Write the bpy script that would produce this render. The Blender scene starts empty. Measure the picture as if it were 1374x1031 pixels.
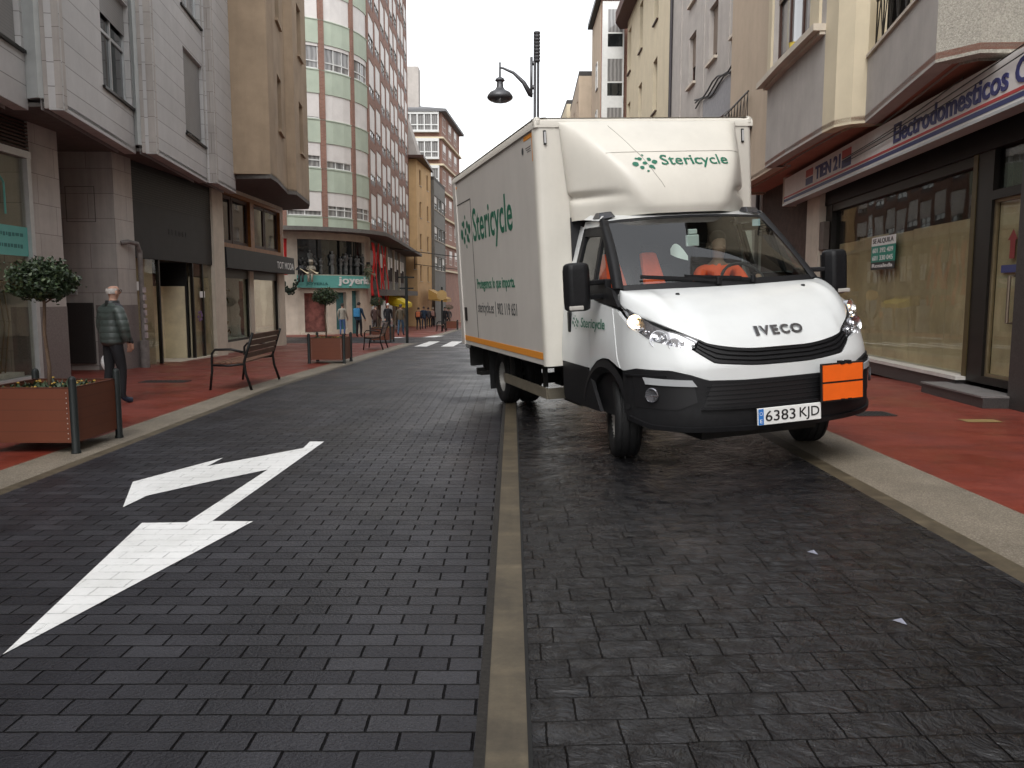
import bpy, bmesh, math, random
from mathutils import Vector, Matrix
from mathutils.geometry import tessellate_polygon
random.seed(7)
C = bpy.context.scene.collection
R = math.radians

# ------------------------------------------------------------------ camera, world, sun, exposure
scene = bpy.context.scene
cam_d = bpy.data.cameras.new("camera")
cam_d.sensor_width = 36.0
cam_d.lens = 36.0 * 1080 / 1374
cam_d.clip_end = 1500
cam_d.clip_start = 0.05
cam = bpy.data.objects.new("camera", cam_d)
C.objects.link(cam)
cam.location = (0, 0, 1.5)
cam.rotation_euler = (R(90) - math.atan((515.5 - 397) / 1080), 0, 0)
scene.camera = cam

SUN_EL, SUN_AZ = 52.0, 196.0      # azimuth clockwise from +Y: the brightest cloud is behind the camera
world = bpy.data.worlds.new("World")
scene.world = world
world.use_nodes = True
wn = world.node_tree.nodes
wl = world.node_tree.links
bg = wn["Background"]
sky = wn.new("ShaderNodeTexSky")
sky.sky_type = 'NISHITA'
sky.sun_disc = False
sky.sun_elevation = R(SUN_EL)
sky.sun_rotation = R(SUN_AZ)
sky.dust_density = 2.0
sky.air_density = 1.4
hs = wn.new("ShaderNodeHueSaturation")
hs.inputs["Saturation"].default_value = 0.13      # overcast: the cloud layer takes the blue out
wl.new(sky.outputs[0], hs.inputs["Color"])
wl.new(hs.outputs[0], bg.inputs["Color"])
bg.inputs["Strength"].default_value = 0.15

sun_d = bpy.data.lights.new("sun", 'SUN')
sun_d.energy = 0.5
sun_d.angle = R(35)
sun_d.color = (1.0, 0.985, 0.96)
sun = bpy.data.objects.new("sun", sun_d)
C.objects.link(sun)
_az, _el = R(SUN_AZ), R(SUN_EL)
_d = Vector((math.sin(_az) * math.cos(_el), math.cos(_az) * math.cos(_el), math.sin(_el)))
sun.rotation_euler = _d.to_track_quat('Z', 'Y').to_euler()

vs = scene.view_settings
vs.view_transform = 'Standard'
vs.look = 'None'
vs.gamma = 1.0
vs.use_curve_mapping = False
vs.exposure = 1.2
scene.cycles.max_bounces = 8
scene.cycles.transparent_max_bounces = 12
scene.cycles.sample_clamp_indirect = 6.0
scene.cycles.use_denoising = True

# ------------------------------------------------------------------ helpers
def tag(o, label=None, cat=None, group=None, kind=None):
    if label: o["label"] = label
    if cat: o["category"] = cat
    if group: o["group"] = group
    if kind: o["kind"] = kind
    return o

def empty(name, label=None, cat=None, loc=(0, 0, 0), rotz=0, group=None):
    o = bpy.data.objects.new(name, None)
    o.empty_display_size = 0.2
    C.objects.link(o)
    o.location = loc
    o.rotation_euler = (0, 0, rotz)
    return tag(o, label, cat, group)

WOFF = {}
def wempty(*a, **k):      # a thing whose parts are given in street coordinates
    o = empty(*a, **k); WOFF[o.name] = Vector(o.location); return o

def gz(x, y):
    return -0.022 * max(0.0, y - 13) + 0.03 * min(max(x, 0.0), 3.0)

class MB:
    def __init__(s):
        s.v = []; s.f = []; s.uv = []; s.mi = []
        s.cur = 0
    def vert(s, p):
        s.v.append(tuple(p)); return len(s.v) - 1
    def face(s, pts, uv=None):
        i = len(s.v)
        s.v.extend(tuple(p) for p in pts)
        s.f.append(list(range(i, i + len(pts)))); s.uv.append(uv); s.mi.append(s.cur)
    def idx(s, ids):
        s.f.append(list(ids)); s.uv.append(None); s.mi.append(s.cur)
    def hexa(s, p):      # 8 points: bottom 4 (ccw), top 4
        i = len(s.v)
        s.v.extend(tuple(q) for q in p)
        for f in ((3, 2, 1, 0), (4, 5, 6, 7), (0, 1, 5, 4), (1, 2, 6, 5), (2, 3, 7, 6), (3, 0, 4, 7)):
            s.idx([i + k for k in f])
    def box(s, x0, y0, z0, x1, y1, z1):
        s.hexa([(x0, y0, z0), (x1, y0, z0), (x1, y1, z0), (x0, y1, z0), (x0, y0, z1), (x1, y0, z1), (x1, y1, z1), (x0, y1, z1)])
    def bar(s, a, b, w, h=None, up=(0, 0, 1)):
        a = Vector(a); b = Vector(b); h = h or w
        d = (b - a).normalized(); u = Vector(up)
        if abs(d.dot(u)) > .95: u = Vector((0, 1, 0))
        r = d.cross(u).normalized() * (w / 2); t = r.cross(d).normalized() * (h / 2)
        s.hexa([a - r - t, a + r - t, b + r - t, b - r - t, a - r + t, a + r + t, b + r + t, b - r + t])
    def tube(s, pts, rad, n=8, cap=True):
        pts = [Vector(p) for p in pts]
        rads = rad if isinstance(rad, (list, tuple)) else [rad] * len(pts)
        rings = []; prev = None
        for i, p in enumerate(pts):
            d = (pts[min(i + 1, len(pts) - 1)] - pts[max(i - 1, 0)])
            d = d.normalized() if d.length > 1e-9 else Vector((0, 0, 1))
            if prev is None:
                u = Vector((0, 0, 1)) if abs(d.z) < .9 else Vector((1, 0, 0))
            else: u = prev
            u = (u - d * u.dot(d)).normalized(); prev = u; w = d.cross(u)
            rings.append([s.vert(p + (u * math.cos(2 * math.pi * k / n) + w * math.sin(2 * math.pi * k / n)) * rads[i]) for k in range(n)])
        for a, b in zip(rings, rings[1:]):
            for k in range(n): s.idx((a[k], a[(k + 1) % n], b[(k + 1) % n], b[k]))
        if cap:
            s.idx(rings[0][::-1]); s.idx(rings[-1])
    def lathe(s, prof, c=(0, 0, 0), n=24, M=None):     # prof: (radius, height); axis z, optional matrix
        rings = []
        for r, h in prof:
            ring = []
            for k in range(n):
                a = 2 * math.pi * k / n
                p = Vector((r * math.cos(a), r * math.sin(a), h))
                if M is not None: p = M @ p
                ring.append(s.vert(p + Vector(c)))
            rings.append(ring)
        for a, b in zip(rings, rings[1:]):
            for k in range(n): s.idx((a[k], a[(k + 1) % n], b[(k + 1) % n], b[k]))
    def grid(s, fn, nu, nv, uvf=None):
        ids = [[s.vert(fn(i / nu, j / nv)) for j in range(nv + 1)] for i in range(nu + 1)]
        for i in range(nu):
            for j in range(nv): s.idx((ids[i][j], ids[i + 1][j], ids[i + 1][j + 1], ids[i][j + 1]))
        return ids
    def prism(s, poly, z0, z1):
        n = len(poly); i = len(s.v)
        s.v.extend((p[0], p[1], z0) for p in poly); s.v.extend((p[0], p[1], z1) for p in poly)
        for k in range(n): s.idx((i + k, i + (k + 1) % n, i + n + (k + 1) % n, i + n + k))
        for t in tessellate_polygon([[Vector((p[0], p[1], 0)) for p in poly]]):
            s.idx([i + q for q in t][::-1]); s.idx([i + n + q for q in t])
    def ball(s, c, r, n=10, m=7, sc=(1, 1, 1)):
        s.lathe([(max(1e-4, r * math.sin(math.pi * j / m)), -r * math.cos(math.pi * j / m)) for j in range(m + 1)], c, n, Matrix.Diagonal((sc[0], sc[1], sc[2])))
    def build(s, name, mat, parent=None, smooth=False, T=None, merge=False, angle=None, bevel=0, solid=0):
        me = bpy.data.meshes.new(name)
        vv = [tuple(T(*p)) for p in s.v] if T else s.v
        root = parent
        while root is not None and root.parent is not None: root = root.parent
        if root is not None and root.name in WOFF:
            w_ = WOFF[root.name]; vv = [(p[0] - w_.x, p[1] - w_.y, p[2] - w_.z) for p in vv]
        me.from_pydata(vv, [], s.f)
        mats = mat if isinstance(mat, (list, tuple)) else [mat]
        for m in mats: me.materials.append(m)
        me.polygons.foreach_set("material_index", [min(i, len(mats) - 1) for i in s.mi])
        bm = bmesh.new(); bm.from_mesh(me)
        bm.faces.ensure_lookup_table()
        uvl = bm.loops.layers.uv.new("UVMap")
        for fi, f in enumerate(bm.faces):
            u = s.uv[fi]
            if u:
                for l, q in zip(f.loops, u): l[uvl].uv = q
            else:
                f.normal_update(); n = f.normal
                for l in f.loops:
                    p = l.vert.co
                    if abs(n.z) > .75: l[uvl].uv = (p.x, p.y)
                    elif abs(n.x) > abs(n.y): l[uvl].uv = (p.y, p.z)
                    else: l[uvl].uv = (p.x, p.z)
        if merge: bmesh.ops.remove_doubles(bm, verts=bm.verts, dist=1e-4)
        bmesh.ops.recalc_face_normals(bm, faces=bm.faces)
        if smooth:
            for f in bm.faces: f.smooth = True
            if angle is not None:
                for e in bm.edges:
                    if len(e.link_faces) == 2 and e.calc_face_angle(0) > R(angle): e.smooth = False
        bm.to_mesh(me); bm.free()
        o = bpy.data.objects.new(name, me); C.objects.link(o)
        if parent: o.parent = parent
        if solid:
            md = o.modifiers.new("solid", 'SOLIDIFY'); md.thickness = solid; md.offset = -1
        if bevel:
            md = o.modifiers.new("bevel", 'BEVEL'); md.width = bevel; md.segments = 2; md.limit_method = 'ANGLE'; md.angle_limit = R(40)
        return o

def copy_tree(o, parent=None):
    c = o.copy(); C.objects.link(c); c.parent = parent
    for ch in o.children: copy_tree(ch, c)
    return c

_txt = {}
def text_geo(s, bold=0.0):
    k = (s, bold)
    if k in _txt: return _txt[k]
    cu = bpy.data.curves.new("t", 'FONT'); cu.body = s; cu.size = 1; cu.offset = bold; cu.resolution_u = 3
    cu.extrude = 0.5
    o = bpy.data.objects.new("t", cu); C.objects.link(o)
    dg = bpy.context.evaluated_depsgraph_get()
    me = bpy.data.meshes.new_from_object(o.evaluated_get(dg))
    vs_ = [tuple(v.co) for v in me.vertices]; fs = [list(p.vertices) for p in me.polygons]
    bpy.data.objects.remove(o); bpy.data.meshes.remove(me); bpy.data.curves.remove(cu)
    x0 = min(v[0] for v in vs_); x1 = max(v[0] for v in vs_); y0 = min(v[1] for v in vs_); y1 = max(v[1] for v in vs_)
    _txt[k] = ([((v[0] - x0) / (x1 - x0), (v[1] - y0) / (y1 - y0), v[2] + .5) for v in vs_], fs)
    return _txt[k]

def put_text(mb, s, fn, bold=0.0):     # fn(x 0..1, y 0..1, depth 0..1) -> point
    v, f = text_geo(s, bold)
    i = len(mb.v)
    mb.v.extend(tuple(fn(*p)) for p in v)
    for q in f: mb.idx([i + k for k in q])

def quad_fn(O, X, Y, N, d=0.004):      # text box: origin, x edge, y edge, normal
    O, X, Y, N = Vector(O), Vector(X), Vector(Y), Vector(N).normalized()
    return lambda a, b, c: O + X * a + Y * b + N * (d * c)

# ------------------------------------------------------------------ materials
def nodes(name):
    m = bpy.data.materials.new(name); m.use_nodes = True
    nt = m.node_tree; return m, nt, nt.nodes, nt.links, nt.nodes["Principled BSDF"]

def noise(N, L, vec, scale, detail=4, rough=.6):
    n = N.new("ShaderNodeTexNoise"); n.inputs["Scale"].default_value = scale
    n.inputs["Detail"].default_value = detail; n.inputs["Roughness"].default_value = rough
    if vec: L.new(vec, n.inputs["Vector"])
    return n

def ramp(N, L, fac, stops):
    r = N.new("ShaderNodeValToRGB")
    el = r.color_ramp.elements
    while len(el) < len(stops): el.new(.5)
    for e, (p, c) in zip(el, stops):
        e.position = p; e.color = (c, c, c, 1) if isinstance(c, (int, float)) else (*c, 1)
    L.new(fac, r.inputs[0]); return r

def mixc(N, L, fac, a, b, mode='MIX'):
    m = N.new("ShaderNodeMix"); m.data_type = 'RGBA'; m.blend_type = mode
    for sock, val in ((0, fac), (6, a), (7, b)):
        if isinstance(val, (int, float)): m.inputs[sock].default_value = val
        elif isinstance(val, tuple): m.inputs[sock].default_value = (*val, 1)
        else: L.new(val, m.inputs[sock])
    return m.outputs[2]

def sc(c, k): return tuple(min(1, x * k) for x in c)

def mat(name, col, rough=.6, metal=0, var=.12, nscale=6, bump=0.0, bscale=None, streak=0.0, coat=0, spec=.32):
    m, nt, N, L, P = nodes(name)
    tc = N.new("ShaderNodeTexCoord")
    n = noise(N, L, tc.outputs["Object"], nscale, 5, .65)
    r = ramp(N, L, n.outputs["Fac"], [(.3, sc(col, 1 - var)), (.7, sc(col, 1 + var))])
    out = r.outputs[0]
    if streak:
        mp = N.new("ShaderNodeMapping"); mp.inputs["Scale"].default_value = (1.1, 1.1, .10)
        L.new(tc.outputs["Object"], mp.inputs[0])
        n2 = noise(N, L, mp.outputs[0], 1.6, 5, .7)
        r2 = ramp(N, L, n2.outputs["Fac"], [(.45, 1.0), (.8, 1 - streak * .55)])
        out = mixc(N, L, 1.0, out, r2.outputs[0], 'MULTIPLY')
    L.new(out, P.inputs["Base Color"])
    P.inputs["Roughness"].default_value = rough; P.inputs["Metallic"].default_value = metal
    P.inputs["Specular IOR Level"].default_value = spec
    if coat: P.inputs["Coat Weight"].default_value = coat; P.inputs["Coat Roughness"].default_value = .06
    if bump:
        n3 = noise(N, L, tc.outputs["Object"], bscale or nscale * 8, 4, .6)
        b = N.new("ShaderNodeBump"); b.inputs["Strength"].default_value = bump; b.inputs["Distance"].default_value = .01
        L.new(n3.outputs["Fac"], b.inputs["Height"]); L.new(b.outputs[0], P.inputs["Normal"])
    return m

def brickmat(name, c1, c2, mortar, bw, bh, ms, rough=.8, bump=.4, offset=.5, dirt=.2, uvscale=1, streak=0.25):
    m, nt, N, L, P = nodes(name)
    uv = N.new("ShaderNodeUVMap"); uv.uv_map = "UVMap"
    br = N.new("ShaderNodeTexBrick"); br.offset = offset
    br.inputs["Scale"].default_value = uvscale; br.inputs["Brick Width"].default_value = bw; br.inputs["Row Height"].default_value = bh
    br.inputs["Mortar Size"].default_value = ms; br.inputs["Mortar Smooth"].default_value = .2
    br.inputs["Color1"].default_value = (*c1, 1); br.inputs["Color2"].default_value = (*c2, 1); br.inputs["Mortar"].default_value = (*mortar, 1)
    L.new(uv.outputs[0], br.inputs["Vector"])
    tc = N.new("ShaderNodeTexCoord")
    n = noise(N, L, tc.outputs["Object"], 1.3, 6, .7)
    r = ramp(N, L, n.outputs["Fac"], [(.3, 1 - dirt), (.75, 1.05)])
    out = mixc(N, L, 1.0, br.outputs["Color"], r.outputs[0], 'MULTIPLY')
    if streak:
        mp = N.new("ShaderNodeMapping"); mp.inputs["Scale"].default_value = (2.0, 2.0, .1); L.new(tc.outputs["Object"], mp.inputs[0])
        n2 = noise(N, L, mp.outputs[0], 1.8, 5, .7)
        r2 = ramp(N, L, n2.outputs["Fac"], [(.45, 1.0), (.75, 1 - streak)])
        out = mixc(N, L, 1.0, out, r2.outputs[0], 'MULTIPLY')
    L.new(out, P.inputs["Base Color"]); P.inputs["Roughness"].default_value = rough
    inv = N.new("ShaderNodeMath"); inv.operation = 'SUBTRACT'; inv.inputs[0].default_value = 1; L.new(br.outputs["Fac"], inv.inputs[1])
    b = N.new("ShaderNodeBump"); b.inputs["Strength"].default_value = bump; b.inputs["Distance"].default_value = .008
    L.new(inv.outputs[0], b.inputs["Height"]); L.new(b.outputs[0], P.inputs["Normal"])
    return m

def glassmat(name, tint=(.75, .82, .8), rough=.02, refl=1.0, bumpy=True, ior=1.6):
    m, nt, N, L, P = nodes(name)
    N.remove(P)
    out = N["Material Output"]
    tr = N.new("ShaderNodeBsdfTransparent"); tr.inputs[0].default_value = (*tint, 1)
    gl = N.new("ShaderNodeBsdfGlossy"); gl.inputs["Roughness"].default_value = rough
    gl.inputs[0].default_value = (refl, refl, refl, 1)
    fr = N.new("ShaderNodeFresnel"); ge = N.new("ShaderNodeNewGeometry"); mi = N.new("ShaderNodeMix"); mi.data_type = 'FLOAT'
    mi.inputs[2].default_value = ior; mi.inputs[3].default_value = 1 / ior; L.new(ge.outputs["Backfacing"], mi.inputs[0]); L.new(mi.outputs[0], fr.inputs[0])
    mx = N.new("ShaderNodeMixShader")
    if bumpy:
        tc = N.new("ShaderNodeTexCoord"); n = noise(N, L, tc.outputs["Object"], 1.2, 1, .4)
        b = N.new("ShaderNodeBump"); b.inputs["Strength"].default_value = .03; b.inputs["Distance"].default_value = .05
        L.new(n.outputs["Fac"], b.inputs["Height"]); L.new(b.outputs[0], gl.inputs["Normal"])
    L.new(fr.outputs[0], mx.inputs[0]); L.new(tr.outputs[0], mx.inputs[1]); L.new(gl.outputs[0], mx.inputs[2])
    L.new(mx.outputs[0], out.inputs["Surface"])
    return m

def plain(name, col, rough=.5, metal=0, spec=.5, emit=0, emc=None):
    m, nt, N, L, P = nodes(name)
    P.inputs["Base Color"].default_value = (*col, 1); P.inputs["Roughness"].default_value = rough; P.inputs["Metallic"].default_value = metal
    P.inputs["Specular IOR Level"].default_value = spec
    if emit:
        P.inputs["Emission Color"].default_value = (*(emc or col), 1); P.inputs["Emission Strength"].default_value = emit
    return m

def pavermat(name, bw, bh, ms, c1, c2, mortar, rough, wet, slate, bump):
    m, nt, N, L, P = nodes(name)
    tc = N.new("ShaderNodeTexCoord")
    vec = tc.outputs["Object"]
    w = noise(N, L, vec, 3.0 if slate else 2.0, 3, .6)
    dv = N.new("ShaderNodeVectorMath"); dv.operation = 'SCALE'; L.new(w.outputs["Color"], dv.inputs[0]); dv.inputs["Scale"].default_value = .03 if slate else .012
    ad = N.new("ShaderNodeVectorMath"); ad.operation = 'ADD'; L.new(vec, ad.inputs[0]); L.new(dv.outputs[0], ad.inputs[1])
    if slate or True:
        w2 = noise(N, L, vec, 30, 3, .65)
        dv2 = N.new("ShaderNodeVectorMath"); dv2.operation = 'SCALE'; L.new(w2.outputs["Color"], dv2.inputs[0]); dv2.inputs["Scale"].default_value = .010 if slate else .007
        ad2 = N.new("ShaderNodeVectorMath"); ad2.operation = 'ADD'; L.new(ad.outputs[0], ad2.inputs[0]); L.new(dv2.outputs[0], ad2.inputs[1]); ad = ad2
    br = N.new("ShaderNodeTexBrick"); br.offset = .5 if not slate else .43
    if slate: br.squash = .8; br.squash_frequency = 3
    br.inputs["Scale"].default_value = 1; br.inputs["Brick Width"].default_value = bw; br.inputs["Row Height"].default_value = bh
    br.inputs["Mortar Size"].default_value = ms; br.inputs["Mortar Smooth"].default_value = .8; br.inputs["Bias"].default_value = -.1
    br.inputs["Color1"].default_value = (*c1, 1); br.inputs["Color2"].default_value = (*c2, 1); br.inputs["Mortar"].default_value = (*mortar, 1)
    L.new(ad.outputs[0], br.inputs["Vector"])
    big = noise(N, L, vec, .55, 5, .65)
    r = ramp(N, L, big.outputs["Fac"], [(.3, .62), (.7, 1.3)])
    tmp_ = N.new("ShaderNodeMapping"); tmp_.inputs["Scale"].default_value = (1.5, .07, 1); L.new(vec, tmp_.inputs[0])
    trk = noise(N, L, tmp_.outputs[0], 1.0, 4, .6); rt = ramp(N, L, trk.outputs["Fac"], [(.35, .72), (.65, 1.25)])
    col = mixc(N, L, 1.0, br.outputs["Color"], r.outputs[0], 'MULTIPLY'); col = mixc(N, L, 1.0, col, rt.outputs[0], 'MULTIPLY')
    fine = noise(N, L, vec, 180, 3, .7)
    r2 = ramp(N, L, fine.outputs["Fac"], [(.32, .45), (.72, 1.7)])
    col = mixc(N, L, .8, col, r2.outputs[0], 'MULTIPLY')
    L.new(col, P.inputs["Base Color"])
    # gloss: damp patches
    pat = noise(N, L, vec, 1.6 if slate else .8, 6, .7)
    rr = ramp(N, L, pat.outputs["Fac"], [(.35, wet), (.68, rough)])
    L.new(rr.outputs[0], P.inputs["Roughness"])
    inv = N.new("ShaderNodeMath"); inv.operation = 'SUBTRACT'; inv.inputs[0].default_value = 1; L.new(br.outputs["Fac"], inv.inputs[1])
    sp = N.new("ShaderNodeMath"); sp.operation = 'MULTIPLY_ADD'; sp.inputs[1].default_value = .40 if slate else .26; sp.inputs[2].default_value = .12 if slate else .06; L.new(inv.outputs[0], sp.inputs[0]); L.new(sp.outputs[0], P.inputs["Specular IOR Level"])
    sl = noise(N, L, vec, 9 if slate else 60, 6 if slate else 3, .62)
    if slate: sl.inputs["Distortion"].default_value = .6
    mm = N.new("ShaderNodeMath"); mm.operation = 'MULTIPLY_ADD'; L.new(sl.outputs["Fac"], mm.inputs[0]); mm.inputs[1].default_value = 3.2 if slate else .6; L.new(inv.outputs[0], mm.inputs[2])
    b = N.new("ShaderNodeBump"); b.inputs["Strength"].default_value = bump; b.inputs["Distance"].default_value = .012
    L.new(mm.outputs[0], b.inputs["Height"]); L.new(b.outputs[0], P.inputs["Normal"])
    return m

M = {}
M['paver'] = pavermat("stamped_brick", .25, .115, .0062, (.0145, .0143, .0180), (.030, .030, .035), (.004, .004, .0045), .56, .30, False, 1.0)
M['slate'] = pavermat("stamped_slate", .25, .16, .0040, (.0062, .0060, .0072), (.0165, .0160, .0175), (.004, .004, .0042), .36, .09, True, 1.0)

def redmat():
    m, nt, N, L, P = nodes("red_pavement")
    tc = N.new("ShaderNodeTexCoord"); v = tc.outputs["Object"]
    mp = N.new("ShaderNodeMapping"); mp.inputs["Scale"].default_value = (1.0, 2.6, 1); mp.inputs["Rotation"].default_value = (0, 0, .5); L.new(v, mp.inputs[0])
    a = noise(N, L, mp.outputs[0], 1.3, 8, .72)
    a.inputs["Distortion"].default_value = .5
    r = ramp(N, L, a.outputs["Fac"], [(.28, (.085, .017, .011)), (.52, (.162, .027, .015)), (.72, (.215, .043, .025)), (.86, (.26, .085, .06))])
    f = noise(N, L, v, 220, 2, .6); r2 = ramp(N, L, f.outputs["Fac"], [(.3, .75), (.7, 1.2)])
    col = mixc(N, L, .7, r.outputs[0], r2.outputs[0], 'MULTIPLY')
    L.new(col, P.inputs["Base Color"])
    g = noise(N, L, v, .8, 6, .7); rr = ramp(N, L, g.outputs["Fac"], [(.38, .28), (.62, .6)]); L.new(rr.outputs[0], P.inputs["Roughness"])
    b = N.new("ShaderNodeBump"); b.inputs["Strength"].default_value = .35; b.inputs["Distance"].default_value = .006
    L.new(a.outputs["Fac"], b.inputs["Height"]); L.new(b.outputs[0], P.inputs["Normal"])
    return m
M['red'] = redmat()

def aggmat():
    m, nt, N, L, P = nodes("washed_aggregate")
    tc = N.new("ShaderNodeTexCoord"); v = tc.outputs["Object"]
    vo = N.new("ShaderNodeTexVoronoi"); vo.inputs["Scale"].default_value = 150; L.new(v, vo.inputs["Vector"])
    sp = N.new("ShaderNodeSeparateColor"); L.new(vo.outputs["Color"], sp.inputs[0])
    r = ramp(N, L, sp.outputs[0], [(.0, (.12, .10, .075)), (.45, (.175, .148, .110)), (.8, (.21, .178, .135)), (1, (.30, .26, .21))])
    n = noise(N, L, v, 1.6, 5, .65); r2 = ramp(N, L, n.outputs["Fac"], [(.3, .75), (.7, 1.12)])
    L.new(mixc(N, L, 1.0, r.outputs[0], r2.outputs[0], 'MULTIPLY'), P.inputs["Base Color"]); P.inputs["Roughness"].default_value = .6
    b = N.new("ShaderNodeBump"); b.inputs["Strength"].default_value = .5; b.inputs["Distance"].default_value = .004
    L.new(vo.outputs["Distance"], b.inputs["Height"]); L.new(b.outputs[0], P.inputs["Normal"])
    return m
M['agg'] = aggmat()

def kerbmat():
    m, nt, N, L, P = nodes("kerb_stone")
    tc = N.new("ShaderNodeTexCoord"); v = tc.outputs["Object"]
    sx = N.new("ShaderNodeSeparateXYZ"); L.new(v, sx.inputs[0])
    md = N.new("ShaderNodeMath"); md.operation = 'PINGPONG'; md.inputs[1].default_value = .31; L.new(sx.outputs[1], md.inputs[0])
    r = ramp(N, L, md.outputs[0], [(0, 1.35), (.02, 1.25), (.05, 1.0)])
    n = noise(N, L, v, 9, 6, .7); r1 = ramp(N, L, n.outputs["Fac"], [(.3, (.056, .043, .026)), (.7, (.092, .073, .045))])
    n2 = noise(N, L, v, 2.2, 6, .75); r2 = ramp(N, L, n2.outputs["Fac"], [(.33, .5), (.6, 1.1)])
    c = mixc(N, L, 1.0, r1.outputs[0], r.outputs[0], 'MULTIPLY'); c = mixc(N, L, 1.0, c, r2.outputs[0], 'MULTIPLY')
    L.new(c, P.inputs["Base Color"]); P.inputs["Roughness"].default_value = .55
    b = N.new("ShaderNodeBump"); b.inputs["Strength"].default_value = .3; b.inputs["Distance"].default_value = .004
    L.new(n.outputs["Fac"], b.inputs["Height"]); L.new(b.outputs[0], P.inputs["Normal"])
    return m
M['kerb'] = kerbmat()

def roadpaint():
    m, nt, N, L, P = nodes("road_paint")
    tc = N.new("ShaderNodeTexCoord"); vec = tc.outputs["Object"]
    w = noise(N, L, vec, 2.0, 3, .6); dv = N.new("ShaderNodeVectorMath"); dv.operation = 'SCALE'; L.new(w.outputs["Color"], dv.inputs[0]); dv.inputs["Scale"].default_value = .012
    ad = N.new("ShaderNodeVectorMath"); ad.operation = 'ADD'; L.new(vec, ad.inputs[0]); L.new(dv.outputs[0], ad.inputs[1])
    w2 = noise(N, L, vec, 40, 2, .6); dv2 = N.new("ShaderNodeVectorMath"); dv2.operation = 'SCALE'; L.new(w2.outputs["Color"], dv2.inputs[0]); dv2.inputs["Scale"].default_value = .004
    ad2 = N.new("ShaderNodeVectorMath"); ad2.operation = 'ADD'; L.new(ad.outputs[0], ad2.inputs[0]); L.new(dv2.outputs[0], ad2.inputs[1])
    br = N.new("ShaderNodeTexBrick"); br.offset = .5
    br.inputs["Scale"].default_value = 1; br.inputs["Brick Width"].default_value = .25; br.inputs["Row Height"].default_value = .115
    br.inputs["Mortar Size"].default_value = .006; br.inputs["Mortar Smooth"].default_value = .5
    L.new(ad2.outputs[0], br.inputs["Vector"])
    n = noise(N, L, vec, 5, 7, .75)
    thr = N.new("ShaderNodeMath"); thr.operation = 'MULTIPLY'; L.new(br.outputs["Fac"], thr.inputs[0])
    r = ramp(N, L, n.outputs["Fac"], [(.40, .0), (.66, .6)]); L.new(r.outputs[0], thr.inputs[1])
    n2 = noise(N, L, vec, 1.4, 6, .7); r2 = ramp(N, L, n2.outputs["Fac"], [(.3, (.60, .60, .58)), (.7, (.80, .80, .79))])
    n4 = noise(N, L, vec, 26, 6, .8); r4 = ramp(N, L, n4.outputs["Fac"], [(.28, .55), (.42, 1.0)])
    c = mixc(N, L, 1.0, r2.outputs[0], r4.outputs[0], 'MULTIPLY')
    c = mixc(N, L, thr.outputs[0], c, (.03, .03, .034))
    L.new(c, P.inputs["Base Color"]); P.inputs["Roughness"].default_value = .5
    inv = N.new("ShaderNodeMath"); inv.operation = 'SUBTRACT'; inv.inputs[0].default_value = 1; L.new(br.outputs["Fac"], inv.inputs[1])
    b = N.new("ShaderNodeBump"); b.inputs["Strength"].default_value = .5; b.inputs["Distance"].default_value = .008
    L.new(inv.outputs[0], b.inputs["Height"]); L.new(b.outputs[0], P.inputs["Normal"])
    return m
M['paint'] = roadpaint()

# general
M['white_paint'] = mat("white_car_paint", (.62, .635, .63), .3, var=.04, nscale=2, coat=.6, streak=.16)
M['cream_grp'] = mat("off_white_fibreglass", (.62, .59, .525), .4, var=.05, nscale=2, coat=.15, streak=.14)
M['box_panel'] = mat("box_panel", (.53, .50, .46), .45, var=.05, nscale=1.5, streak=.16)
M['black_plastic'] = mat("black_plastic", (.009, .009, .010), .5, var=.25, nscale=30, spec=.22)
M['grey_plastic'] = mat("grey_plastic", (.012, .012, .013), .5, var=.2, nscale=20, spec=.22)
M['mesh_black'] = plain("grille_black", (.006, .006, .007), .5)
M['rubber'] = mat("tyre_rubber", (.012, .012, .0125), .65, var=.3, nscale=14, bump=.3)
M['rim'] = mat("wheel_rim", (.42, .41, .38), .45, .6, var=.15, nscale=8)
M['chassis'] = mat("chassis_black", (.015, .014, .013), .7, var=.3, nscale=8)
M['galv'] = mat("galvanised_beam", (.21, .185, .14), .55, .3, var=.18, nscale=5)
M['chrome'] = plain("chrome", (.75, .76, .78), .12, 1)
M['lamp_glass'] = glassmat("lamp_cover", (.95, .95, .95), .01, bumpy=False)
M['lamp_inner'] = plain("lamp_reflector", (.62, .62, .64), .18, 1)
M['lamp_on'] = plain("lit_bulb", (1, .82, .5), .3, emit=5.5, emc=(1, .62, .24))
M['lamp_amber'] = plain("lit_side_bulb", (1, .7, .3), .3, emit=3.2, emc=(1, .58, .18))
M['green_print'] = plain("green_print", (.012, .13, .075), .5)
M['dark_print'] = plain("dark_print", (.05, .055, .055), .5)
M['orange_stripe'] = plain("orange_reflective", (.72, .27, .03), .45)
M['orange_plate'] = mat("orange_plate", (.74, .115, .010), .4, var=.06, nscale=9)
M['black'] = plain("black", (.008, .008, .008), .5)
M['plate_white'] = plain("plate_white", (.74, .74, .72), .35)
M['plate_blue'] = plain("plate_blue", (.03, .17, .50), .4)
M['windscreen'] = glassmat("windscreen_glass", (.72, .80, .76), .01, bumpy=False, ior=1.7)
M['side_glass'] = glassmat("cab_side_glass", (.62, .68, .66), .01, bumpy=False)
M['cab_inside'] = mat("cab_interior", (.022, .022, .024), .7)
M['hi_vis'] = mat("orange_hi_vis", (.80, .10, .03), .7, var=.12, nscale=8)
M['paper'] = plain("white_paper", (.75, .75, .73), .7)
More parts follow.
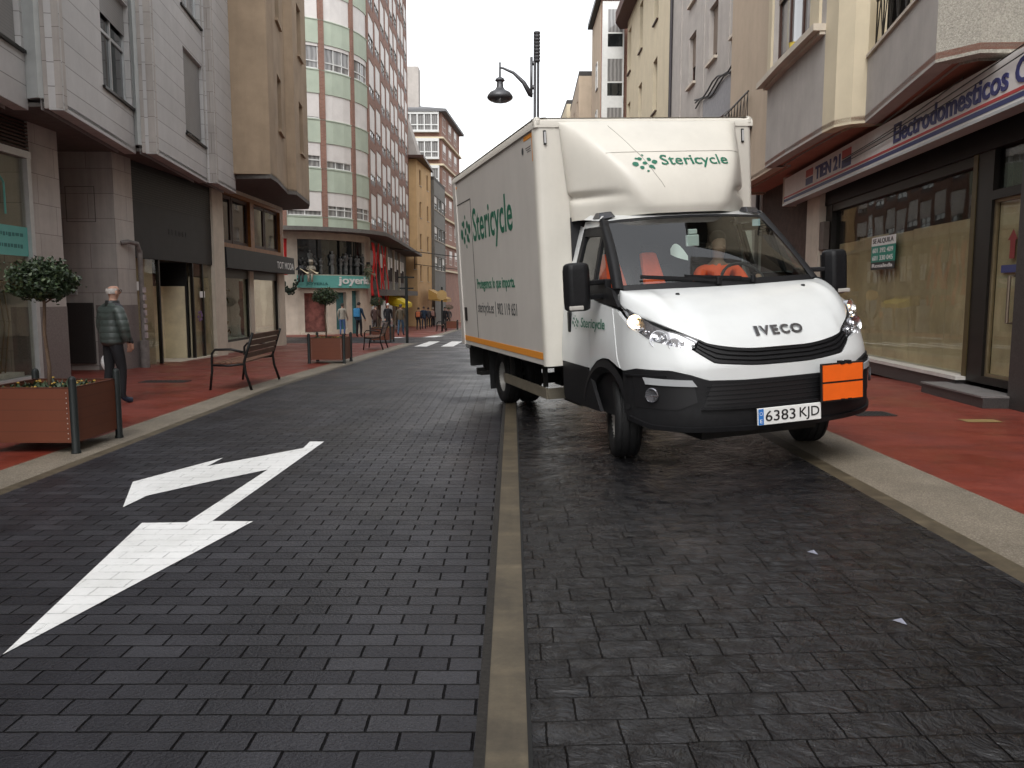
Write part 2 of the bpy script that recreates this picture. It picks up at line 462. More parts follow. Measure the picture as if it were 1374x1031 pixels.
# ------------------------------------------------------------------ ground
YB = [-12, 0, 13, 24, 33, 41, 60, 80, 110, 200]
def sheet(name, x0, x1, mat_, y0=-12, y1=200, dz=0.0, label=None):
    mb = MB()
    xs = sorted(set([x0, x1] + [x for x in (0.0, 3.0) if x0 < x < x1]))
    ys = sorted(set([y0, y1] + [y for y in YB if y0 < y < y1]))
    for xa, xb in zip(xs, xs[1:]):
        for ya, yb in zip(ys, ys[1:]):
            mb.face([(x, y, gz(x, y) + dz) for x, y in ((xa, ya), (xb, ya), (xb, yb), (xa, yb))])
    o = mb.build(name, mat_, merge=True)
    return tag(o, kind='structure')

g = MB(); g.box(-300, -60, -12, 300, 420, -9)
tag(g.build("terrain", mat("terrain", (.12, .11, .10), .9)), kind='structure')
KL = -3.87
sheet("left_lane", KL, -.09, M['paver'])
sheet("centre_strip", -.09, .055, M['kerb'])
sheet("right_lane", .055, 2.55, M['slate'])
sheet("right_kerb", 2.55, 2.69, M['kerb'])
sheet("right_aggregate_band", 2.69, 3.32, M['agg'])
sheet("right_pavement", 3.32, 12, M['red'])
for nm, ya, yb in (("left", -12, 33), ("far_left", 41.5, 200)):
    sheet("left_kerb", KL - .12, KL, M['kerb'], ya, yb)
    sheet("left_aggregate_band", KL - .55, KL - .12, M['agg'], ya, yb)
    sheet("left_pavement", -30, KL - .55, M['red'], ya, yb)
sheet("side_street", -30, KL, M['paver'], 33, 41.5)
# narrow dark joint beside the centre strip, where the stamped surface was cut
sheet("strip_joint", -.125, -.088, mat("joint_fill", (.03, .027, .024), .9, bump=.8, var=.4, nscale=60), dz=.004)
sheet("strip_joint", .053, .068, mat("joint_dark", (.012, .012, .012), .9), dz=.004)

def flat(name, poly, mat_, dz=.004):
    mb = MB()
    for t in tessellate_polygon([[Vector((p[0], p[1], 0)) for p in poly]]):
        mb.face([(poly[i][0], poly[i][1], gz(*poly[i]) + dz) for i in t])
    return mb.build(name, mat_, merge=True)

CX, CY, FF = 687, 515.5, 1080.
TH = math.atan((515.5 - 397) / FF)
def unground(px, py):     # survey of the photograph: where a ground mark lies
    a = (px - CX) / FF; u = (CY - py) / FF
    F = math.cos(TH) + u * math.sin(TH); Z = -math.sin(TH) + u * math.cos(TH)
    t = -1.5 / Z
    for _ in range(40): t = (gz(a * t, F * t) - 1.5) / Z
    return a * t, F * t
arrow = [(10, 915), (545, 408), (718, 406), (1028, 203), (800, 250), (565, 303), (472, 348), (510, 250), (858, 157), (795, 190), (1165, 120), (1190, 95), (1245, 95), (815, 401), (972, 402)]
arrow = [unground(x / 2.8625, 560 + y / 2.8625) for x, y in arrow]
tag(flat("painted_arrow", arrow, M['paint']), kind='structure')
for k in range(6):
    x = -3.6 + k * .98
    if x > 2.2: break
    tag(flat("crossing_stripe", [(x, 29.6), (x + .46, 29.6), (x + .46, 35.0), (x, 35.0)], M['paint'], .006), kind='structure')
for x0, y0, x1, y1 in ((-6.3, 40.1, -5.7, 41.2), (-4.6, 41.3, -3.95, 44.0)):
    tag(flat("crossing_stripe", [(x0, y0), (x1, y0), (x1 + .3, y1), (x0 + .3, y1)], M['paint'], .006), kind='structure')
# drain gratings, wall-plate and scraps of litter
def grating(x, y, w, d, label):
    e = empty("drain_grate", label, "drain grate", (x, y, gz(x, y)), group="cast iron drain grates")
    a = MB(); a.box(-w / 2, -d / 2, -.02, w / 2, d / 2, .003); a.build("pit", M['black'], e)
    b = MB()
    for s in (-1, 1):
        b.box(-w / 2, s * d / 2 - .015, .0035, w / 2, s * d / 2 + .015, .008); b.box(s * w / 2 - .015, -d / 2 + .015, .0035, s * w / 2 + .015, d / 2 - .015, .008)
    k = 9
    for i in range(k):
        x_ = -w / 2 + w * (i + .5) / k
        b.box(x_ - w / k * .28, -d / 2 + .016, .0035, x_ + w / k * .28, d / 2 - .016, .0075)
    b.build("bars", mat("grate_iron", (.05, .05, .05), .5, .6), e)
grating(4.3, 9.55, .46, .34, "small cast iron drain grate in the red pavement right of the truck")
grating(-6.2, 14.3, .8, .35, "long drain grate in the red pavement beside the elderly man")
e = tag(flat("floor_plate", [(5.1, 8.9), (5.5, 8.9), (5.5, 9.12), (5.1, 9.12)], mat("yellowish_plate", (.22, .15, .06), .6), .005), "small yellowish cover plate in the red pavement near the shop step", "cover plate")
for (px, py, s, lab) in ((1090, 743, .024, "crumpled pale blue paper scrap on the dark cobbles, the farther one"), (1207, 836, .022, "thin white paper scrap on the dark cobbles nearest the camera")):
    x, y = unground(px, py)
    mb = MB()
    mb.face([(x - s, y + .02, gz(x, y) + .004), (x, y - .015, gz(x, y) + .006), (x + .01, y + .005, gz(x, y) + .02)])
    mb.face([(x, y - .015, gz(x, y) + .006), (x + s * .9, y - .03, gz(x, y) + .004), (x + .01, y + .005, gz(x, y) + .02)])
    tag(mb.build("paper_scrap", mat("litter", (.20, .205, .25), .7), solid=.001), lab, "litter", "scraps of paper on the cobbles")
# ------------------------------------------------------------------ the box truck
# local axes: x = image right, y = to the rear, z = up; the body leans with the cambered road
ROLL = .0594; GROLL = .03
TS = 1.10      # metre scale of the cab drawing
TR = empty("box_truck", "white box truck with roof fairing and lit headlights pulling onto the kerb", "truck", (1.773 * TS, 6.877 * TS, 1.5 - 1.45 * TS), .263)
TR.scale = (TS, TS, TS)
def TB(u, v, z):
    z += .024
    return (u * math.cos(ROLL) - z * math.sin(ROLL), v, u * math.sin(ROLL) + z * math.cos(ROLL))

def WS(s, z):       # wrap surface of the cab: s in [-1,1] round the nose, |s|>1 along the sides
    wz = 1.02 - .10 * max(0, z - 1.0) - .04 * max(0, .6 - z)
    if z > 1.5: wz -= .20 * (z - 1.5)
    dz = .70 - .45 * max(0, z - .95) - .25 * max(0, .56 - z)
    sg = 1 if s >= 0 else -1; a = abs(s)
    if a <= 1:
        ph = a * math.pi / 2; n = 2.6
        return Vector((sg * wz * math.sin(ph) ** (2 / n), -.35 - dz * math.cos(ph) ** (2 / n) if a < 1 else -.35, z))
    return Vector((sg * wz, a - 1.35, z))
def sU(u, z=.9):
    wz = 1.02 - .10 * max(0, z - 1.0)
    return math.copysign(math.asin(min(1, (abs(u) / wz)) ** 1.3) / (math.pi / 2), u)
def sV(v, z=.9):
    if v >= -.35: return v + 1.35
    dz = .70 - .45 * max(0, z - .95)
    return math.acos(min(1, ((-.35 - v) / dz)) ** 1.3) / (math.pi / 2)
def resamp(poly, n):
    L_ = [0]
    for a, b in zip(poly, poly[1:]): L_.append(L_[-1] + math.hypot((b[0] - a[0]), (b[1] - a[1])))
    out = []
    for i in range(n + 1):
        t = L_[-1] * i / n; k = 0
        while k < len(L_) - 2 and L_[k + 1] < t: k += 1
        f = (t - L_[k]) / max(1e-9, L_[k + 1] - L_[k])
        out.append((poly[k][0] + (poly[k + 1][0] - poly[k][0]) * f, poly[k][1] + (poly[k + 1][1] - poly[k][1]) * f))
    return out
def wnorm(s, z):
    a = WS(s + .01, z) - WS(s - .01, z); b = WS(s, z + .01) - WS(s, z - .01)
    n = a.cross(b).normalized(); c = WS(s, z) - Vector((0, .2, z))
    return n if n.dot(c) > 0 else -n
def ribbon(mb, lo, up, n=24, m=5, off=0.0, thick=.03, skirt=True, bulge=0.0):
    lo = resamp(lo, n); up = resamp(up, n)
    def P(i, j, o):
        f = j / m; s = lo[i][0] * (1 - f) + up[i][0] * f; z = lo[i][1] * (1 - f) + up[i][1] * f
        return WS(s, z) + wnorm(s, z) * (o + bulge * math.sin(math.pi * f) * math.sin(math.pi * i / n))
    ids = [[mb.vert(P(i, j, off)) for j in range(m + 1)] for i in range(n + 1)]
    for i in range(n):
        for j in range(m): mb.idx((ids[i][j], ids[i + 1][j], ids[i + 1][j + 1], ids[i][j + 1]))
    if skirt:
        ring = [(i, 0) for i in range(n + 1)] + [(n, j) for j in range(1, m + 1)] + [(i, m) for i in range(n - 1, -1, -1)] + [(0, j) for j in range(m - 1, 0, -1)]
        low = [mb.vert(P(i, j, off - thick)) for i, j in ring]
        for k in range(len(ring)):
            a = ring[k]; b = ring[(k + 1) % len(ring)]
            mb.idx((ids[a[0]][a[1]], ids[b[0]][b[1]], low[(k + 1) % len(ring)], low[k]))
def both(pts, sg): return [(sg * s, z) for s, z in pts]
def part(mb, name, m, smooth=True, angle=35, parent=TR, **k): return mb.build(name, m, parent, smooth=smooth, angle=angle, T=TB, merge=True, **k)

# inner shell keeps light out behind the panels
mb = MB()
def shell(a, b):
    s_ = -2.33 + 4.66 * a; zt = 1.02 if abs(s_) < .62 else 1.02 + .34 * min(1, (abs(s_) - .62) / .5)
    z = .5 + (zt - .5) * b
    return WS(s_, z) + wnorm(s_, z) * -.07
mb.grid(shell, 80, 4)
part(mb, "cab_shell", M['mesh_black'])
# white nose panel with both front wings
mb = MB()
half_lo = [(0, .845), (sU(.31), .845), (sU(.58), .855), (sU(.70), .90), (sV(-.86), .935), (sV(-.62), .945), (sV(-.45), .915), (sV(-.40), .93)]
half_up = [(0, .94), (sU(.22), .942), (sU(.53), .972), (sU(.66, 1.1), 1.075), (sV(-.70, 1.15), 1.155), (sV(-.5, 1.25), 1.26), (sV(-.30, 1.36), 1.365), (sV(-.2), 1.385)]
lo = both(half_lo[::-1], -1)[:-1] + half_lo; up = both(half_up[::-1], -1)[:-1] + half_up
ribbon(mb, lo, up, 70, 6, off=0.0)
for sg in (-1, 1):     # wing above the wheel arch, back to the door
    arc = [(sV(-.40), .93)] + [(sV(.0 + -.08 + .565 * math.cos(t)), .42 + .565 * math.sin(t)) for t in [R(x) for x in (115, 100, 85, 70, 55, 48)]]
    arc = [(sV(-.40), .93), (sV(-.30), .955), (sV(-.18), .985), (sV(-.05), .985), (sV(.10), .95), (sV(.25), .87), (sV(.27), .85)]
    ribbon(mb, both(arc, sg), both([(sV(-.2), 1.385), (sV(-.1), 1.40), (sV(0.05), 1.42), (sV(.18), 1.44), (sV(.27), 1.455)], sg), 20, 6, off=.004, bulge=.012)
part(mb, "front_wing_panel", M['white_paint'], angle=50)
# doors and rear pillars
for sg, nm in ((-1, "door"), (1, "door")):
    mb = MB()
    ribbon(mb, both([(sV(.278), .875), (sV(1.0), .885)], sg), both([(sV(.278), 1.455), (sV(.5), 1.50), (sV(.9), 1.525), (sV(1.0), 1.535)], sg), 16, 6, off=.002)
    d = part(mb, nm, M['white_paint'])
    mb = MB(); c = WS(sg * sV(.80), 1.24)
    mb.box(c.x - .018, .765, 1.155, c.x + .018, .835, 1.345)
    part(mb, "handle", M['black_plastic'], parent=d, bevel=.012)
    mb = MB()
    ribbon(mb, both([(sV(.07), .52), (sV(.5), .515), (sV(1.0), .53)], sg), both([(sV(.33), .872), (sV(.6), .878), (sV(1.0), .88)], sg), 14, 4, off=.0)
    part(mb, "lower_door_trim", M['grey_plastic'])
    # upper side: pillar, window surround, glass
    mb = MB()
    ribbon(mb, both([(sV(.88), 1.53), (sV(1.0), 1.535)], sg), both([(sV(.88), 2.10), (sV(1.0), 2.12)], sg), 4, 8)
    ribbon(mb, both([(sV(.50), 2.075), (sV(.88), 2.085)], sg), both([(sV(.46), 2.135), (sV(.88), 2.145)], sg), 8, 3)
    part(mb, "rear_pillar", M['white_paint'])
    mb = MB()
    ribbon(mb, both([(sV(-.30), 1.40), (sV(.05), 1.425), (sV(.278), 1.46), (sV(.5), 1.505), (sV(.88), 1.53)], sg), both([(sV(-.14), 1.53), (sV(0.1), 1.58), (sV(.3), 1.60), (sV(.6), 1.60), (sV(.88), 1.60)], sg), 16, 3, off=-.002)
    ribbon(mb, both([(sV(.80), 1.605), (sV(.878), 1.605)], sg), both([(sV(.80), 2.07), (sV(.878), 2.08)], sg), 3, 8, off=-.004)
    ribbon(mb, both([(sV(.30), 1.605), (sV(.345), 1.605)], sg), both([(sV(.36), 2.0), (sV(.41), 2.0)], sg), 2, 8, off=-.006)
    ribbon(mb, both([(sV(.37), 1.99), (sV(.80), 2.01)], sg), both([(sV(.47), 2.07), (sV(.80), 2.075)], sg), 8, 2, off=-.004)
    part(mb, "window_surround", M['black_plastic'])
    mb = MB()
    ribbon(mb, both([(sV(0.02), 1.58), (sV(.80), 1.60)], sg), both([(sV(.40), 2.0), (sV(.80), 2.03)], sg), 10, 6, off=-.02, skirt=False)
    part(mb, "side_window", M['side_glass'])
# bumper, lower grille, number plate area
bl = [(0, .475), (sU(.35), .48), (sU(.7), .485), (sV(-.75), .50), (sV(-.55), .55), (sV(-.47), .60)]
bu = [(0, .842), (sU(.31), .842), (sU(.58), .852), (sU(.70), .895), (sV(-.86), .93), (sV(-.62), .94), (sV(-.46), .91)]
mb = MB(); ribbon(mb, both(bl[::-1], -1)[:-1] + bl, both(bu[::-1], -1)[:-1] + bu, 80, 10, off=.012, thick=.08)
bumper = part(mb, "bumper", M['grey_plastic'])
mb = MB(); q = [(sU(-.62), .66), (0, .655), (sU(.62), .66)]; q2 = [(sU(-.56), .825), (0, .82), (sU(.56), .825)]
ribbon(mb, q, q2, 30, 3, off=.014, thick=.01)
lower_grille = part(mb, "lower_grille", M['mesh_black'])
mb = MB()
for k in range(5):
    z = .675 + k * .033
    ribbon(mb, [(sU(-.6), z), (0, z - .003), (sU(.6), z)], [(sU(-.6), z + .008), (0, z + .006), (sU(.6), z + .008)], 24, 1, off=.018, thick=.004)
part(mb, "slat", M['black_plastic'], parent=lower_grille)
mb = MB()
ribbon(mb, [(sU(-.64), .645), (0, .635), (sU(.64), .645)], [(sU(-.62), .662), (0, .655), (sU(.62), .662)], 30, 1, off=.035, thick=.03)
ribbon(mb, both(bl[::-1], -1)[1:-1] + bl[:-1], [(s, z + .035) for s, z in both(bl[::-1], -1)[1:-1] + bl[:-1]], 60, 2, off=.03, thick=.03)
part(mb, "bumper_lip", M['black_plastic'])
for sg in (-1, 1):
    mb = MB(); ribbon(mb, both([(sV(-.62), .66), (sU(.78), .645), (sU(.66), .70)][::-1], sg), both([(sV(-.60), .88), (sU(.80), .875), (sU(.68), .84)][::-1], sg), 16, 4, off=.016, thick=.01)
    fr = part(mb, "fog_recess", M['mesh_black'])
    mb = MB(); ribbon(mb, both([(sU(.66), .815), (sV(-.72), .835)], sg), both([(sU(.69), .862), (sV(-.70), .885)], sg), 10, 2, off=.03, thick=.02)
    part(mb, "daylight_strip", plain("drl_lens", (.36, .37, .38), .2), parent=fr)
    c = WS(sg * sV(-.76), .755) + wnorm(sg * sV(-.76), .755) * .02; nn = wnorm(sg * sV(-.76), .755)
    Mx = nn.to_track_quat('Z', 'Y').to_matrix()
    mb = MB(); mb.lathe([(.0, .0), (.05, .0), (.056, .012), (.050, .02), (.046, .012), (.03, .006), (.0, .004)], c, 20, Mx)
    part(mb, "fog_lamp", plain("fog_lens", (.26, .26, .28), .10, .8), parent=fr)
    mb = MB(); ribbon(mb, both([(sV(-.84), .893), (sV(-.5), .885)], sg), both([(sV(-.84), .905), (sV(-.5), .90)], sg), 12, 1, off=.022, thick=.015)
    part(mb, "bumper_ridge", M['black_plastic'], parent=fr)
# upper grille
gl_ = [(0, .944), (sU(.22), .946), (sU(.53), .976), (sU(.645, 1.07), 1.07)]
gu_ = [(0, 1.062), (sU(.22), 1.062), (sU(.40), 1.082), (sU(.56, 1.1), 1.125), (sU(.60, 1.12), 1.15)]
mb = MB(); ribbon(mb, both(gl_[::-1], -1)[:-1] + gl_, both(gu_[::-1], -1)[:-1] + gu_, 50, 3, off=-.018, thick=.03)
grille = part(mb, "upper_grille", M['mesh_black'])
mb = MB()
def mixp(f):
    a = resamp(both(gl_[::-1], -1)[:-1] + gl_, 40); b = resamp(both(gu_[::-1], -1)[:-1] + gu_, 40)
    return [(p[0] * (1 - f) + q_[0] * f, p[1] * (1 - f) + q_[1] * f) for p, q_ in zip(a, b)]
for f in (.04, .30, .56, .82): ribbon(mb, mixp(f), mixp(f + .15), 40, 2, off=.0, thick=.02)
part(mb, "slat", M['black_plastic'], parent=grille)
# headlights
for sg in (-1, 1):
    hl = [(sU(.675, 1.08), 1.078), (sV(-.70, 1.15), 1.148), (sV(-.5, 1.25), 1.265), (sV(-.31, 1.36), 1.372)]
    hu = [(sU(.595, 1.15), 1.160), (sV(-.78, 1.2), 1.222), (sV(-.57, 1.3), 1.330), (sV(-.30, 1.38), 1.41)]
    mb = MB(); ribbon(mb, both(hl, sg), both(hu, sg), 20, 5, off=-.045, thick=.02)
    h = part(mb, "headlight", M['lamp_inner'] if False else plain("lamp_housing", (.42, .42, .44), .22, .9))
    mb = MB(); ribbon(mb, both(hl, sg), both(hu, sg), 24, 6, off=.006, skirt=False)
    part(mb, "lens", M['lamp_glass'], parent=h)
    def bowl(s_, z_, r, name, on, depth=.045, mt=None):
        c = WS(sg * s_, z_) + wnorm(sg * s_, z_) * -.042; nn = (wnorm(sg * s_, z_) + Vector((0, -1.6, .1))).normalized()
        Mx = nn.to_track_quat('Z', 'Y').to_matrix()
        mb = MB(); mb.lathe([(.0, .0), (r * .35, .004), (r * .7, .014), (r, depth * .8), (r * 1.06, depth * .8), (r * 1.06, 0)], c, 18, Mx)
        part(mb, "reflector", M['lamp_inner'], parent=h)
        mb = MB(); mb.ball(c + nn * .014, r * .34, 8, 6)
        part(mb, name, on, parent=h)
    bowl(sV(-.74, 1.15), 1.165, .062, "bulb", M['chrome'])
    bowl(sV(-.83, 1.1), 1.125, .046, "bulb", M['chrome'])
    bowl(sV(-.52, 1.3), 1.290, .052, "lit_bulb", M['lamp_on'] if sg < 0 else M['lamp_amber'])
    for j in range(7):
        f = j / 6; s_ = sV(-.60, 1.2) * (1 - f) + sU(.64, 1.12) * f; z_ = 1.235 * (1 - f) + 1.115 * f
        mb = MB(); mb.ball(WS(sg * s_, z_) + wnorm(sg * s_, z_) * -.03, .020 - .004 * (j % 2), 7, 5); part(mb, "facet", M['chrome'], parent=h, angle=10)
# bonnet
EH = [(0, -1.015, 1.066), (.22, -1.0, 1.066), (.38, -.975, 1.082), (.54, -.93, 1.115), (.61, -.87, 1.155), (.72, -.78, 1.215), (.82, -.66, 1.275), (.90, -.50, 1.335), (.945, -.30, 1.408), (.90, -.15, 1.50)]
KH = [(0, -.30, 1.515), (.18, -.295, 1.516), (.36, -.28, 1.517), (.52, -.255, 1.518), (.62, -.235, 1.518), (.70, -.215, 1.518), (.77, -.195, 1.518), (.83, -.17, 1.518), (.87, -.15, 1.516), (.885, -.135, 1.51)]
def interp(tab, t):
    x = t * (len(tab) - 1); k = min(int(x), len(tab) - 2); f = x - k
    p0 = Vector(tab[max(k - 1, 0)]) if k > 0 else Vector((-tab[1][0], tab[1][1], tab[1][2])); p1 = Vector(tab[k]); p2 = Vector(tab[k + 1]); p3 = Vector(tab[min(k + 2, len(tab) - 1)])
    return .5 * ((2 * p1) + (p2 - p0) * f + (2 * p0 - 5 * p1 + 4 * p2 - p3) * f * f + (3 * p1 - p0 - 3 * p2 + p3) * f ** 3)
def hood(a, b, lift=0.0):
    t = 2 * a - 1; e_ = interp(EH, abs(t)); k = interp(KH, abs(t))
    if t < 0: e_.x = -e_.x; k.x = -k.x
    w = math.sqrt(max(0, 1 - abs(t) ** 3))
    c = e_ * .62 + k * .38 + Vector((0, -.06 * w, .135 * w + .02))
    crease = .012 * math.exp(-((abs(t) - .58) / .05) ** 2) * math.sin(math.pi * b)
    p = e_ * (1 - b) ** 2 + c * 2 * b * (1 - b) + k * b * b
    return p + Vector((0, 0, crease + lift))
mb = MB(); ids = mb.grid(hood, 64, 18)
edge = [ids[i][0] for i in range(65)]; low = []
for i in edge: low.append(mb.vert(Vector(mb.v[i]) + Vector((0, .03, -.012))))
for k in range(64): mb.idx((edge[k], edge[k + 1], low[k + 1], low[k]))
bonnet = part(mb, "bonnet", M['white_paint'], angle=60)
mb = MB()
for u in (.33, .71):
    p = hood(u, .80); mb.lathe([(0, .012), (.014, .01), (.018, 0), (.018, -.02)], p, 10)
part(mb, "washer_jet", M['black_plastic'], parent=bonnet)
def find_hood(u, z):    # bonnet point that faces forward at this x and height
    best = None
    for i in range(201):
        a = .2 + .6 * i / 200
        for j in range(0, 40):
            p = hood(a, j / 80)
            d = abs(p.x - u) * 2 + abs(p.z - z)
            if best is None or d < best[0]: best = (d, p)
    return best[1]
for sg in (-1, 1):
    mb = MB(); pts = []
    for k in range(15):
        p = interp(EH, .44 + .54 * k / 14); pts.append(Vector((sg * (p.x + .004), p.y - .006, p.z - .010)))
    mb.tube(pts, .0055, 5); part(mb, "bonnet_gap", M['black'], parent=bonnet)
pA = find_hood(-.17, 1.155); pB = find_hood(.23, 1.155); pC = find_hood(0.03, 1.215)
mid = (pA + pB) / 2
def logo_fn(a, b, c):
    u = -.17 + .40 * a; z = 1.15 + .066 * b
    f = b; y0 = mid.y + (pC.y - mid.y) * f
    bow = .22 * (u ** 2)
    return Vector((u, min(y0, mid.y + .05) + bow - .012 - .012 * c - .004, z))
mb = MB()
for L_, a0, w_ in (("I", 0, .07), ("V", .10, .20), ("E", .335, .145), ("C", .52, .185), ("O", .74, .26)):
    put_text(mb, L_, lambda a, b, c: logo_fn(a0 + w_ * a, b, c), .03)
part(mb, "maker_lettering", plain("dark_chrome", (.34, .35, .37), .15, 1), smooth=False)
# windscreen, cowl, pillars, roof
def ws(a, b, off=0.0):
    t = 2 * a - 1
    x0 = .875 * t; y0 = -.30 + .155 * abs(t) ** 2.4; z0 = 1.525
    x1 = .745 * t; y1 = .36 + .09 * abs(t) ** 2.2; z1 = 2.135 - .02 * t * t
    return Vector((x0 + (x1 - x0) * b, y0 + (y1 - y0) * b - .035 * math.sin(math.pi * b) - off * .7, z0 + (z1 - z0) * b + off * .7))
mb = MB(); mb.grid(lambda a, b: ws(.004 + .992 * a, .055 + .925 * b), 24, 10)
screen = part(mb, "windscreen", M['windscreen'])
mb = MB()
mb.grid(lambda a, b: ws(a, -.05 + .11 * b, .002), 24, 2)
mb.grid(lambda a, b: ws(a, .965 + .035 * b, .002), 24, 1)
part(mb, "screen_border", M['black_plastic'])
for sg in (0, 1):
    mb = MB()
    f0 = (lambda b: (0.045 if sg == 0 else .955)); 
    def pil(a, b):
        A = ws(.008 if sg == 0 else .992, b, .006); s_ = (-1 if sg == 0 else 1)
        B = Vector((s_ * (.935 - .135 * b), -.10 + .58 * b, 1.53 + .60 * b))
        return A * (1 - a) + B * a + Vector((s_ * .02, -.025, .012)) * math.sin(math.pi * a)
    mb.grid(pil, 6, 12)
    part(mb, "windscreen_pillar", M['black_plastic'])
mb = MB()
def roof(a, b):
    t = 2 * a - 1; A = ws(a, 1.0, .004); B = Vector((.80 * t, 1.02, 2.235))
    p = A * (1 - b) + B * b
    p.z += .045 * math.sin(math.pi * min(1, b * 1.2) * .5) * (1 - t ** 4)
    if abs(t) > .93: p.z -= .03 * (abs(t) - .93) / .07
    return p
mb.grid(roof, 30, 8)
for s_ in (-1, 1): mb.grid(lambda a, b: Vector((s_ * (.765 + .045 * b), .45 + .56 * a, 2.16 - .04 * b + .06 * a)), 6, 2)
part(mb, "roof", M['white_paint'], angle=60)
for s_ in (-1, 1):
    mb = MB(); mb.hexa([(s_ * .64, .47, 2.15), (s_ * .80, .47, 2.13), (s_ * .81, .62, 2.15), (s_ * .64, .62, 2.17), (s_ * .66, .53, 2.205), (s_ * .77, .53, 2.195), (s_ * .78, .61, 2.20), (s_ * .66, .61, 2.21)])
    part(mb, "marker_lamp", plain("marker_black", (.03, .03, .035), .15), smooth=False, bevel=.01)
mb = MB(); mb.tube([(-.42, .47, 2.185), (-.3, .445, 2.18), (0, .43, 2.175), (.3, .445, 2.18), (.42, .47, 2.185)], .012, 8)
part(mb, "fairing_seal", M['black'])
mb = MB()
for (a0, a1, b1) in ((.44, .10, .13), (.62, .30, .10)):
    p0 = ws(a0, .02, .03); p1 = ws(a1, b1, .028); mb.bar(p0, p1, .016, .014)
    mb.bar(p1 + (p0 - p1) * -.05 + Vector((0, 0, -.004)), p0 + (p1 - p0) * .18, .01, .03)
    mb.lathe([(0, .03), (.02, .025), (.024, -.03)], p0, 10)
part(mb, "wiper", M['black_plastic'])
# roof fairing
def fair(a, b):
    z = 3.055 - .893 * b
    d = .05 + .62 * (1 - (1 - min(1, b * 1.05)) ** 1.9)
    if b > .93: d -= .02 * (b - .93) / .07
    wb = .90 - .03 * b; wf = .76 - .40 * b ** 1.15
    t = 2 * a - 1; s_ = -1 if t < 0 else 1; q = abs(t)
    # plan curve: front 0..wf, rounded corner, side flaring back to the box
    pts = [(0, d), (wf * .55, d * .99), (wf * .90, d * .95), (wf + .17 * (wb - wf), d * .82), (wf + .58 * (wb - wf), d * .52), (wb - .016, d * .17), (wb, .0)]
    x = q * (len(pts) - 1); k = min(int(x), len(pts) - 2); f = x - k
    g_ = lambda i: Vector((*(pts[i] if i >= 0 else (-pts[-i][0], pts[-i][1])), 0)) if i < len(pts) else Vector((*pts[-1], 0))
    p0, p1, p2, p3 = g_(k - 1), g_(k), g_(k + 1), g_(k + 2)
    p = .5 * ((2 * p1) + (p2 - p0) * f + (2 * p0 - 5 * p1 + 4 * p2 - p3) * f * f + (3 * p1 - p0 - 3 * p2 + p3) * f ** 3)
    v = 1.0 - p.y
    side = max(0, (q - .45) / .55)
    zz = z
    if b > .70:     # flanks tuck up in a shallow arch over the cab roof gutters
        zz += .05 * side * math.sin(math.pi * (b - .70) / .30)
        pinch = .055 * math.exp(-((b - .80) / .045) ** 2) * min(1, side * 1.6); p.x -= pinch * .7; v += pinch * .6
    return Vector((s_ * p.x - .05 * (1 - b), v, zz))
mb = MB(); ids = mb.grid(fair, 56, 40)
tp = [ids[i][0] for i in range(57)]; bk = [mb.vert((mb.v[i][0], 1.0, 3.06)) for i in tp]
for k in range(56): mb.idx((tp[k], tp[k + 1], bk[k + 1], bk[k]))
fairing = part(mb, "roof_fairing", M['cream_grp'], angle=70)
def fairpt(u, z):
    b = (3.055 - z) / .893; best = None
    for i in range(401):
        p = fair(i / 400, b); d = abs(p.x - u)
        if best is None or d < best[0]: best = (d, p)
    return best[1]
seam = M['black']
mb = MB()
def seamline(pts, w=.002):
    P_ = [fairpt(u, z) + Vector((0, -.002, .001)) for u, z in pts]
    mb.tube(P_, w, 4)
seamline([(-.52 + .30 * k / 12, 3.0 - .62 * k / 12) for k in range(13)])
seamline([(-.66 + 1.34 * k / 24, 2.715 + .0 * k) for k in range(25)])
part(mb, "panel_seam", mat("seam_grey", (.30, .28, .25), .7), parent=fairing)
mb = MB()
put_text(mb, "Stericycle", lambda a, b, c: fairpt(-.19 + .66 * a, 2.555 + .125 * b) + Vector((0, -.004 - .002 * c, .001)), .008)
DOTS = [(0, 0, .024), (-.105, -.01, .034), (.105, .012, .032), (-.05, .055, .025), (.05, .045, .026), (-.045, -.055, .025), (.055, -.045, .027), (0.0, .10, .014), (.012, -.10, .014), (.085, -.065, .015), (-.085, .06, .014)]
for dx, dy, r in DOTS:
    c = fairpt(-.345 + dx * .85, 2.605 + dy * .75); i0 = len(mb.v)
    for k in range(14):
        p = fairpt(c.x + r * .85 * math.cos(k * math.pi / 7), c.z + r * .62 * math.sin(k * math.pi / 7)) + Vector((0, -.005, .001)); mb.vert(p)
    mb.idx(list(range(i0, i0 + 14)))
part(mb, "fairing_lettering", M['green_print'], smooth=False, parent=fairing)
# box body
BU0, BU1, BV0, BV1, BZ0, BZ1 = -1.175, 1.04, 1.01, 4.95, .835, 3.10
mb = MB()
mb.box(BU0 + .012, BV0 + .03, BZ0, BU1 - .012, BV1, BZ1 - .05)
box = part(mb, "cargo_box", M['box_panel'], smooth=False)
def post(u, s_):
    prof = [(u, BV0 + .10), (u, BV0 + .045), (u + s_ * .012, BV0 + .016), (u + s_ * .045, BV0), (u + s_ * .20, BV0)]
    for (a, b) in zip(prof, prof[1:]):
        mb.face([(a[0], a[1], BZ0 - .004), (b[0], b[1], BZ0 - .004), (b[0], b[1], BZ1 - .04), (a[0], a[1], BZ1 - .04)])
    mb.face([(p[0], p[1], BZ0 - .004) for p in prof] + [(u + s_ * .20, BV0 + .10, BZ0 - .004)])
for u_, d_ in ((BU0, 1), (BU1, -1)):
    mb = MB(); post(u_, d_); part(mb, "corner_post", M['cream_grp'], angle=60, parent=box)
